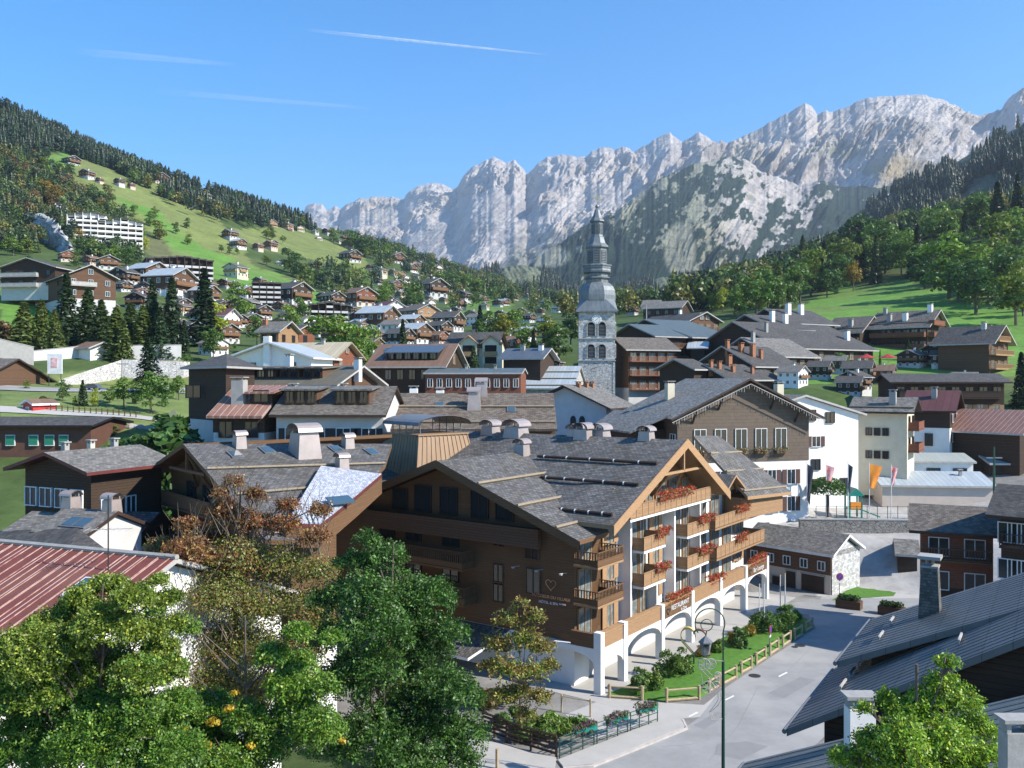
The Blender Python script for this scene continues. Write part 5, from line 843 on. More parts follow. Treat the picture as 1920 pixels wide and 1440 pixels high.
# balconies on the street facade: (y0,y1,level)
def hbalc(y0_,y1_,z,x1=-.5,st='board',mat='honey',slabm='wh',fr=True):
    o=balcony(HO,'r',(-2.4,(y0_+y1_)/2),z,y1_-y0_,-x1+0 and (2.4+x1),st,mat,slabm,1.0)
    if st=='board':
        q=MB(); w_=y1_-y0_; n=max(2,int(w_/.95)); d=2.4+x1
        for i in range(n+1): x=-w_/2+w_*i/n; q.box(x-.04,x+.04,-d-.03,-d,.06,1.02)
        q.obj('rail_post',W['honeyp'],o)
    return o
for z in(L2,L3): hbalc(.15,3.75,z,-.45,'half','hotel','honey')
hbalc(7.,10.6,L2); hbalc(7.,10.6,L3); hbalc(4.6,18.9,L4,-.35)
hbalc(14.6,18.9,L2); hbalc(14.6,18.9,L3)
hbalc(19.6,31.5,L3,-.2,'board','honey','honey'); hbalc(19.6,31.5,L3-2.6,-.2,'board','honey','honey') if False else None
hbalc(19.9,31.5,L2+.0,-.2,'board','honey','honey'); hbalc(20.,31.5,L3+2.3,-.2,'board','honey','honey') if False else None
# dividers (white fin walls)
for y,z0,z1 in((6.7,L1,L4-.2),(14.2,L1,L4-.2),(19.25,L1,L4),(11.,L1,L2-.2)): hbox('fin_wall','wh',-2.38,-1.4,y-.12,y+.12,z0,z1)
# windows of the facade
for z in(L1,L2,L3):
    for y,w_,h_,st in((1.5,1.6,2.1,'br'),(5.1,1.0,1.9 if z==L1 else 1.5,'bs'),(8.4,1.9,2.1,'br'),(10.2,.9,2.,'br'),(12.5,1.0,1.5,'bs'),(16.,1.9,2.1,'br'),(18.1,.9,2.,'br'),(21.5,1.7,2.1,'br'),(24.4,1.7,2.1,'br'),(27.3,1.7,2.1,'br'),(30.2,1.2,1.6,'bs')):
        window(HO,'r',(-2.33,y),z+(.06 if h_>=1.9 else .75),w_,h_,st,1)
for y,w_,h_ in((6.3,1.2,1.9),(8.8,1.7,2.1),(11.3,1.2,2.2),(13.4,1.7,2.3),(15.8,1.7,2.2),(18,1.0,1.6),(22,1.4,1.6),(27.5,1.5,1.2)): window(HO,'r',(-2.33,y),L4+.1,w_,h_,'br',1)
# timber truss under the street gable
m=MB()
for pts in([(-.2,9.2,13.9),(-.2,17.0,13.9)],[(-.4,11.,13.9),(-2.2,12.,12.)],[(-.2,13.2,13.9),(-.2,13.2,15.8)],[(-1.2,5.,L4+.1),(-1.2,5.,12.)],[(-1.2,20.,L4+.1),(-1.2,20.,12.)],[(-.3,13.2,13.9),(-2.3,10.5,12.4)],[(-.3,13.2,13.9),(-2.3,16.5,12.4)]): m.tube(pts,.13,4)
m.obj('truss',W['honeyp'],HO)
# left gable face: windows, balconies, big glazed band
for x,w_ in((-18.6,1.5),(-16.2,1.6),(-13.6,1.6),(-10.6,1.5),(-8.3,1.5)): window(HO,'f',(x,.24),10.9,w_,1.9 if abs(x+13.6)<3.5 else 1.5,'dk',1)
hbox('parapet','brown',-22.5,-5.,-.35,.05,9.2,10.6)
for z in(L2,L3):
    for x in(-20.,-17.2,-13.4): window(HO,'f',(x,.24),z+.1,1.5,1.9,'dk',1)
    for x in(-8.9,): window(HO,'f',(x,.24),z+.6,.8,1.2,'hb',1)
for x,z,w_,h_ in((-5.9,8.4,1.1,1.7),(-5.8,5.9,1.1,1.7),(-8.7,1.4,.9,1.2),(-8.9,4.9,.8,1.2),(-15.,1.2,1.2,1.4),(-20.,1.2,1.2,1.4)): window(HO,'f',(x,.24),z,w_,h_,'hb',1)
for z,xa,xb in((7.2,-20.5,-11.1),(4.6,-20.5,-10.9)): balcony(HO,'f',((xa+xb)/2,.25),z,xb-xa,1.5,'half','hotel','hotel',1.25)
# side entrance canopy roof by the gable
slab('canopy_roof',[(-16.,-3.2,1.6),(-9.0,-3.2,1.6),(-7.8,.3,3.0),(-16.,.3,3.0)],'slate',.2,'whitep')
# chimneys on the hotel roofs
for px_,yy,w_,h_ in((920,13.2,1.5,1.0),(968,13.2,1.9,1.0),(1095,13.2,1.5,1.0),(1125,14.5,1.6,.8),(1212,13.3,1.2,1.0),(1078,13.5,1.2,.9)):
    # solve the ridge x for this pixel
    k=(px_-CX)/F; a=HC+hd*yy; x=(k*a.y-a.x)/(hn.x-k*hn.y); chimney(HO,x,yy,zR,w_*.78,h_*.55,'metal')
k=(954-CX)/F; a=HC+hd*10; chimney(HO,-13.2,9.4,14.9,.9,.8,'metal')
d_=dict(root=HO,zr=15.05,k=.379,hw=13.6)
# big bronze ventilation tower with curved canopy
def venttower():
    c=P(800,850,80); root=empty('ventilation_tower',(c.x,c.y,0),-R(50)); tag(root,'big tapered bronze seam clad ventilation tower with curved sheet canopy','tower'); zt=H-(813-CY)/F*80; zb=zt-5; m=MB(); b=3.6; t=2.3
    b=3.6; t=2.6; m.hexa([(-b,-b,zb),(b,-b,zb),(b,b,zb),(-b,b,zb),(-t,-t,zt),(t,-t,zt),(t,t,zt),(-t,t,zt)]); o=m.obj('cladding',W['copper'],root); r=MB()
    for s in range(4):
        for i in range(13):
            f=-1+2*i/12; p=Vector((b*f,-b-.02,zb)); q=Vector((t*f,-t-.02,zt)); M_=Matrix.Rotation(math.pi/2*s,4,'Z'); r.tube([M_@p,M_@q],.06,4)
    r.obj('standing_seam',W['copper'],root); q=MB(); q.box(-t-.15,t+.15,-t-.15,t+.15,zt,zt+.12); q.obj('coping',W['copper'],root)
    c=MB(); n=10; e=2.9
    P_=[(-math.cos(math.pi*i/n)*2.9,zt+.95+math.sin(math.pi*i/n)*.75) for i in range(n+1)]
    for i in range(n): (x0,z0),(x1,z1)=P_[i],P_[i+1]; c.face([(-e,x0,z0),(e,x0,z0),(e,x1,z1),(-e,x1,z1)]); c.face([(-e,x1,z1-.06),(e,x1,z1-.06),(e,x0,z0-.06),(-e,x0,z0-.06)])
    c.obj('canopy',W['zinc'],root); 
    for i in range(5):
        for s in(-1,1): p=MB(); p.tube([(-2.2+i*1.1,s*2.2,zt),(-2.2+i*1.1,s*2.2,zt+1.35)],.05,5); p.obj('canopy_post',W['zinc'],root)
venttower()
# larch wing at the left and the bright roof between
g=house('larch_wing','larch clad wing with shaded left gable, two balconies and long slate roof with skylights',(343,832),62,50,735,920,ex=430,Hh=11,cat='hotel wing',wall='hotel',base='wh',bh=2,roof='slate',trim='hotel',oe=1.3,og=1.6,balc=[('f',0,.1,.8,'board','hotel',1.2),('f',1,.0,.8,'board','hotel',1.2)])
WR=g['root']
for ch in list(WR.children):
    if ch.name.split('.')[0] in('roof','wall','base_wall'): bpy.data.objects.remove(ch)
WM=Matrix.Translation(WR.location)@Matrix.Rotation(WR.rotation_euler[2],4,'Z'); WI=WM.inverted()
def onslope(px,py,dz=0.,side=1):
    o_=WI@Vector((0,0,H)); d_=(WI.to_3x3()@Vector(((px-CX)/F,1,-(py-CY)/F))); kk=g['k']*side
    t=(g['zr']+dz-o_.z-kk*o_.x)/(d_.z+kk*d_.x) if False else (g['zr']+dz-kk*o_.x-o_.z)/(d_.z+kk*d_.x); return o_+d_*t
wp=[onslope(*q) for q in((343,832),(735,832),(722,872),(690,905),(640,948),(600,985),(560,1012),(498,1012))]
slab('roof',wp[::-1],'slate',.28,'hotel',WR)
slab('roof',[(0,g['L'],g['zr']),(0,0,g['zr']),(-g['hw'],0,g['ze']),(-g['hw'],g['L'],g['ze'])],'slate',.28,'hotel',WR)
xr_=wp[-1].x-1.4; zr2=g['zr']-g['k']*xr_; m=MB(); m.prism([(g['xl'],1.6,2),(xr_,1.6,2),(xr_,1.6,zr2-.3),(0,1.6,g['zr']-.3),(g['xl'],1.6,g['ze']+g['k']*1.3-.3)],(0,0,0),(0,3.0,0)); m.obj('wall',W['hotel'],WR); m=MB(); m.box(g['xl']-.03,xr_+.03,1.57,4.63,-3,2); m.obj('base_wall',W['wh'],WR)
for a_,b_ in(((388,878),(722,868)),((440,926),(640,909)),((480,972),(560,966)),((498,1000),(560,994))):
    m=MB(); m.tube([onslope(*a_,.14),onslope(*b_,.14)],.09,6); m.obj('snow_bar',W['barlog'],WR)
for px_,py_,w_,h_ in((571,852,1.5,1.6),(449,838,.7,.8),(652,838,.7,.7),(641,880,.7,.8)):
    q_=onslope(px_,py_); chimney(WR,q_.x,q_.y,q_.z,w_,h_,'metal')
for px_,py_ in((441,853),(501,845),(630,843),(697,848)):
    q_=onslope(px_,py_); skylight(g,q_.y,q_.x/g['hw'],'r',.9,1.3)
for u,z in((-2.6,8.5),(.6,8.5),(-2.6,5.6),(.6,5.6)): window(WR,'f',(u,1.55),z,1.6,2.0,'dk',1)
for pts in([(-3.4,.3,11.6),(3.4,.3,11.6)],[(0,.3,13.2),(0,.3,11.6)],[(-1.4,1.5,10.3),(0,.3,12.8)],[(1.4,1.5,10.3),(0,.3,12.8)]): m=MB(); m.tube(pts,.14,4); m.obj('truss_beam',W['hotel'],WR)
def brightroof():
    pts0=[onslope(*q,.5) for q in((602,873),(716,890),(672,930),(628,968),(600,992),(536,992))]; c0=WM@pts0[-1]; root=empty('bright_slate_roof',(c0.x,c0.y,0)); tag(root,'sunlit slate roof painted pale as glare, with skylight between the larch wing and hotel','house')
    pts=[WM@p-Vector((c0.x,c0.y,0)) for p in pts0][::-1]; pts=[p+Vector((0,0,.35*(1-i/5))) for i,p in enumerate(pts)]; slab('roof',pts,'glare_slate',.25,'rtrim',root)
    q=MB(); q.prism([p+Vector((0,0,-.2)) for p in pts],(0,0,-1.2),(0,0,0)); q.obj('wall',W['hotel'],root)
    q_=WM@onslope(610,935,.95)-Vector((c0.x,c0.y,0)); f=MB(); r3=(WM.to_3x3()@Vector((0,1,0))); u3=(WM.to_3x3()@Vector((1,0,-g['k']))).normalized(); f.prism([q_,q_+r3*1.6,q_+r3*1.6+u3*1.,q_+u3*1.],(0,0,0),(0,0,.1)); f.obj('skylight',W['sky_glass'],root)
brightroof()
# ---- near red roof at the left
def redroof():
    a=P(0,1017,42); b=P(332,1048,38.2); dv=(b-a); dv.z=0; dv.normalize(); a=a-dv*6; Ltot=(b-a).length; ang=math.atan2(dv.x,dv.y); root=empty('red_roof_house',(b.x,b.y,3),0); root.rotation_euler=(0,0,-ang+math.pi)
    tag(root,'low house with large ribbed red metal roof behind the near bushes','house'); zr=a.z-3; m=MB(); gable_roof(m,9,Ltot,zr,zr-3.4,.2,0,1); m.obj('roof',[W['redr'],W['trim']],root)
    r=MB(); r.tube([(0,0,zr+.05),(0,Ltot,zr+.05)],.14,6); r.obj('ridge_cap',W['conc'],root)
    rb=MB(); n=int(Ltot/.62)
    for s in(-1,1):
        for i in range(n): y=.3+i*.62; rb.tube([(s*.1,y,zr+.02),(s*9,y,zr-3.38)],.024,4,cap=False)
    rb.obj('rib',W['pinkrib'],root)
    w_=MB(); w_.prism([(-8.2,.5,-3),(8.2,.5,-3),(8.2,.5,zr-3.3),(0,.5,zr-.3),(-8.2,.5,zr-3.3)],(0,0,0),(0,Ltot-1,0)); w_.obj('wall',W['wh'],root)
    f=MB(); f.box(-.7,.7,-.5,.5,0,.12); k=math.atan(3.4/9); 
    for s in(-1,1):
        o=f.obj('skylight',W['whitep'],root,(s*2.6,2.6,zr-2.6*3.4/9),(0,s*k,0)); g_=MB(); g_.box(-.6,.6,-.4,.4,.12,.14); g_.obj('pane',W['sky_glass'],o)
    # antenna
    an=empty('tv_antenna',P(203,1085,38)); tag(an,'thin television antenna mast standing on the red ribbed roof','antenna'); m=MB(); m.tube([(0,0,-1.5),(0,0,3.6)],.03,5); m.obj('mast',W['iron'],an); m=MB(); m.tube([(-1.,0,2.1),(1.,.1,2.15)],.02,4); 
    for i in range(7): m.tube([(-.9+i*.3,-.35,2.1),(-.9+i*.3,.35,2.15)],.012,4)
    m.obj('aerial',W['trim'],an)
W['pinkrib']=M('chipped_rib_edge',(.60,.42,.34),(.26,.10,.075),ns=2.2,rough=.6,bump=0)
redroof()
# ---- near grey roofs at the lower right
def rslab(name,label,o,ang,L_,wd,pitch,th=.25,mat='dgrey2',extra=None,cat='roof',Hw=6.):
    root=empty(name,(o[0],o[1],o[2]-Hw),-R(ang)); tag(root,label,cat); t=math.tan(R(pitch)); m=MB()
    pts=[(0,0,Hw),(wd,0,Hw+wd*t),(wd,L_,Hw+wd*t),(0,L_,Hw)]; m.prism(pts,(0,0,-th),(0,0,0)); m.obj('roof',W[mat],root)
    w_=MB(); w_.prism([(1.1,.6,-4),(wd,.6,-4),(wd,.6,Hw+wd*t-.35),(1.1,.6,Hw+1.1*t-.35)],(0,0,0),(0,L_-1.2,0)); w_.obj('wall',W['dark'],root); r=MB()
    n=int(L_/.45)
    for i in range(n): y=.2+i*.45; r.tube([(0,y,Hw+.01),(wd,y,Hw+wd*t+.01)],.016,4)
    r.obj('standing_seam',W[mat],root); g_=MB(); g_.tube([(-.08,0,Hw-.1),(-.08,L_,Hw-.1)],.09,6); g_.obj('gutter',W['zinc'],root)
    return root,t
W['dgrey2']=M('weathered_dark_sheet_roof',(.15,.16,.165),(.105,.115,.12),ns=1.4,rough=.42,spec=.55,pat='px',ps=1.2,pw=.04,bump=.3,c3=(.13,.135,.13))
W['corr2']=M('ribbed_grey_sheet',(.21,.22,.21),(.17,.18,.17),ns=1,rough=.45,pat='py',ps=5,pw=.35,pc=(.12,.13,.12),bump=.5)
r1,t1=rslab('near_grey_roof','dark seamed roof sweeping up to the right above the street, middle of three',G(1475,1367,9.2),32,7.5,15,31,Hw=7.5)
r2,t2=rslab('near_grey_roof','farther dark seamed roof with tall stone chimney and pale verge, uppermost of three',G(1570,1240,10.5),32,7.,16,25,Hw=8.5)
q0=P(1400,1428,28.5)-Vector((math.sin(R(32)),math.cos(R(32)),0))*9
r3,t3=rslab('near_grey_roof','nearest paler ribbed roof cut by the bottom edge, lowest of three',q0,32,9.,16,25,Hw=7.,mat='corr2')
W['dstone2']=M('grey_slab_masonry',(.20,.19,.17),(.14,.135,.12),ns=2,pat='brz',ps=2.2,pw=.1,bump=.4)
c=MB(); c.hexa([(-.9,-.9,-3),(.9,-.9,-3),(.9,.9,-3),(-.9,.9,-3),(-.55,-.55,2.2),(.55,-.55,2.2),(.55,.55,2.2),(-.55,.55,2.2)]); cc=c.obj('chimney',W['dstone2'],r2,(2.7,4.,8.5+2.7*t2)); cc.scale=(.55,.55,.85); q=MB(); q.box(-.75,.75,-.75,.75,2.6,2.75); q.box(-.6,.6,-.6,.6,2.2,2.3); q.tube([(-.2,0,2.3),(-.2,0,2.6)],.12,6); q.tube([(.2,0,2.3),(.2,0,2.6)],.12,6); q.obj('cap',W['conc'],cc)
for rr2,tt,pts in((r1,t1,((1.2,6.3),(1.2,4.7),(1.2,3.1),(5,3),(5,5),(9,3),(9,5))),(r2,t2,((1.2,2),(1.2,4.5),(7,3),(9,6),(11,4)))):
    for x,y in pts:
        q=MB(); q.tube([(0,-.5,.15),(0,.5,.15)],.05,5); q.tube([(0,-.4,0),(0,-.4,.2)],.03,4); q.tube([(0,.4,0),(0,.4,.2)],.03,4); q.obj('snow_guard',W['trim'],rr2,(x,y,(7.5 if rr2 is r1 else 8.5)+x*tt))
# ---------------------------------------------------------------- trees
def cards(Pn,N,s,rs,asp=1.,droop=0.):
    n=len(Pn); t=rs.normal(size=(n,3)); t[:,2]-=droop; u=np.cross(N,t); u/=np.linalg.norm(u,axis=1)[:,None]+1e-6; v=np.cross(N,u); sz=(s*(.7+.6*rs.rand(n)))[:,None]
    a=Pn+v*sz*asp; b=Pn+u*sz*.5; c=Pn-v*sz*asp; d=Pn-u*sz*.5; V=np.stack([a,b,c,d],1).reshape(-1,3); return V,np.arange(4*n).reshape(n,4)
def unit(v): return v/(np.linalg.norm(v,axis=1)[:,None]+1e-9)
def crownpts(blobs,n,rs,fill=.35):
    vol=np.array([b[3]**2 for b in blobs]); i=rs.choice(len(blobs),n,p=vol/vol.sum()); B=np.array(blobs)[i]; d=unit(rs.normal(size=(n,3))); d[:,2]=np.where(d[:,2]<-.3,-d[:,2]*.6,d[:,2]); r=1-fill*rs.rand(n)**1.5
    p=B[:,:3]+d*B[:,3:4]*r[:,None]*np.array((1,1,.85)); nrm=unit(d*.9+rs.normal(size=(n,3))*.6); return p,nrm
def decid(seed,n=1500,s=.034,wide=.30,shape=0):
    rs=np.random.RandomState(seed); bl=[]
    for k in range(15):
        z=.13+.77*rs.rand(); wmax=wide*(math.sin(math.pi*min(max((z-.02)/1.02,0),1))**.6 if shape==0 else (1.05-z)*1.1); a=rs.rand()*6.28; r=wmax*(.35+.65*rs.rand()); bl.append((r*math.cos(a),r*math.sin(a),z,.10+.085*rs.rand()))
    bl+= [(0,0,.85,.11),(0,0,.45,wide*.65),(0,0,.7,wide*.5)]
    p,nr=crownpts(bl,n,rs); p[:,2]=np.minimum(p[:,2],1.0); V,Q=cards(p,nr,s,rs,1.); t=MB(); t.tube([(0,0,-.06),(.005,0,.2),(0,.01,.62)],[.024,.018,.008],6)
    for k in range(6): b=bl[k]; t.tube([(0,0,.2+.04*k),(b[0]*.5,b[1]*.5,(b[2]+.3)/2),(b[0],b[1],b[2])],[.011,.007,.003],4)
    return fast('crown',V,Q,[LEAF]),t.mesh('trunk',W['bark'])
def conif(seed,n=1300,s=.03,wid=.17,thin=1.):
    rs=np.random.RandomState(seed); z=.06+.94*rs.rand(n)**1.25; R_=wid*(1-z)**.85+.008; lay=np.floor(z*22); a=rs.rand(n)*6.28+lay; br=np.floor(a*9/6.28)*6.28/9+rs.normal(size=n)*.16+lay*.7; fr=rs.rand(n)**.55*(.75+.35*vnoise(np.cos(br)*3+lay,np.sin(br)*3)); r=R_*fr
    zz_=z-.05*fr*thin*(1-z)-.012; p=np.stack([r*np.cos(br),r*np.sin(br),zz_],1); nr=unit(np.stack([np.cos(br)*.5,np.sin(br)*.5,np.full(n,.75)],1)+rs.normal(size=(n,3))*.45); V,Q=cards(p,nr,s,rs,1.1); t=MB(); t.tube([(0,0,-.05),(0,0,.6),(0,0,.97)],[.016,.009,.002],6)
    return fast('crown',V,Q,[NEED]),t.mesh('trunk',W['bark'])
DEC=[decid(100+i,1900,.031,.26+.05*(i%3)) for i in range(6)]; DECP=[decid(120+i,1500,.03,.15) for i in range(2)]; CON=[conif(200+i,1700,.026,.15+.03*(i%3)) for i in range(4)]; PIN=[conif(230+i,1500,.034,.24) for i in range(3)]
BUSH=[decid(150+i,1000,.05,.42) for i in range(3)]
BALL=[]
for sd in(1,): 
    rs=np.random.RandomState(sd); p,nr=crownpts([(0,0,.62,.38)],1800,rs,.1); V,Q=cards(p,nr,.035,rs); t=MB(); t.tube([(0,0,-.05),(0,0,.5)],[.035,.03],6); BALL.append((fast('crown',V,Q,[LEAF]),t.mesh('trunk',W['bark'])))
KIND=dict(dec=DEC,con=CON,pin=PIN,bush=BUSH,ball=BALL,pop=DECP)
DENSE_=random.Random(3)
def tree(kind,loc,h,name,label,group=None,tint=(1,1,1),w=1.,cat='tree'):
    cr,tr=DENSE_.choice(KIND[kind]); rz=DENSE_.random()*6.28; o=link(tr,name,None,loc,rz,(h*w,h*w,h)); tag(o,label,cat,group); c=link(cr,'crown',o); c.color=(*tint,1); return o
GRN=(1,1,1); LGT=(1.75,1.5,1.2); YEL=(3.6,2.2,.9); ORG=(3.,1.15,.8); DRK=(.62,.72,.8); OLV=(1.7,1.25,.8); OLC=(2.9,2.1,1.2)
TREES=[]
def nearlabel(px,py,tint,kd):
    c='dark green' if tint[0]<.8 else 'green' if tint[0]<1.25 and tint[0]<=tint[1]*1.25 else 'yellow' if tint[0]>2.8 and tint[1]>1.5 else 'rusty' if tint[0]>tint[1]*1.4 else 'olive' if tint[0]<1.72 else 'light green'
    b=min(FAR,key=lambda q:(q[0]-px)**2+(q[1]-py)**2*1.6); dx=px-b[0]; dy=py-b[1]; d=math.hypot(dx,dy)
    w=('just ' if d<22 else '' if d<45 else 'well ')+(('right of' if dx>0 else 'left of') if abs(dx)>abs(dy) else ('below' if dy>0 else 'above'))
    q=' '.join(f"{c} {kd} {w} the {b[5]}".split()[:16])
    if q in TREES: q=' '.join(f"smaller {q}".split()[:16])
    TREES.append(q); return q
def tp(kind,px,pt,Y,name,label,group=None,tint=GRN,w=1.,pb=None,**k):
    x=(px-CX)/F*Y; zt=H-(pt-CY)/F*Y; zb=tz(x,Y) if pb is None else H-(pb-CY)/F*Y; return tree(kind,(x,Y,zb),max(zt-zb,1.2),name,label,group,tint,w,**k)
def th(kind,px,pt,pb,name,label,group=None,tint=GRN,w=1.,Y0=60):
    l=hit(px,pb,Y0); return tree(kind,l,max((pb-pt)/F*l.y,1.),name,label,group,tint,w)
# conifers before the left village
for i,(px,pt,Y,kd,tn,w,lb) in enumerate([(125,512,168,'con',GRN,1.1,'tall dark fir leftmost of the three tallest before the left chalets'),(285,522,172,'con',GRN,.9,'dark fir just left of the slim twin fir before the teal roofs'),(322,520,170,'con',GRN,1.,'tall slim dark fir in front of the teal glass roof'),(383,502,190,'con',DRK,1.2,'dark fir beside the golden poplar'),
  (45,566,160,'pin',OLC,1.2,'broad olive pine at the left end of the retaining wall'),(78,562,166,'pin',OLC,1.,'olive pine second from the left end of the wall'),(102,580,158,'pin',OLC,.9,'lower olive pine in front of the tallest left fir'),(165,540,172,'pin',(1.3,1.2,1.),1.,'green pine right of the tallest left fir'),(190,562,165,'pin',(1.5,1.3,1.),1.,'open branched pine over the buried roof'),(218,575,160,'pin',OLC,1.1,'olive pine centred above the grassy bank'),(245,568,168,'pin',(1.8,1.5,1.1),1.1,'yellowish pine between two darker ones above the bank'),(268,572,165,'pin',OLC,1.,'olive pine left of the twin slim firs'),(300,575,164,'pin',GRN,.9,'green pine between the two slim firs'),(232,600,158,'pin',OLC,.9,'small rusty pine low above the white boulder wall'),(345,600,170,'con',GRN,1.1,'dark fir right behind the wall end'),
  (278,632,128,'con',DRK,1.25,'dark spruce standing before the white boulder wall'),(398,560,200,'pop',YEL,1.,'golden yellow poplar among the village roofs'),(400,610,165,'dec',GRN,.8,'green tree below the golden poplar')]):
    tp(kd,px,pt,Y,{'con':'fir_tree','pin':'pine_tree','pop':'poplar_tree','dec':'broadleaf_tree'}[kd],lb,'trees in front of the left village',tn,w*(1.45 if kd=='pin' else 1.3))
tp('dec',118,708,114,'broadleaf_tree','small green tree beside the playground fence left of the cone topiary',None,GRN,.9)
tp('con',155,712,112,'cone_topiary','dense cone shaped conifer by the playground',None,(1.1,1.1,1),1.5)
tp('dec',176,727,112,'broadleaf_tree','small pale yellow tree right of the cone topiary',None,YEL,.8)
tp('dec',232,702,113,'broadleaf_tree','round grey green tree by the stone edge left of its larger twin',None,LGT,1.1)
tp('dec',283,690,112,'broadleaf_tree','larger round grey green tree under the dark spruce',None,(1.2,1.2,1.1),1.15)
tp('ball',81,752,110,'ball_tree','tiny dark red clipped ball tree beside the red playhouse',None,(1.2,.6,.5),1.)
tp('con',246,832,74,'blue_spruce','silvery blue spruce beside the dark chalet',None,(2.6,3.0,4.2),1.1)
tp('bush',322,770,84,'dark_shrub','big dark shrub against the white wall base',None,DRK,1.4)
for i,px in enumerate((255,285,320)): tp('bush',px,842+i%2*8,80,'hedge_shrub',['left','middle','right'][i]+' one of the three dark hedge shrubs below the dry meadow','hedge shrubs below the meadow',DRK,1.3)
tp('bush',8,600,165,'copper_shrub','dark copper red shrub at the left edge',None,(1.6,.5,.9),1.5)
# village centre trees
for px,pt,Y,kd,tn,w,lb in [(632,582,165,'dec',(1.5,1.4,1),1.45,'big bright green broadleaf tree in the middle of the village'),(675,610,160,'dec',LGT,1.2,'lighter right shoulder tree beside the big village tree'),(755,598,178,'con',GRN,1.2,'lone dark spruce between the pale green roofs'),(888,648,168,'con',LGT,1.3,'small spruce before the sand coloured apartments'),(800,690,150,'bush',LGT,.8,'low shrub at the brown house corner'),
  (900,572,240,'con',DRK,1.3,'dark spruce behind the sand coloured apartments'),(918,578,235,'dec',GRN,.9,'dark green tree right of that spruce'),(942,582,225,'pop',(2.2,1.2,.8),1.3,'orange green poplar behind the sand coloured apartments'),(985,600,215,'pop',LGT,1.2,'pale green poplar left of the tower'),(962,575,235,'dec',LGT,1.,'light green tree between two poplars'),(1000,618,210,'con',DRK,1.2,'dark spruce against white houses'),(1025,585,215,'pop',OLV,1.3,'olive poplar left of the church tower'),(1048,600,210,'dec',GRN,1.1,'green tree right beside the church tower'),(1070,585,230,'dec',DRK,1.1,'dark tree touching the church tower'),
  (565,555,260,'dec',GRN,.8,'green tree behind the terraced apartments'),(545,570,240,'dec',LGT,1.,'light green tree left of the terraced apartments'),(450,527,260,'dec',LGT,1.1,'rounded yellow green tree above the half timbered gable'),(440,640,190,'dec',GRN,1.,'leafy tree left of the honey house'),(460,660,180,'dec',LGT,.8,'light tree by the pyramid roof'),(425,655,178,'bush',(1.4,.6,.6),1.2,'purple leaved shrub by the pyramid roof'),(482,590,200,'dec',GRN,1.,'dark round tree left of the honey house')]:
    tp(kd,px,pt,Y,{'con':'spruce_tree','dec':'broadleaf_tree','pop':'poplar_tree','bush':'shrub'}[kd],lb,'trees among the village houses',tn,w)
# right hand side
tp('ball',1575,660,178,'clipped_dome_tree','large clipped dome shaped tree before the shaded holiday block',None,(1.3,1.3,1),1.1)
tp('ball',1552,890,101,'ball_crowned_tree','round crowned tree on a straight trunk by the flagpoles',None,GRN,1.15,966)
tp('con',1702,632,190,'spruce_tree','small spruce before the red banded holiday block',None,GRN,1.4); tp('con',1650,655,180,'cypress_tree','narrow clipped cypress beside red umbrellas',None,(1.3,1.4,1),.7)
tp('con',1915,660,150,'spruce_tree','dark spruce cut by the right edge near the long lodge',None,DRK,1.4); tp('con',1900,760,140,'spruce_tree','dark spruce right of the lit shutters',None,DRK,1.3)
for px,pt,pb,kd,tn,w,lb in [(1780,425,560,'dec',(1.8,1.6,1.1),1.25,'largest light green tree standing forward on the right hillside'),(1765,372,470,'dec',LGT,1.1,'round light green tree above the largest one'),(1870,340,450,'con',DRK,1.3,'dark spruce crowning the right hill'),(1835,352,450,'dec',GRN,1.1,'dark green tree left of the crowning spruce'),(1810,395,480,'con',DRK,1.2,'dark conifer right of the upper round tree'),(1850,400,520,'dec',OLV,1.2,'olive tree with rusty top on the right hill'),(1905,380,500,'dec',LGT,1.,'light tree at the right edge below the crest'),(1908,325,430,'con',DRK,1.2,'black green spruce on the crest at the right edge'),(1880,450,560,'dec',GRN,1.2,'broad green tree low at the right edge'),(1830,480,590,'dec',DRK,1.3,'dark bushy tree at the meadow top'),(1905,500,610,'dec',OLV,1.2,'rusty green bush tree at the right edge of the meadow'),(1720,420,520,'con',DRK,1.1,'dark spruce left of the largest light tree'),(1690,430,515,'dec',LGT,.9,'pale green tree left of the dark spruce'),(1660,415,515,'dec',GRN,1.1,'dark green tree on the upper slope'),(1635,412,510,'dec',(1.3,1.2,1),1.2,'green crown right of the slope gap'),(1610,430,525,'con',DRK,1.1,'shadowy spruce mid slope'),(1585,440,535,'dec',OLV,1.1,'olive crown mid slope'),(1545,450,545,'con',DRK,1.2,'dark spruce above the stone terrace'),(1570,470,550,'dec',GRN,1.,'green tree in front of the dark spruce'),(1520,465,555,'dec',OLV,1.,'rusty green crown left of the spruce'),(1600,485,545,'dec',ORG,.8,'orange brown bare looking tree on the terrace edge'),(1500,485,570,'dec',GRN,1.1,'green tree leaning over the terrace'),(1480,495,575,'dec',(1.3,1.2,1),.9,'light green tree with slim trunk'),(1460,488,580,'pin',OLC,.9,'ochre larch at the left part of the slope'),(1440,500,590,'dec',GRN,1.,'green tree left of the ochre larch'),(1418,505,595,'dec',(1.2,1.2,1.),1.1,'rounded green tree above the lodges'),(1398,520,590,'dec',GRN,1.1,'dark rounded tree above the lodges'),(1378,535,592,'dec',DRK,1.,'dark tree behind the highest lodge'),(1355,535,585,'dec',YEL,.9,'yellow topped tree at the forest edge'),(1335,545,585,'dec',LGT,1.,'light green tree at the forest edge'),(1315,555,580,'dec',YEL,.7,'small yellow tree beside the wide grey roof')]:
    th(kd,px,pt,pb,{'con':'spruce_tree','dec':'broadleaf_tree','pin':'larch_tree'}[kd],lb,'trees on the right hillside',tn,w)
rg=random.Random(12)
TW=['rounded','broad','slim','leaning','ragged','dense','low','tall','loose','squat']
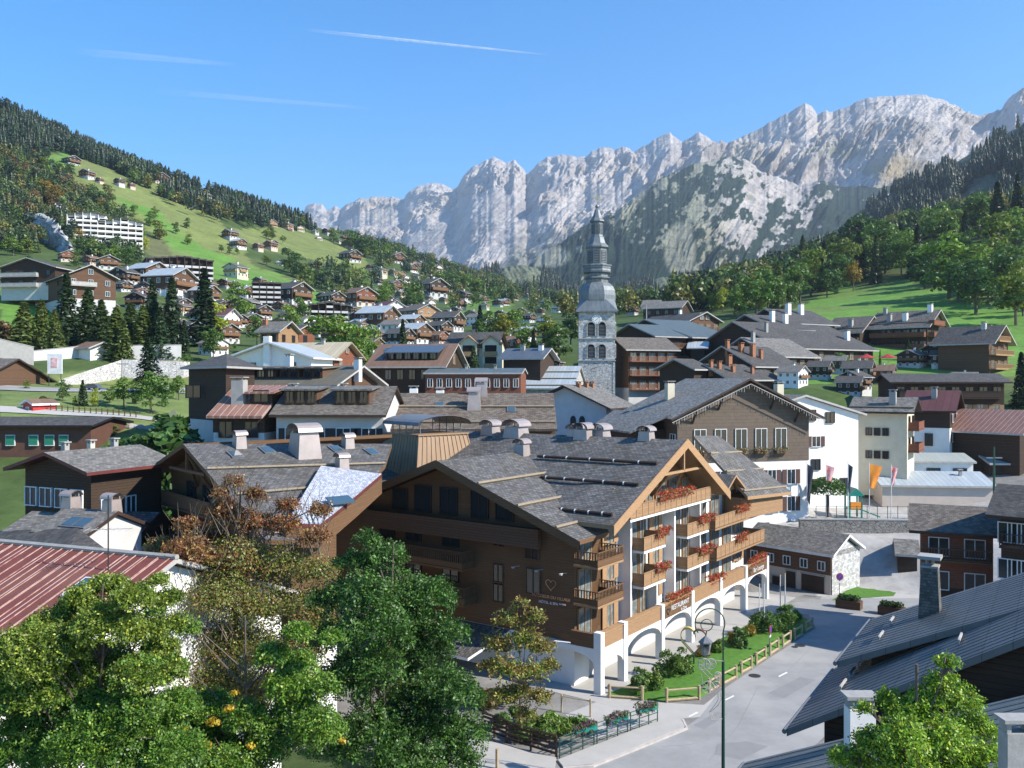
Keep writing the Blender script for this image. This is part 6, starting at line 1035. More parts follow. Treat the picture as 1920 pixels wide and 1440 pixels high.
for i in range(40):
    px=1352+i*15.3; pb=np.interp(px,[1350,1500,1650,1750,1920],[600,570,525,560,590])-rg.uniform(-5,60); th(rg.choice(['dec','dec','con','dec']),px,pb-rg.uniform(55,95)*(1 if px>1500 else .7),pb,'hillside_tree',f"{TW[i%10]} wood edge tree above {['the balcony house','the highest lodge','the shaded block','the red block','the lit gable'][min(4,i//8)]}, {['first','second','third','fourth','fifth','sixth','seventh','eighth'][i%8]} from the left",'trees filling the right hand wood edge',rg.choice([GRN,DRK,LGT,OLV,GRN]),rg.uniform(.9,1.3))
# hillside single trees on the left meadow
for px,pt,pb,tn,w in [(110,305,332,GRN,1.2),(128,306,334,DRK,1.2),(82,292,318,OLV,1.),(205,345,382,(1.3,.8,.8),1.1),(190,355,390,GRN,1.1),(232,382,400,GRN,1.),(250,382,408,LGT,1.),(290,385,410,LGT,1.),(300,412,450,(1.6,.9,.7),1.2),(280,395,425,LGT,1.),(330,415,438,GRN,.9),(352,438,458,OLV,1.2),(350,408,428,GRN,1.1),(262,410,450,LGT,1.),(272,440,480,YEL,.8),(188,372,400,YEL,.9),(90,335,380,ORG,1.2),(75,330,372,(2.6,1.3,.8),1.1),(105,345,392,(2.2,.8,.7),1.),(415,458,474,GRN,.9),(430,460,478,GRN,.9),(445,462,478,LGT,.9),(545,465,512,GRN,1.2),(560,472,520,DRK,1.1),(575,490,525,OLV,1.),(590,500,530,GRN,1.),(510,425,448,(1.5,1.,.7),1.4),(500,428,450,OLV,1.2),(530,440,455,OLV,1.1),(603,500,540,LGT,1.2),(625,505,545,GRN,1.2),(650,515,550,OLV,1.),(680,520,556,LGT,1.1),(720,525,562,LGT,1.2),(735,530,560,GRN,1.),(625,425,455,LGT,1.),(660,430,470,GRN,1.3),(680,440,480,DRK,1.2),(700,448,488,GRN,1.3),(725,452,490,LGT,1.1),(745,465,492,DRK,1.),(770,470,496,DRK,1.1),(690,462,486,OLV,1.),(500,478,498,OLV,1.3),(820,508,545,LGT,1.2),(845,505,550,GRN,1.3),(870,510,552,LGT,1.2),(895,518,556,LGT,1.2),(790,548,580,GRN,1.),(770,545,585,DRK,1.1),(690,535,575,LGT,1.3),(715,540,580,(1.5,1.4,1),1.4),(755,500,516,DRK,1.),(60,480,520,GRN,1.2),(25,440,480,LGT,1.2),(50,440,478,OLV,1.1),(140,470,500,GRN,1.),(155,440,485,DRK,1.2),(172,445,490,OLV,1.),(190,452,495,GRN,1.2),(215,455,500,LGT,1.2),(236,462,505,GRN,1.2),(150,425,465,ORG,.8)]:
    th('dec',px,pt,pb,'meadow_tree',nearlabel(px,pb,tn,'bushy tree'),'trees dotted over the left hillside',tn,w,150)
# ---------------------------------------------------------------- far chalets
def proto(i,wall,base,roof,bm='rail'):
    o=empty('mountain_chalet',(0,0,-500)); hw,L=5.6,11.; 
    make(o,hw,L,8.1,5.6,wall=wall,base=base,bh=2.0,roof=roof,trim='trim',lod=2,deep=4,win=[('f',3,-1,1,'wh',1.,1.2),('r',3,0,1,'wh',1.,1.1),('l',3,0,1,'wh',1.,1.1)],balc=[('f',0,.05,.95,'board',bm),('r',0,.2,.8,'board',bm)],chim=[(.5,.2,.8,1.1,'wh')]); return o
PR=dict(A=('brown','gwh','grey'),B=('honey','cream','taupe','honeyp'),C=('dark','gwh','dgrey'),D=('redwood','pink','brownr'),E=('cream','cream','taupe','honeyp'),Wt=('wh','wh','grey'),R=('wh','wh','maroon'),Mt=('brown','wh','metal'))
PROTO={}
def far(px,pb,wp,st,ang,label,Y0=150,z=1.,cat='chalet',group='chalets scattered over the valley and hillside'):
    l=hit(px,pb,Y0); s=wp/F*l.y/11.2/ (abs(math.cos(R(ang)))+.5*abs(math.sin(R(ang)))) ; s=min(max(s,.45),3.)
    if st not in PROTO: o=proto(0,*PR[st]); PROTO[st]=o
    else:
        o=PROTO[st].copy(); COL.objects.link(o)
        for ch in PROTO[st].children:
            c=ch.copy(); COL.objects.link(c); c.parent=o
            for g2 in ch.children: e=g2.copy(); COL.objects.link(e); e.parent=c
    o.location=l; o.rotation_euler=(0,0,-R(ang)); o.scale=(s,s*.9,s*z); tag(o,label,cat,group); return o
PROTO_={}
for q in FAR: far(*q[:5],q[5],Y0=150 if q[0]<1000 else 120)
STY={'A':'brown and white chalet','B':'honey timber chalet','C':'dark timber house','D':'reddish timber house','E':'cream house','Wt':'white house','R':'maroon roofed house','Mt':'pale metal roofed house'}
_seen=set(q[5] for q in FAR)
for q in EXT:
    b=min(FAR,key=lambda r:(r[0]-q[0])**2+(r[1]-q[1])**2*1.5); dx=q[0]-b[0]; dy=q[1]-b[1]; rel=('right of' if dx>0 else 'left of') if abs(dx)>abs(dy) else ('below' if dy>0 else 'above')
    lb=' '.join(f"{STY[q[3]]} {rel} the {b[5]}".split()[:16])
    if lb in _seen: lb=' '.join(f"small {lb}".split()[:16])
    _seen.add(lb); far(*q,lb,Y0=150 if q[0]<1000 else 120)
house('gable_front_chalet','wide white and dark chalet with pale centre post left of the tall fir',(48,482),235,8,110,500,ex=105,L=9,Hh=6.2,cat='chalet',wall='dark',base='gwh',bh=2.2,roof='dgrey',trim='trim',win=[('f',4,0,2,'dk')],balc=[('f',0,.02,.7,'board','trim'),('f',1,.02,.7,'board','trim')])
house('grey_roof_chalet','broad grey green roofed chalet with dark gable behind the tall fir',(172,495),225,-40,100,512,pitch=26,hw=7,Hh=7,cat='chalet',wall='brown',base='gwh',bh=1.5,roof='dgrey',trim='trim',win=[('f',3,-1,1,'wh'),('l',3,0,1,'dk')],balc=[('f',0,.0,.6,'board','trim'),('l',0,.0,.4,'board','trim'),('l',1,.0,.4,'board','trim')])
# apartment blocks with balcony grids
def block(name,label,px,pb,pt,wpx,Y0,floors,bays,ang,wallm='wh',slabm='wh',depth=14,cat='apartment block',step=0,side='gwh',dark='black'):
    l=hit(px,pb,Y0); Y=l.y; h=(pb-pt)/F*Y; w_=wpx/F*Y; root=empty(name,l,-R(ang)); tag(root,label,cat); fh=h/floors
    for b in range(bays):
        x0=-w_/2+w_*b/bays; x1=x0+w_/bays; hh=h-step*abs(b-bays*.5)*fh; m=MB(); m.box(x0,x1,0,depth,-12,hh); m.obj('wall',W[wallm],root)
        r=MB(); r.box(x0-.2,x1+.2,-1.2,depth+.3,hh,hh+.5); r.obj('roof',W['dgrey'],root)
        f=MB(); f.box(x0-.1,x0+.15,-1.5,0,-4,hh); f.obj('fin_wall',W[wallm],root)
        k=int(hh/fh+.01)
        for i in range(-1,k):
            z=i*fh; o=MB(); o.box(x0+.4,x1-.2,-.06,-.01,z+.35,z+fh-.35); q=o.obj('window',W['glass'] if dark=='glass' else W['black'],root); c=MB(); c.box(x0+.2,x1-.1,-1.4,-.07,z,z+.16); c.box(x0+.2,x1-.1,-1.4,-1.3,z+.16,z+fh*.42); c.obj('balcony',W[slabm],root)
    return root
block('white_tower_block','left white balcony tower block on the wooded hillside',163,452,398,66,300,6,5,-20,step=.3)
block('white_tower_block','right white balcony tower block with broad blank end wall',226,476,410,78,260,7,6,-25,step=.3)
block('white_tower_block','small white balcony block half hidden in trees left of the two larger ones',105,412,382,36,300,4,4,-15,step=.8)
block('dark_terrace_block','long dark apartment block with ragged white balconies below the meadow',338,532,482,118,250,5,9,-28,wallm='dark',slabm='gwh',step=.15)
block('dark_terrace_block','short dark apartment block with white balconies right of the long one',500,578,532,52,250,5,4,-15,wallm='dark',slabm='gwh')
block('terraced_apartments','stepped apartments with pale roof and dark balcony bands in the village centre',610,606,568,84,200,4,6,-20,wallm='dark',slabm='gwh',step=.25)
# pale rock outcrop
def outcrop(pts,name,label):
    l=[hit(px,py,250) for px,py in pts]; c=sum(l,Vector())/len(l); rs=np.random.RandomState(4); n=36; V=[];Q=[]
    a=np.array(l[0]);b=np.array(l[-1]); 
    for i in range(n+1):
        t=i/n; q=a*(1-t)+b*t
        for j in range(14):
            s=j/13; up=np.array((0,6*s,13*math.sin(s*2.2)))*(.5+.5*math.sin(t*3.1)); nn=(rs.rand(3)-.5)*2.6; V.append(q+up+nn-np.array((0,0,3)))
    for i in range(n):
        for j in range(13): k=i*14+j; Q.append((k,k+14,k+15,k+1))
    o=link(fast(name,V,Q,[M('pale_cliff_rock',(.48,.47,.45),(.3,.3,.28),ns=.25,bump=.8,rough=.95)]),name); tag(o,label,'rock')
outcrop([(38,418),(95,450),(128,478)],'rock_outcrop','pale grey rock face slanting down above the left chalets')
# ---------------------------------------------------------------- street level 
def sheet(name,pts,mat,z=.0,th=.0,kind='structure',step=False,label=None,cat=None):
    m=MB(); P3=[Vector((p.x,p.y,z)) for p in pts]
    ar=sum(P3[i].x*P3[(i+1)%len(P3)].y-P3[(i+1)%len(P3)].x*P3[i].y for i in range(len(P3)))
    if ar<0: P3=P3[::-1]
    if th: m.prism(P3,(0,0,-th),(0,0,0))
    else: m.face(P3)
    o=m.obj(name,W[mat]); return tag(o,label,cat,kind=kind)
W['patch']=M('asphalt_repair',(.24,.238,.235),(.21,.208,.205),ns=1,rough=.9,bump=.1)
rd=[G(1030,1500),G(1056,1436),G(1110,1434),G(1285,1364),G(1312,1345),G(1345,1300),G(1440,1236),G(1530,1178),G(1516,1152),G(1460,1148),G(1400,1160),G(1395,1140),G(1560,1122),G(1700,1108),G(1760,1130),G(1760,1200),G(1600,1330),G(1420,1500)]
sheet('street',rd,'asph',.012)
sheet('forecourt_paving',[G(1060,1340),G(1130,1312),G(1320,1322),G(1345,1302),G(1312,1345),G(1235,1352),G(1118,1388)],'pave',.016)
sheet('pavement',[G(1046,1428),G(1236,1353),G(1278,1349),G(1287,1364),G(1112,1436),G(1056,1441)],'pave',.12,.14)
sheet('pavement',[G(880,1384),G(1043,1424),G(1030,1500),G(860,1500)],'pave',.12,.14)
m=MB(); m.tube([G(1056,1441,.06),G(1112,1437,.06),G(1200,1402,.06),G(1288,1366,.06),G(1280,1350,.06)],.10,4); tag(m.obj('kerb',W['kerb']),kind='structure')
for i,(a,b) in enumerate(((G(985,1444),G(1035,1438)),(G(1045,1452),G(1085,1447)))): sheet('crossing_stripe',[a,b,b+Vector((.3,-1.4,0)),a+Vector((.3,-1.4,0))],'whitep',.018)
sheet('parking_slope',[G(1720,1065,.0),G(1640,1062,.0),G(1625,1052,.0),G(1590,1105,0),G(1640,1122,0),G(1735,1122,0)],'pave',.014)
for x_,y_,r_ in ((1415,1267,.42),(1500,1210,.42),(1490,1213,.25)):
    p=G(x_,y_,.018); m=MB(); m.lathe([(.01,0),(r_,0),(r_,.012),(.01,.012)],16,p,cap=False); tag(m.obj('manhole_cover',W['iron']),'round iron manhole cover in the street'+(' by the round lawn sign' if x_>1495 else ' behind the lamp post' if x_<1420 else ', smaller of two by the lawn sign'),'manhole cover')
for x_,y_ in ((1468,1265),(1368,1309),(1300,1340)): sheet('road_marking',[G(x_-9,y_+3),G(x_-7,y_+5),G(x_+9,y_-3),G(x_+7,y_-5)],'whitep',.02)
for pts in ([(1345,1395),(1400,1390),(1440,1400),(1390,1425),(1340,1415)],[(1440,1300),(1500,1270),(1530,1275),(1470,1310)],[(1300,1360),(1345,1335),(1365,1340),(1320,1368)]): sheet('asphalt_patch',[G(*q) for q in pts],'patch',.0165)
for a_,b_ in (((1330,1425),(1420,1290)),((1420,1290),(1520,1215)),((1240,1400),(1330,1385))):
    m=MB(); m.tube([G(*a_,.008),G((a_[0]+b_[0])/2+9,(a_[1]+b_[1])/2+4,.012),G(*b_,.008)],.014,4); tag(m.obj('tar_seam',W['patch']),kind='structure')
# lawn as a low mound
lawn=[G(1136,1306),G(1203,1312),G(1250,1316),G(1310,1311),G(1345,1290),G(1380,1271),G(1435,1235),G(1482,1204),G(1523,1178),G(1512,1160),G(1470,1150),G(1430,1158),G(1380,1185),G(1310,1222),G(1250,1254),G(1185,1284)]
c0=sum(lawn,Vector())/len(lawn); m=MB(); k=0; rings=[(1,.02),(.97,.16),(.75,.32),(.4,.42)]
for f,z in rings: m.v+=[tuple(c0+(p-c0)*f+Vector((0,0,z))) for p in lawn]
n=len(lawn)
for i in range(3):
    for j in range(n): q=(j+1)%n; m.f.append((i*n+j,i*n+q,(i+1)*n+q,(i+1)*n+j)); m.m.append(0)
m.f.append(tuple(3*n+j for j in range(n))); m.m.append(0); tag(m.obj('lawn',W['grass']),kind='structure')
sheet('grass_patch',[G(1618,1078),G(1650,1088),G(1690,1100),G(1675,1118),G(1610,1122),G(1560,1126),G(1590,1105)],'grass',.03)
def leafpatch(name,pts,s,n,mat,rs,asp=1.,parent=None,loc=(0,0,0)):
    p,nr=crownpts(pts,n,rs,.5); V,Q=cards(p,nr,s,rs,asp); o=link(fast(name,V,Q,[mat]),name,parent,loc); return o
def flowers(loc,ln,rz,label,group,mat=FLOW,r=.32,seed=1,box='rail',n=420):
    rs=np.random.RandomState(seed); root=empty('flower_box',loc,rz); tag(root,label,'flower box',group); m=MB(); m.box(-ln/2,ln/2,-.14,.14,-.2,.02); m.obj('trough',W[box],root)
    bl=[(x,-.08+rs.uniform(-.08,.05),.12+rs.uniform(-.05,.15),r*rs.uniform(.8,1.25)) for x in np.arange(-ln/2,ln/2+.1,.32)]+[(x,-.22,-.2,r*.6) for x in np.arange(-ln/2,ln/2,.5)]
    o=leafpatch('leaves',bl,.07,n//2,LEAF,rs,parent=root); o.color=(1.2,1.3,1,1); leafpatch('blossom',bl,.06,int(n*1.5),mat,rs,parent=root); return root
HR=-R(35.66)
FG='geranium boxes on the hotel balconies'
for i,(y0_,y1_,z,x,lb) in enumerate([(8.9,14.6,12.2,-.25,'long red geranium box on the top gable balcony'),(8.8,10.8,L3+1.05,-.4,'red geranium box on the left small balcony one floor under the gable balcony'),(16.8,19.4,L3+1.05,-.4,'red geraniums on the right small balcony one floor under the gable balcony'),(8.8,10.9,L2+1.05,-.4,'red geranium box on the left small balcony two floors under the gable'),(16.8,19.3,L2+1.05,-.4,'red geraniums on the right small balcony two floors under the gable'),(24.2,27.0,L3+1.05,-.15,'red geraniums on the upper long plank balcony of the right wing'),(24.2,26.4,L2+1.05,-.15,'red geraniums on the lower long plank balcony of the right wing'),(10.5,14.3,4.1,-.3,'orange red geraniums above the restaurant board'),(18.6,21.3,4.1,-.3,'red geraniums on the arcade parapet before the fourth arch'),(27.8,31.6,4.1,-.3,'red geraniums over the last arcade board')]):
    flowers(hp(x,(y0_+y1_)/2,z),y1_-y0_,HR+math.pi/2,lb,FG,r=.38,seed=i,n=int(230*(y1_-y0_)))
TH=[o for o in COL.objects if o.name.startswith('town_hall')][0]
for i,u in enumerate((-5.6,-3.05,-.5,2.05,4.6)):
    p=TH.matrix_basis@Vector((u,g0y:=.9,11.75)); 
    flowers(p,1.5,TH.rotation_euler[2],['bushy flower box under the first gable window of the town hall','bushy flower box under the second gable window of the town hall','white dotted flower box under the middle gable window of the town hall','whitish flower box under the fourth gable window of the town hall','pinkish flower box under the last gable window of the town hall'][i],'flower boxes of the town hall',FLOWP,.42,20+i,n=420)
# signs
def text(body,size,parent,loc,rot,mat,name='lettering',ext=.01,align='CENTER'):
    c=bpy.data.curves.new(name,'FONT'); c.body=body; c.size=size; c.extrude=ext; c.align_x=align; c.materials.append(W[mat]); o_=bpy.data.objects.new('tmp',c); me=bpy.data.meshes.new_from_object(o_); bpy.data.objects.remove(o_); bpy.data.curves.remove(c); me.name=name; o=bpy.data.objects.new(name,me); COL.objects.link(o); o.parent=parent; o.location=loc; o.rotation_euler=rot; return o
def heart(m,s,r=.03,c=(0,0,0)):
    pts=[]
    for i in range(25):
        t=2*math.pi*i/24; pts.append((c[0]+s*.0625*16*math.sin(t)**3,c[1],c[2]+s*.0625*(13*math.cos(t)-5*math.cos(2*t)-2*math.cos(3*t)-math.cos(4*t))))
    m.tube(pts,r,5)
sg=empty('hotel_wall_sign',hp(-4.9,.12,7.0),HR); tag(sg,'raised hotel lettering with heart emblem on the shaded larch gable','sign')
W['copperl']=M('coppery_letters',(.55,.33,.2),rough=.35,metal=.5,bump=0)
m=MB(); heart(m,.42,.03,(.7,-.05,-.2)); m.obj('heart_emblem',W['copperl'],sg)
text('AU COEUR DU VILLAGE',.30,sg,(.7,-.03,-1.2),(R(90),0,0),'copperl'); text('HÔTEL & SPA *****',.27,sg,(.8,-.03,-1.6),(R(90),0,0),'whitep')
for u in(-2.,0,2.): 
    m=MB(); m.tube([(u,0,.75),(u,-.8,.85)],.025,5); m.lathe([(.02,0),(.12,.02),(.14,.12),(.02,.16)],8,(u,-.8,.72)); m.obj('sign_spotlight',W['trim'],sg)
for a,b,l1,l2,lb in((9.4,14.4,'RESTAURANT','le Cinq','long wooden restaurant board with white letters over the third arch'),(26.6,31.8,'Bar Lounge','','wooden board with white script over the last arch')):
    s_=empty('arcade_sign_board',hp(-.06,(a+b)/2,3.42),HR+math.pi/2); tag(s_,lb,'sign'); m=MB(); w_=(b-a)/2-.2; m.box(-w_,w_,-.05,.02,-.45,.45); m.obj('board',W['hotel'],s_)
    text(l1,.52 if l2 else .6,s_,(.25,-.07,-.02 if l2 else -.2),(R(90),0,0),'whitep')
    if l2: text(l2,.36,s_,(.9,-.07,-.38),(R(90),0,0),'whitep'); 
    m=MB(); heart(m,.28,.025,(-w_+.42,-.09,.05)); m.obj('heart_emblem',W['iron'],s_)
# town hall crest lamp
# fences
def logfence(a,b,label,hh=.95):
    o=empty('log_fence',a,math.atan2((b-a).y,(b-a).x)); L_=(b-a).length; tag(o,label,'fence','log fence sections round the hotel lawn')
    for x in(0,L_): m=MB(); m.tube([(x,0,-.1),(x,0,hh)],.10,7); m.obj('post',W['log'],o)
    m=MB(); m.tube([(-.15,.03,hh-.17),(L_+.15,.03,hh-.17)],.07,6); m.obj('rail',W['log'],o); m=MB(); m.tube([(0,.03,.12),(L_,.03,.12)],.10,6); m.obj('rail',W['log'],o)
FP=[(1143,1309,1204,1313,'leftmost log fence section before the first pillars'),(1250,1317,1311,1312,'log fence section at the rounded lawn corner'),(1330,1299,1348,1289,'short log fence section just right of the lawn corner'),(1352,1287,1380,1272,'log fence section behind the lamp post'),(1390,1264,1409,1254,'log fence section third from the lamp post'),(1418,1247,1435,1236,'log fence section left of the round lawn sign'),(1444,1229,1459,1219,'log fence section at the round lawn sign'),(1468,1213,1482,1204,'log fence section right of the round lawn sign'),(1490,1200,1503,1192,'log fence section before the far lawn tip'),(1511,1185,1523,1178,'last log fence section at the far lawn tip')]
for a,b,c,d,lb in FP: logfence(G(a,b),G(c,d),lb)
def pathrail(pts,label):
    o=empty('post_and_rail_fence',pts[0]); tag(o,label,'fence')
    for i,p in enumerate(pts): m=MB(); m.tube([(0,0,-.1),(0,0,1.15)],.06,6); m.obj('post',W['log'],o,p-pts[0])
    m=MB(); m.tube([p-pts[0]+Vector((0,0,1.0)) for p in pts],.03,5); m.obj('rail',W['log'],o)
pathrail([G(1053,1335),G(1107,1345)],'thin pole fence along the path below the first arch')
def greenrail(a,b,label):
    o=empty('street_railing',a,math.atan2((b-a).y,(b-a).x)); L_=(b-a).length; tag(o,label,'railing','green railing panels along the pavement')
    for x in(.06,L_*.33,L_*.66,L_-.06): m=MB(); m.tube([(x,0,-.1),(x,0,1.1)],.035,5); m.obj('post',W['gpaint'],o)
    for z in(.15,.55,.85,1.08): m=MB(); m.tube([(0,0,z),(L_,0,z)],.03,5); m.obj('rail',W['gpaint'],o)
for (a,b,c,d),lb in(((1048,1420,1115,1392),'green railing panel nearest the dark slat fence'),((1118,1391,1178,1371),'green railing panel in the middle of the pavement edge'),((1181,1370,1234,1352),'green railing panel at the forecourt end')): greenrail(G(a,b,.12),G(c,d,.12),lb)
for i,(px,py,lb) in enumerate(((1098,1398,'teal planter on the first green railing panel'),(1157,1377,'teal planter on the middle green railing panel'),(1213,1358,'teal planter with bushy purple plants on the last railing panel'))):
    p=G(px,py,.12); flowers(p+Vector((0,0,1.0)),1.5,math.atan2(40,60)*.9,lb,'teal planters hung on the railing',leafmat('purple_blossom',(.2,.07,.16),(.1,.12,.04),tint=False) if i==0 else bpy.data.materials['purple_blossom'],.3,40+i,'teal',420)
def slatfence(a,b,label):
    o=empty('slat_fence',a,math.atan2((b-a).y,(b-a).x)); L_=(b-a).length; tag(o,label,'fence'); n=int(L_/1.8)+1
    for i in range(n+1): m=MB(); m.box(L_*i/n-.05,L_*i/n+.05,-.05,.05,-.1,1.15); m.obj('post',W['dark'],o)
    m=MB()
    for z in(.15,.4,.65,.9): m.box(0,L_,-.08,-.05,z,z+.14)
    m.obj('slat_panel',W['dark'],o); m=MB(); m.tube([(0,0,1.15),(L_,0,1.15)],.07,6); m.obj('handrail',W['dark'],o)
slatfence(G(950,1390,.1),G(1043,1419,.1),'dark horizontal slat fence below the small autumn tree'); slatfence(G(905,1372,.1),G(950,1388,.1),'short dark slat fence piece partly under the green tree')
p=G(932,1442,.1); m=MB(); m.tube([p,p+Vector((0,0,1.1))],.09,8); tag(m.obj('wooden_bollard',W['log']),'short round timber bollard on the lower left pavement','bollard')
# street lamp with ring, lantern and wire decoration
def lamp():
    Y=44.; b=P(1356,1450,Y); b.z=0; o=empty('street_lamp',b); tag(o,'tall dark green street lamp with ring bracket, lantern and wire star ornament','street lamp'); z_=lambda py:H-(py-CY)/F*Y; u=Y/F
    m=MB(); m.tube([(0,0,-.1),(0,0,.5),(0,0,z_(1370)),(0,0,z_(1240))],[.13,.095,.085,.075],8); m.tube([(0,0,z_(1240)),(0,0,z_(1185))],.04,6); m.obj('pole',W['gpaint'],o)
    m=MB(); cx,cz=-25*u,z_(1169); r=28*u; m.tube([(0,0,z_(1186))]+[(cx+r*math.cos(a),0,cz+r*math.sin(a)) for a in np.radians(np.arange(-20,232,14))],.032,6); m.obj('ring_bracket',W['gpaint'],o)
    m=MB(); cx2,cz2=-31*u,z_(1172); r2=11*u; m.tube([(cx2+r2*math.cos(a),0,cz2+r2*math.sin(a)) for a in np.radians(np.arange(0,361,24))],.025,5); m.tube([(cx2,0,cz2-r2),(-33*u,0,z_(1194))],.03,5); m.obj('scroll',W['gpaint'],o)
    x=-33*u; m=MB(); m.lathe([(.06,z_(1193)),(.22,z_(1198)),(.36,z_(1203)),(.36,z_(1205))],6,(x,0,0)); q=m.obj('lantern',W['zinc'],o); m=MB(); m.lathe([(.30,z_(1205)),(.20,z_(1226))],6,(x,0,0)); m.obj('glass',W['curt'],q); m=MB(); m.lathe([(.22,z_(1226)),(.12,z_(1229)),(.03,z_(1232))],6,(x,0,0)); m.obj('base',W['zinc'],q)
    w_=MB(); s=lambda px,py:((px-1356)*u,-.05,z_(py)); r_=.022
    w_.tube([s(1356,1239),s(1309,1234),s(1309,1243)],r_,4)
    for c,rr_ in(((1320,1245),11),((1332,1244),10),((1345,1266),7),((1327,1288),12),((1343,1284),7)): 
        w_.tube([s(c[0]+rr_*math.cos(a),c[1]+rr_*math.sin(a)) for a in np.radians(np.arange(0,361,30))],r_,4)
        for a in np.radians(np.arange(0,180,45)): w_.tube([s(c[0]+rr_*math.cos(a),c[1]+rr_*math.sin(a)),s(c[0]-rr_*math.cos(a),c[1]-rr_*math.sin(a))],r_*.7,4)
    for l in([(1309,1250),(1340,1280)],[(1314,1246),(1346,1276)],[(1315,1264),(1318,1285)],[(1350,1297),(1352,1310),(1346,1322),(1332,1334),(1338,1346),(1350,1343)],[(1346,1297),(1346,1312),(1338,1324),(1330,1334),(1334,1348),(1354,1347)],[(1346,1290),(1335,1290),(1322,1292)]): w_.tube([s(*q) for q in l],r_,4)
    w_.obj('wire_star_ornament',W['trim'],o)
lamp()
# heart sculpture on the lawn
p=G(1301,1250,.2); o=empty('heart_sculpture',p,-R(20)); tag(o,'gold and red ribbon heart sculpture on the hotel lawn','sculpture'); u=p.y/F
m=MB()
def band(m,pts,w_=.16):
    n=len(pts)
    for i in range(n-1):
        (x0,z0),(x1,z1)=pts[i],pts[i+1]; m.hexa([(x0,-w_,z0-.07),(x1,-w_,z1-.07),(x1,w_,z1-.07),(x0,w_,z0-.07),(x0,-w_,z0+.07),(x1,-w_,z1+.07),(x1,w_,z1+.07),(x0,w_,z0+.07)])
zc=(1250-1194)*u; r=.62
lp=[(-.42+r*.85*math.cos(a),zc+r*1.0*math.sin(a)) for a in np.radians(np.arange(0,250,14))]+[(.0,zc-1.25)]
band(m,lp); m.obj('gold_loop',W['gold'],o); m=MB(); band(m,[(.42-r*.8*math.cos(a),zc+.05+r*.85*math.sin(a)) for a in np.radians(np.arange(0,250,14))]+[(.0,zc-1.25)]); m.obj('red_loop',W['rust'],o); m=MB(); m.tube([(0,0,0),(0,0,zc-1.2)],.06,6); m.obj('stake',W['iron'],o)
# signs on posts
def roundsign(p,h,r,label,rz,kind='np'):
    o=empty('road_sign',p,rz); tag(o,label,'sign'); m=MB(); m.tube([(0,0,-.1),(0,0,h+r)],.035,6); m.obj('post',W['zinc'],o)
    m=MB(); m.lathe([(.01,0),(r,0),(r,.03),(.01,.03)],20,cap=False); q=m.obj('disc',W['red'],o,(0,-.05,h+r*.6),(R(90),0,0)); m=MB(); m.lathe([(.01,.03),(r*.76,.03),(r*.76,.045),(.01,.045)],20,cap=False); m.obj('disc_face',W['blues'],q); m=MB(); m.box(-r*.8,r*.8,-r*.09,r*.09,.046,.055); m.obj('bar',W['red'],q,rot=(0,0,R(45)))
    m=MB(); m.box(-r*.7,r*.7,-.06,-.04,h-r*1.15,h-r*.7); m.obj('plate',W['whitep'],o); return o
W['blues']=M('blue_sign_paint',(.03,.07,.35),rough=.4,bump=0)
p=G(1443,1228,.1); roundsign(p,1.75,.33,'round no parking sign on a post in the log fence',R(60)); p=G(1574,1122); roundsign(p,1.9,.36,'round no parking sign with plate before the whitewashed garage wall',R(5))
# planters
for px,py,lb in((1592,1140,'long wooden planter box before the whitewashed garage'),(1672,1153,'wooden planter box with round shrub beside the near roofs')):
    p=G(px,py); o=empty('wooden_planter',p,-R(35)); tag(o,lb,'planter'); m=MB(); m.box(-1.1,1.1,-.5,.5,0,.75); m.obj('box',W['brown'],o); c=leafpatch('shrub',[(x,0,.9,.45) for x in(-.6,0,.6)],.09,900,LEAF,np.random.RandomState(3),parent=o); c.color=(.5,.6,.6,1)
# flagpoles
def pole(px,pt,pb,Y,label,flag=None,grp='white flagpoles',fl=None):
    b=P(px,pb,Y); t=H-(pt-CY)/F*Y; o=empty('flagpole',b); tag(o,label,'flagpole',grp); m=MB(); m.tube([(0,0,-.5),(0,0,t-b.z)],[.06,.035],6); m.obj('pole',W['whitep'],o); m=MB(); m.lathe([(.01,0),(.07,.05),(.01,.12)],6,(0,0,t-b.z)); m.obj('finial',W['gold'],o)
    if flag:
        hgt,wd,mat=flag; V=[];Q=[]; zt=t-b.z-.1
        for i in range(7):
            for j in range(9): f=i/6; g_=j/8; V.append((.04+f*wd*(1-.55*g_),.12*math.sin(f*5+g_*4)*(.3+g_),zt-g_*hgt-f*hgt*.12))
        for i in range(6):
            for j in range(8): k=i*9+j; Q.append((k,k+1,k+10,k+9))
        fo=link(fast('flag',V,Q,[W[mat]],smooth=True),'flag',None,b); tag(fo,fl,'flag')
for px,pt,pb,Y,lb in((1424,1097,1186,73,'bare flagpole leftmost on the lawn'),(1433,1095,1180,75,'bare flagpole second from left on the lawn'),(1463,1080,1168,79,'bare flagpole third from left on the lawn'),(1472,1077,1160,82,'bare flagpole rightmost on the lawn')): pole(px,pt,pb,Y,lb,grp='bare flagpoles on the hotel lawn')
for px,pt,pb,fl,lb,fb in((1513,868,955,(4.2,.7,'dcloth'),'flagpole leftmost against the plain white house','limp dark flag nearest the town hall'),(1549,870,972,(2.6,.9,'rcloth'),'flagpole in front of the round crowned tree','red and white flag beside the round crowned tree'),(1590,868,988,(3.,.5,'dcloth'),'flagpole left of the play tower','narrow dark flag left of the pale blue roof'),(1630,868,990,(2.6,1.4,'orange'),'flagpole before the left end of the cream shed','large orange and yellow flag before the pale blue roof'),(1671,872,972,(2.,.7,'rcloth'),'flagpole before the middle of the cream shed','small red and white flag before the pale blue roof')): pole(px,pt,pb,100,lb,fl,'flagpoles on the terrace',fb)
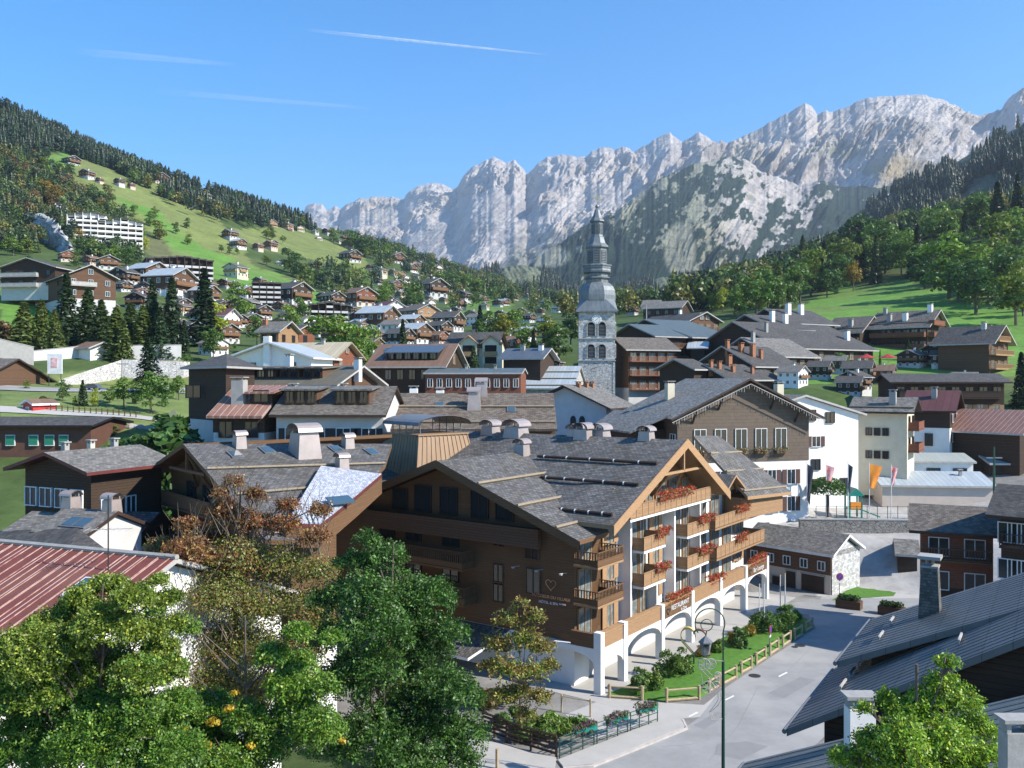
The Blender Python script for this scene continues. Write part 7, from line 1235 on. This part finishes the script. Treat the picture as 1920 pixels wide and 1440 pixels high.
# terrace wall, railing, play tower
def wallseg(name,label,a,b,h,mat,th=.5,cat='wall',cap=None,parts=None):
    o=empty(name,a,math.atan2((b-a).y,(b-a).x)); tag(o,label,cat); L_=(b-a).length; dz=b.z-a.z; m=MB(); m.hexa([(0,0,-1.5),(L_,0,-1.5+dz),(L_,th,-1.5+dz),(0,th,-1.5),(0,0,h),(L_,0,h+dz),(L_,th,h+dz),(0,th,h)]); m.obj('masonry',W[mat],o); m=MB(); m.hexa([(-.05,-.05,h),(L_+.05,-.05,h+dz),(L_+.05,th+.05,h+dz),(-.05,th+.05,h),(-.05,-.05,h+.12),(L_+.05,-.05,h+dz+.12),(L_+.05,th+.05,h+dz+.12),(-.05,th+.05,h+.12)]); m.obj('coping',W[cap or 'conc'],o); return o
wallseg('retaining_wall','dark rubble retaining wall under the flag terrace',P(1500,1000,98),P(1795,1002,98),1.5,'dstone')
o=empty('terrace_railing',P(1530,975,99)); tag(o,'thin mesh railing along the flag terrace','railing'); 
for i in range(14): m=MB(); m.tube([(i*1.15,0,-.3),(i*1.15,0,1.6)],.035,5); m.obj('post',W['iron'],o)
m=MB(); m.tube([(0,0,1.5),(15,0,1.5)],.025,4); m.obj('rail',W['iron'],o); m=MB(); m.tube([(0,0,.7),(15,0,.7)],.02,4); m.obj('rail',W['iron'],o)
p=P(1600,970,103); o=empty('play_tower',p); tag(o,'teal green play tower with pitched roof and slide','play tower'); m=MB()
for a in(-.7,.7):
    for b in(-.7,.7): m.box(a-.08,a+.08,b-.08,b+.08,0,2.7)
m.box(-.75,.75,-.75,.75,1.0,1.1); m.obj('frame',W['teal'],o); m=MB(); m.prism([(-1,-1,2.6),(1,-1,2.6),(0,-1,3.5)],(0,0,0),(0,2,0)); m.obj('roof',W['teal'],o); m=MB(); m.box(-.7,.7,-.78,-.72,1.1,1.9); m.obj('panel',W['orange'],o); m=MB(); m.hexa([(.7,-.4,.9),(3.,-.4,0),(3.,.4,0),(.7,.4,.9),(.7,-.4,1.05),(3.,-.4,.15),(3.,.4,.15),(.7,.4,1.05)]); m.obj('slide',W['teal'],o)
# left side: boulder wall, render wall, road, car, playground
def dr(px,py,Y,dz=0.): p=P(px,py,Y); return Vector((p.x,p.y,tz(p.x,p.y)+dz))
a=[(112,712,135),(180,690,141),(230,674,146),(300,676,147),(345,678,148)]
for i in range(len(a)-1):
    p,q=P(a[i][0],a[i][1]+0,a[i][2]),P(a[i+1][0],a[i+1][1],a[i+1][2]); p.z-=3.2;q.z-=3.2
    if i==0: o=empty('boulder_wall',p); tag(o,'bright white boulder retaining wall curving above the road','wall'); o0=p.copy()
    m=MB(); v=Vector((.4,1.6,0)); m.hexa([p-o0+Vector((0,-1.0,-3)),q-o0+Vector((0,-1.0,-3)),q-o0+v,p-o0+v,p-o0+Vector((0,0,3.2)),q-o0+Vector((0,0,3.2)),q-o0+v+Vector((0,0,3.2)),p-o0+v+Vector((0,0,3.2))]); m.obj('masonry',W['boulder'],o)
wallseg('garden_wall','long pale rendered wall under the row of pines',P(60,676,152),P(170,664,160),1.6,'gwh'); wallseg('garden_wall','pale rendered wall piece right of the buried roof',P(222,664,160),P(340,662,164),1.5,'gwh'); wallseg('garden_wall','grey wall piece sloping down at the left edge',P(-60,640,140),P(60,668,146),1.5,'conc')
def ribbon(name,L_,w_,mat,dz):
    V=[];Q=[]; P_=[]
    for i in range(len(L_)-1):
        for t in np.linspace(0,1,10,endpoint=False): P_.append(L_[i].lerp(L_[i+1],t))
    P_.append(L_[-1]); n=7
    for i,p in enumerate(P_):
        d_=(P_[min(i+1,len(P_)-1)]-P_[max(i-1,0)]); s=Vector((d_.y,-d_.x,0)).normalized()
        for j in range(n): q=p+s*w_*(j/(n-1)-.5); V.append((q.x,q.y,max(tz(q.x,q.y),0)+dz))
    for i in range(len(P_)-1):
        for j in range(n-1): k=i*n+j; Q.append((k,k+1,k+n+1,k+n))
    o=link(fast(name,V,Q,[W[mat]],smooth=True),name); tag(o,kind='structure')
ribbon('upper_road',[P(-60,748,122),P(60,735,124),P(170,722,128),P(260,716,132),P(350,712,134)],7,'asph',.12)
ribbon('gravel_path',[P(-20,775,105),P(60,773,106),P(200,775,107),P(330,768,108)],3.,'pave',.10)
def stones(name,label,a,b,n,r,seed,mat='boulder'):
    o=empty(name,a); tag(o,label,'stone edging'); rs=np.random.RandomState(seed)
    for i in range(n):
        p=a.lerp(b,i/(n-1)); z=tz(p.x,p.y); m=MB(); q=r*(.7+.6*rs.rand()); m.lathe([(q*.7,-.3),(q,.1*q),(q*.8,.6*q),(q*.3,.85*q)],7,rot=rs.rand()*6); v=m.obj('boulder',W['conc'],o,(p.x-a.x,p.y-a.y,z-a.z)); v.scale=(1,.8+.4*rs.rand(),1)
stones('boulder_edging','row of pale boulders edging the playground terrace',dr(208,792,100),dr(300,786,101),26,.45,3)
stones('boulder_edging','short row of grey boulders beside the gravel path end',dr(300,776,104),dr(340,772,104),10,.4,4)
o=empty('picket_fence',dr(95,772,107)); tag(o,'low brown picket fence along the playground gravel','fence')
for i in range(16):
    p=dr(95,772,107).lerp(dr(255,772,107),i/15); m=MB(); m.box(-.05,.05,-.05,.05,-.3,.8); m.obj('post',W['brown'],o,(p.x-o.location.x,p.y-o.location.y,tz(p.x,p.y)-o.location.z))
m=MB(); m.tube([Vector((p.x,p.y,tz(p.x,p.y)+.6))-o.location for p in [dr(95,772,107).lerp(dr(255,772,107),i/15) for i in range(16)]],.04,4); m.obj('rail',W['brown'],o)
for i,(px,pt,Y,kd,tn,w_,lb) in enumerate([(205,728,116,'bush',LGT,1.2,'low light green bush left of the round grey green tree'),(255,738,117,'bush',GRN,1.3,'green bush under the round grey green trees'),(310,735,118,'dec',GRN,.9,'small green tree right of the larger round tree'),(335,700,124,'dec',LGT,1.,'slim green tree at the pyramid roofed block'),(140,745,112,'bush',YEL,.8,'small yellow bush left of the cone topiary'),(50,718,124,'bush',OLV,1.,'olive shrub on the road verge at the left'),(20,790,98,'bush',GRN,1.1,'green shrub above the long brown building'),(330,800,92,'bush',DRK,1.6,'dark shrub mass below the rusty roofed house'),(215,800,97,'bush',OLV,1.,'olive shrub on the boulder edging'),(345,660,150,'dec',GRN,1.,'tree at the end of the white boulder wall'),(12,655,150,'dec',OLV,1.1,'olive tree behind the open eave hall')]):
    tp(kd,px,pt,Y,{'bush':'shrub','dec':'small_tree'}[kd],lb,'garden shrubs and small trees on the left terrace',tn,w_,cat='shrub' if kd=='bush' else 'tree')
def car(p,rz,label,mat):
    o=empty('parked_car',p,rz); tag(o,label,'car'); m=MB(); pr_=[(-2.1,.35),(2.05,.35),(2.1,.8),(1.2,.95),(.6,1.42),(-1.2,1.45),(-2.0,.95)]; m.prism([(x,-.85,z) for x,z in pr_],(0,0,0),(0,1.7,0)); m.obj('body',W[mat],o)
    m=MB(); m.prism([(x,-.87,z) for x,z in[(1.05,.96),(.55,1.36),(-1.15,1.38),(-1.7,.97)]],(0,0,0),(0,1.74,0)); m.obj('window',W['glass'],o)
    for x in(-1.3,1.3):
        for y in(-.85,.85): m=MB(); m.lathe([(.01,-.1),(.33,-.1),(.33,.1),(.01,.1)],14,cap=False); w_=m.obj('wheel',W['iron'],o,(x,y,.33),(R(90),0,0))
    return o
car(dr(172,720,128,.12),R(170),'dark blue car driving below the white boulder wall','bmetal').scale=(.62,.62,.62); car(dr(318,716,132,.12),R(10),'pale car half hidden by trees on the upper road','metal').scale=(.62,.62,.62)
g=house('red_playhouse','small bright red playhouse with brown roof and white window',(48,748),106,30,30,757,ex=60,Hh=1.5,L=3.5,cat='playhouse',wall='red',base='red',bh=.3,roof='brownr',trim='whitep',oe=.3,og=.3); window(g['root'],'f',(.0,g['y0']-.04),.55,.45,.5,'wh',1)
house('open_eave_hall','low open sided hall with wide brown grey roof at the left edge',(36,672),128,-85,-120,716,pitch=20,Hh=3.4,cat='hall',wall='brown',base='conc',bh=1.2,roof='taupe',trim='dtrim',oe=2.,og=.6)
house('buried_roof_hut','low hut with grey brown roof peeping over the pale wall',(195,640),158,-60,160,655,pitch=22,hw=3,Hh=3,cat='hut',wall='wh',base='wh',bh=1,roof='brownr')
p=dr(102,745,132); o=empty('bus_stop_board',P(103,716,132)); tag(o,'white and red information panel by the road bend','sign'); m=MB(); m.box(-1.1,1.1,-.08,.08,1.2,4.2); m.obj('panel',W['whitep'],o); m=MB(); m.box(-.5,.4,-.12,-.08,2.2,3.6); m.obj('poster',W['rcloth'],o); m=MB(); m.tube([(-.9,0,-1),(-.9,0,1.2)],.06,5); m.tube([(.9,0,-1),(.9,0,1.2)],.06,5); m.obj('post',W['iron'],o)
for px,pt,pb,Y,lb in((229,672,712,138,'thin road lamp in front of the white boulder wall'),(1212,571,598,230,'pale concrete mast right of the church tower'),(1864,838,915,100,'green utility pole with cross pieces at the right')):
    b=P(px,pb,Y); o=empty('utility_pole',b); tag(o,lb,'pole'); h_=(pb-pt)/F*Y; m=MB(); m.tube([(0,0,-2),(0,0,h_)],[.16 if Y<120 else .2,.09],7); m.obj('mast',W['gpaint' if Y<120 else 'conc'],o)
    if Y!=230: m=MB(); m.box(-.9,.9,-.06,.06,h_*.72,h_*.72+.14); m.obj('cross_arm',W['zinc'],o)
b=P(1858,560,260)
# red umbrellas and awning by the holiday block
for px,lb in((1625,'red parasol left of the clipped cypress'),(1665,'red parasol right of the clipped cypress')):
    b=P(px,690,176); o=empty('parasol',b); tag(o,lb,'parasol'); m=MB(); m.tube([(0,0,-1),(0,0,2.6)],.05,5); m.obj('pole',W['whitep'],o); m=MB(); m.lathe([(1.9,2.0),(.05,2.8)],8); m.obj('canopy',W['red'],o)
# lawn shrubs
rs_=random.Random(8)
for i,(px,py,r,tn,lb) in enumerate([(1202,1294,1.0,(1.3,1.2,1),'feathery shrub by the second pillar'),(1222,1288,.8,LGT,'light leafy shrub right of the feathery shrub'),(1262,1268,1.4,(1.3,1.15,.9),'tallest conical shrub in the lawn bed'),(1285,1262,.9,GRN,'dark shrub beside the heart sculpture'),(1345,1225,.8,LGT,'pale green clump behind the lamp ring'),(1390,1212,1.1,GRN,'pointed shrub in front of the fifth pillar'),(1376,1206,.6,ORG,'orange bush left of the flagpoles'),(1432,1188,1.4,GRN,'big green shrub between the flagpoles'),(1466,1180,1.5,(1.2,1.2,1),'largest round shrub at the far lawn end'),(1408,1195,.7,ORG,'rusty orange bush by the middle pillars'),(1490,1165,.7,LGT,'small light shrub at the lawn tip'),(1318,1232,.6,ORG,'small orange flowering clump in the bed')]):
    l=G(px,py,.3); o=empty('garden_shrub',l); tag(o,lb,'shrub','shrubs in the hotel lawn bed'); rs=np.random.RandomState(60+i); bl=[(rs.uniform(-.5,.5)*r,rs.uniform(-.5,.5)*r,r*(.3+.9*k/6),r*(.62-.06*k)) for k in range(7)]; c=leafpatch('foliage',bl,.10,1500,LEAF,rs,1.3,o); c.color=(*tn,1); m=MB(); m.tube([(0,0,-.3),(0,0,r*.8)],.05,5); m.obj('stem',W['bark'],o)
# low planting behind the dark slat fence
for i,(px,py,r,tn,lb) in enumerate([(1000,1385,1.1,(1.4,1.3,1),'grassy shrub clump behind the dark slat fence'),(1035,1378,1.2,LGT,'tall wispy plants left of the first green railing panel'),(1068,1375,1.,(1.3,1.2,1.),'leafy plants behind the first green railing panel'),(930,1330,1.3,(1.2,.5,.5),'dark red leaved shrub right of the green tree'),(965,1360,1.,GRN,'low green plants under the small autumn tree')]):
    l=G(px,py,.1); o=empty('bed_planting',l); tag(o,lb,'shrub'); rs=np.random.RandomState(80+i); bl=[(rs.uniform(-1,1)*r,rs.uniform(-.6,.6)*r,r*(.2+.5*rs.rand()),r*.5) for k in range(7)]; c=leafpatch('foliage',bl,.10,1600,LEAF,rs,1.5,o); c.color=(*tn,1)
# ---------------------------------------------------------------- foreground trees
def bigtree(name,label,base,blobs,nleaf,s,mat,tint,seed,asp=1.6,trunk=.22,fill=.5,twigs=0,leaf2=None,droop=1.,up=0.,cat='tree'):
    rs=np.random.RandomState(seed); o=empty(name,base); tag(o,label,cat); bl=[(x-base.x,y-base.y,z-base.z,r) for x,y,z,r in blobs]; top=max(b[2] for b in bl); cxm=sum(b[0] for b in bl)/len(bl); cym=sum(b[1] for b in bl)/len(bl)
    m=MB(); m.tube([(0,0,-1),(cxm*.2,cym*.2,top*.35),(cxm*.6,cym*.6,top*.7),(cxm,cym,top)],[trunk,trunk*.75,trunk*.4,.03],8); m.obj('trunk',W['bark'],o)
    for i,b in enumerate(bl):
        z0=max(b[2]-b[3]*2.2-1,top*.18); f=z0/top; st=Vector((cxm*f,cym*f,z0)); e=Vector((b[0],b[1],b[2]+b[3]*.5)); mid=st.lerp(e,.5)+Vector((rs.uniform(-.2,.2),rs.uniform(-.2,.2),rs.uniform(0,.4))); q=MB(); q.tube([st,mid,e],[trunk*.35,trunk*.2,.02],5,cap=False)
        for k in range(5): t=.35+.13*k; p=mid.lerp(e,t); d_=Vector(rs.normal(size=3)); d_.z=abs(d_.z)*.7; d_.normalize(); q.tube([p,p+d_*b[3]*.5+Vector((0,0,.1)),p+d_*b[3]*.95+Vector((0,0,up*b[3]))],[.03,.02,.008],4,cap=False)
        q.obj('limb',W['bark'],o)
    # leaves gathered in sprays
    ns=nleaf//9; p,nr=crownpts(bl,ns,rs,fill); dirs=unit(nr+np.array((0,0,-.25*droop))+rs.normal(size=(ns,3))*.5); k=9
    off=np.linspace(-.5,.5,k)[None,:,None]; side=unit(np.cross(dirs,rs.normal(size=(ns,3)))); sg=np.where(np.arange(k)%2==0,1.,-1.)[None,:,None]
    pts=(p[:,None,:]+dirs[:,None,:]*off*s*5.5+side[:,None,:]*sg*s*.9).reshape(-1,3); nn=np.repeat(unit(nr*.6+np.cross(dirs,side)*.8),k,0)+rs.normal(size=(ns*k,3))*.35; nn=unit(nn)
    V,Q=cards(pts,nn,s,rs,asp*.5); c=link(fast('leaves',V,Q,[mat]),'leaves',o); c.color=(*tint,1); return o
def blobs_px(lst,Y,dy=1.):
    out=[]; r=random.Random(5)
    for px,py,rp in lst:
        p=P(px,py,Y+r.uniform(-dy,dy)); out.append((p.x,p.y,p.z,rp/F*Y))
    return out
LEAFA=leafmat('dark_ash_leaves',(.065,.14,.027),(.04,.095,.02),sc=.8,c3=(.10,.19,.035)); LEAFB=leafmat('yellow_green_leaves',(.21,.27,.04),(.12,.18,.028),sc=1.4,c3=(.38,.36,.06)); LEAFC=leafmat('mixed_autumn_leaves',(.23,.24,.06),(.17,.14,.05),sc=.6,c3=(.32,.15,.05)); LEAFR=leafmat('rusty_red_leaves',(.27,.105,.04),(.21,.11,.045),sc=.8,c3=(.34,.20,.06)); LEAFG=leafmat('bright_green_leaves',(.14,.26,.035),(.09,.18,.028),sc=.8,c3=(.26,.30,.045)); LEAFY=leafmat('golden_leaves',(.55,.36,.03),(.42,.30,.03),sc=1)
Yt=34.
B=blobs_px([(690,1015,26),(720,1050,45),(665,1060,38),(735,1110,62),(650,1130,55),(800,1130,60),(700,1190,75),(620,1200,40),(790,1220,70),(840,1190,42),(740,1290,85),(640,1290,60),(830,1300,65),(700,1390,80),(800,1390,75),(870,1380,50),(760,1470,80),(870,1310,40),(640,1400,60),(855,1430,50),(600,1130,26),(690,1120,55),(760,1170,60),(690,1260,70),(780,1340,75)],Yt,1.4)
bigtree('ash_tree','large dark green ash like tree in the centre foreground',Vector((-5,34,1.5)),B,95000,.075,LEAFA,(1.25,1.2,1.1),1,trunk=.25)
Yb=41.
B=blobs_px([(440,905,20),(420,960,38),(470,985,42),(395,1010,40),(530,990,38),(590,1010,30),(350,1040,45),(440,1060,55),(520,1070,55),(595,1080,40),(330,1110,50),(410,1130,60),(500,1150,60),(580,1150,45),(340,1200,60),(430,1220,70),(520,1240,65),(300,1180,40),(390,1300,70),(480,1310,70),(330,1290,50),(560,1230,45)],Yb,1.8)
B+=blobs_px([(285,1085,34),(310,1120,38),(270,1140,34),(300,1190,45),(285,1250,45),(600,1130,38),(610,1180,34),(350,985,26),(300,1030,26),(480,930,22),(540,950,24),(600,960,22),(410,925,16)],Yb,1.2)
hi=[b for b in B if b[2]>H-(1075-CY)/F*Yb]; lo=[b for b in B if b[2]<=H-(1035-CY)/F*Yb]
bt=bigtree('autumn_tree','tall thin branched autumn tree with rusty red top and olive lower leaves',Vector((-13,41,2.5)),hi,24000,.075,LEAFR,(1,1,1),2,trunk=.2,fill=1.,up=.8)
def more(o,blobs,n,s,mat,seed,name='leaves',tint=(1,1,1),fill=.8):
    b=o.location; rs=np.random.RandomState(seed); bl=[(x-b.x,y-b.y,z-b.z,r) for x,y,z,r in blobs]; p,nr=crownpts(bl,n,rs,fill); V,Q=cards(p,nr,s,rs,.8); c=link(fast(name,V,Q,[mat]),name,o); c.color=(*tint,1)
grow=[(x,y,z,r_*1.25) for x,y,z,r_ in lo]; more(bt,grow,60000,.075,LEAFC,3,'olive_leaves',(1,1,1),1.); more(bt,grow,38000,.07,LEAFB,4,'yellow_leaves',(.8,.85,.8),1.); more(bt,B,16000,.07,LEAFR,5,'scattered_red_leaves',(1,1,1),1.)
q=MB(); rs=random.Random(6)
for i in range(520):
    b=rs.choice(B); p=Vector((b[0]-bt.location.x+rs.uniform(-1,1)*b[3],b[1]-bt.location.y+rs.uniform(-1,1)*b[3],b[2]-bt.location.z-b[3])); d_=Vector((rs.uniform(-.6,.6),rs.uniform(-.4,.4),1)); L_=rs.uniform(.8,2.0); q.tube([p,p+d_*L_*.5+Vector((rs.uniform(-.12,.12),0,0)),p+d_*L_*.9+Vector((rs.uniform(-.3,.3),0,.1*L_))],[.02,.013,.005],3,cap=False)
W['twig']=M('pale_twig_bark',(.20,.165,.12),(.13,.10,.07),ns=4,bump=0); t_=q.obj('twigs',W['twig'],bt); tag(t_,kind='stuff')
Yl=27.
B=blobs_px([(298,1092,20),(322,1122,22),(330,1172,24),(312,1215,26),(215,1100,26),(190,1105,32),(250,1125,38),(310,1260,40),(330,1330,50),(20,1300,60),(70,1370,70),(160,1400,70),(260,1400,60),(330,1420,60),(150,1125,30),(90,1180,45),(40,1215,45),(0,1235,40),(60,1300,60),(290,1220,30),(150,1300,70),(250,1330,50),(140,1150,42),(200,1180,60),(270,1190,45),(110,1220,55),(60,1250,55),(180,1260,70),(20,1240,40),(260,1270,50),(100,1320,75),(20,1330,60),(200,1360,75),(290,1360,55),(120,1420,80),(30,1430,70),(230,1450,70),(0,1290,50),(300,1130,24)],Yl,1.2)
bigtree('maple_shrub','dense yellow green bushy tree at the lower left over the red roof',Vector((-13.5,28,3.5)),[b for b in B if b[2]>H-(1300-CY)/F*Yl],105000,.055,LEAFB,(.95,1.0,.9),7,trunk=.15)
bigtree('undergrowth_tree','darker green tangle of shrubs filling the lower left corner',Vector((-13.,27,3)),[b for b in B if b[2]<=H-(1240-CY)/F*Yl],110000,.06,LEAFG,(.9,.95,.85),8,trunk=.12)
B=blobs_px([(330,1100,26),(310,1050,20)],38.,.5)
B=blobs_px([(350,1180,24),(290,1150,22),(300,1240,30),(330,1340,50),(390,1330,45),(380,1400,60),(300,1420,60),(460,1350,45),(470,1420,60),(550,1330,40),(560,1250,36),(560,1190,26),(540,1290,45),(590,1370,55),(520,1390,60),(600,1290,35),(420,1450,60),(620,1200,22),(510,1230,30)],30.,1.)
gt=bigtree('ash_sapling','bright green sapling thicket with a few golden sprays between the two big trees',Vector((-9,30,2)),B,80000,.065,LEAFG,(1.1,1.1,1),9,trunk=.12); 
more(gt,blobs_px([(360,1385,14),(345,1370,10),(400,1355,12),(430,1330,10),(385,1400,12),(470,1400,8),(640,1390,8),(440,1300,8)],28.6,.2),900,.085,LEAFY,10,'golden_leaves')
B=blobs_px([(975,1135,18),(950,1165,28),(1000,1160,24),(930,1210,30),(985,1205,38),(1015,1215,26),(950,1260,36),(1000,1265,34),(1030,1250,20),(915,1250,20),(965,1305,34),(1010,1310,24),(940,1310,24),(990,1345,22)],45.,.8)
at=bigtree('small_autumn_tree','slim small autumn tree with orange green crown before the hotel corner',G(975,1375,.1),B,9000,.09,LEAFC,(1.2,1.1,1),11,trunk=.09,fill=.8); more(at,B,3000,.09,LEAFB,12,'green_leaves',(.9,1,.9)); 
B=blobs_px([(1775,1245,22),(1770,1290,36),(1740,1320,40),(1800,1320,40),(1700,1340,40),(1665,1310,24),(1690,1390,50),(1760,1390,60),(1830,1370,42),(1640,1400,44),(1600,1430,36),(1700,1450,60),(1790,1450,60),(1850,1420,30),(1575,1420,20),(1620,1330,16)],17.,.5)
bigtree('rowan_tree','bright light green feathery leaved tree in front of the near right roofs',Vector((7.8,17,5)),B,38000,.040,LEAFG,(1.7,1.5,1.1),13,trunk=.08,fill=.7)
# near chimney and lower roof in the bottom right corner
for nm,lab,px,py,Yc,sc_,mt in (('pale_chimney','squat white rendered chimney behind the feathery tree',1612,1345,26,.5,'wh'),('concrete_chimney','concrete chimney cap cut by the right edge in the near corner',1905,1390,13,.26,'conc')):
    o=empty(nm,P(px,py,Yc)); o.scale=(sc_,)*3; tag(o,lab,'chimney'); m=MB(); m.box(-.75,.75,-.5,.5,-5,.6); m.obj('stack',W[mt],o); m=MB(); m.box(-.95,.95,-.6,.6,1.2,1.4); m.obj('cap_slab',W['conc'],o)
    for a in(-.6,.6): m=MB(); m.box(a-.12,a+.12,-.4,.4,.6,1.2); m.obj('cap_leg',W['conc'],o)
# ---------------------------------------------------------------- contrail and haze
def contrail(name,label,x0,y0,x1,y1,w0,dens):
    Y=26000.; a=P(x0,y0,Y); b=P(x1,y1,Y); n=60; V=[];Q=[]
    for i in range(n+1):
        t=i/n; p=a.lerp(b,t); wd=w0*(1.15-t*.75)*Y/F*(.5+.5*math.sin(min(t*6,1.57)))
        for j in range(8): an=math.pi*2*j/8; V.append((p.x,p.y+math.sin(an)*wd*.6,p.z+math.cos(an)*wd))
    for i in range(n):
        for j in range(8): Q.append((i*8+j,i*8+(j+1)%8,(i+1)*8+(j+1)%8,(i+1)*8+j))
    m,n_,b_=nodes(name+'_vapour'); tc=Nn(n_,'ShaderNodeTexCoord'); nz_=Nn(n_,'ShaderNodeTexNoise'); nz_.inputs['Scale'].default_value=.004; nz_.inputs['Detail'].default_value=5; n_.links.new(tc.outputs['Object'],nz_.inputs['Vector']); sx=Nn(n_,'ShaderNodeSeparateXYZ'); n_.links.new(tc.outputs['Object'],sx.inputs[0])
    f1=Nn(n_,'ShaderNodeMapRange'); f1.inputs[1].default_value=a.x; f1.inputs[2].default_value=a.x+(b.x-a.x)*.35; n_.links.new(sx.outputs[0],f1.inputs[0]); f2=Nn(n_,'ShaderNodeMapRange'); f2.inputs[1].default_value=b.x; f2.inputs[2].default_value=b.x-(b.x-a.x)*.25; n_.links.new(sx.outputs[0],f2.inputs[0])
    al=mth(n_,'MULTIPLY',mth(n_,'MULTIPLY',f1.outputs[0],f2.outputs[0]),mth(n_,'MULTIPLY',nz_.outputs[0],dens)); b_.inputs['Base Color'].default_value=(1,1,1,1); b_.inputs['Roughness'].default_value=1; n_.links.new(al,b_.inputs['Alpha'])
    o=link(fast(name,V,Q,[m]),name); tag(o,label,'contrail',kind='stuff')
contrail('contrail','thin white vapour trail across the upper middle sky',565,55,1040,104,3.2,.5)
contrail('contrail','very faint wide vapour streak in the upper left sky',130,95,450,122,7,.16)
contrail('contrail','faint pale vapour streak low in the left sky',280,170,720,205,5,.14)
m=MB(); m.box(-7500,7500,-140,10200,-80,2050); hz=m.obj('haze',[]); hm=bpy.data.materials.new('valley_haze'); hm.use_nodes=True; n=hm.node_tree; n.nodes.remove(n.nodes['Principled BSDF']); v=n.nodes.new('ShaderNodeVolumePrincipled'); v.inputs['Density'].default_value=7.5e-5; v.inputs['Color'].default_value=(.74,.86,1,1); v.inputs['Anisotropy'].default_value=.2; n.links.new(v.outputs[0],n.nodes['Material Output'].inputs['Volume']); hz.data.materials.append(hm); tag(hz,'thin pale valley haze','haze',kind='stuff')
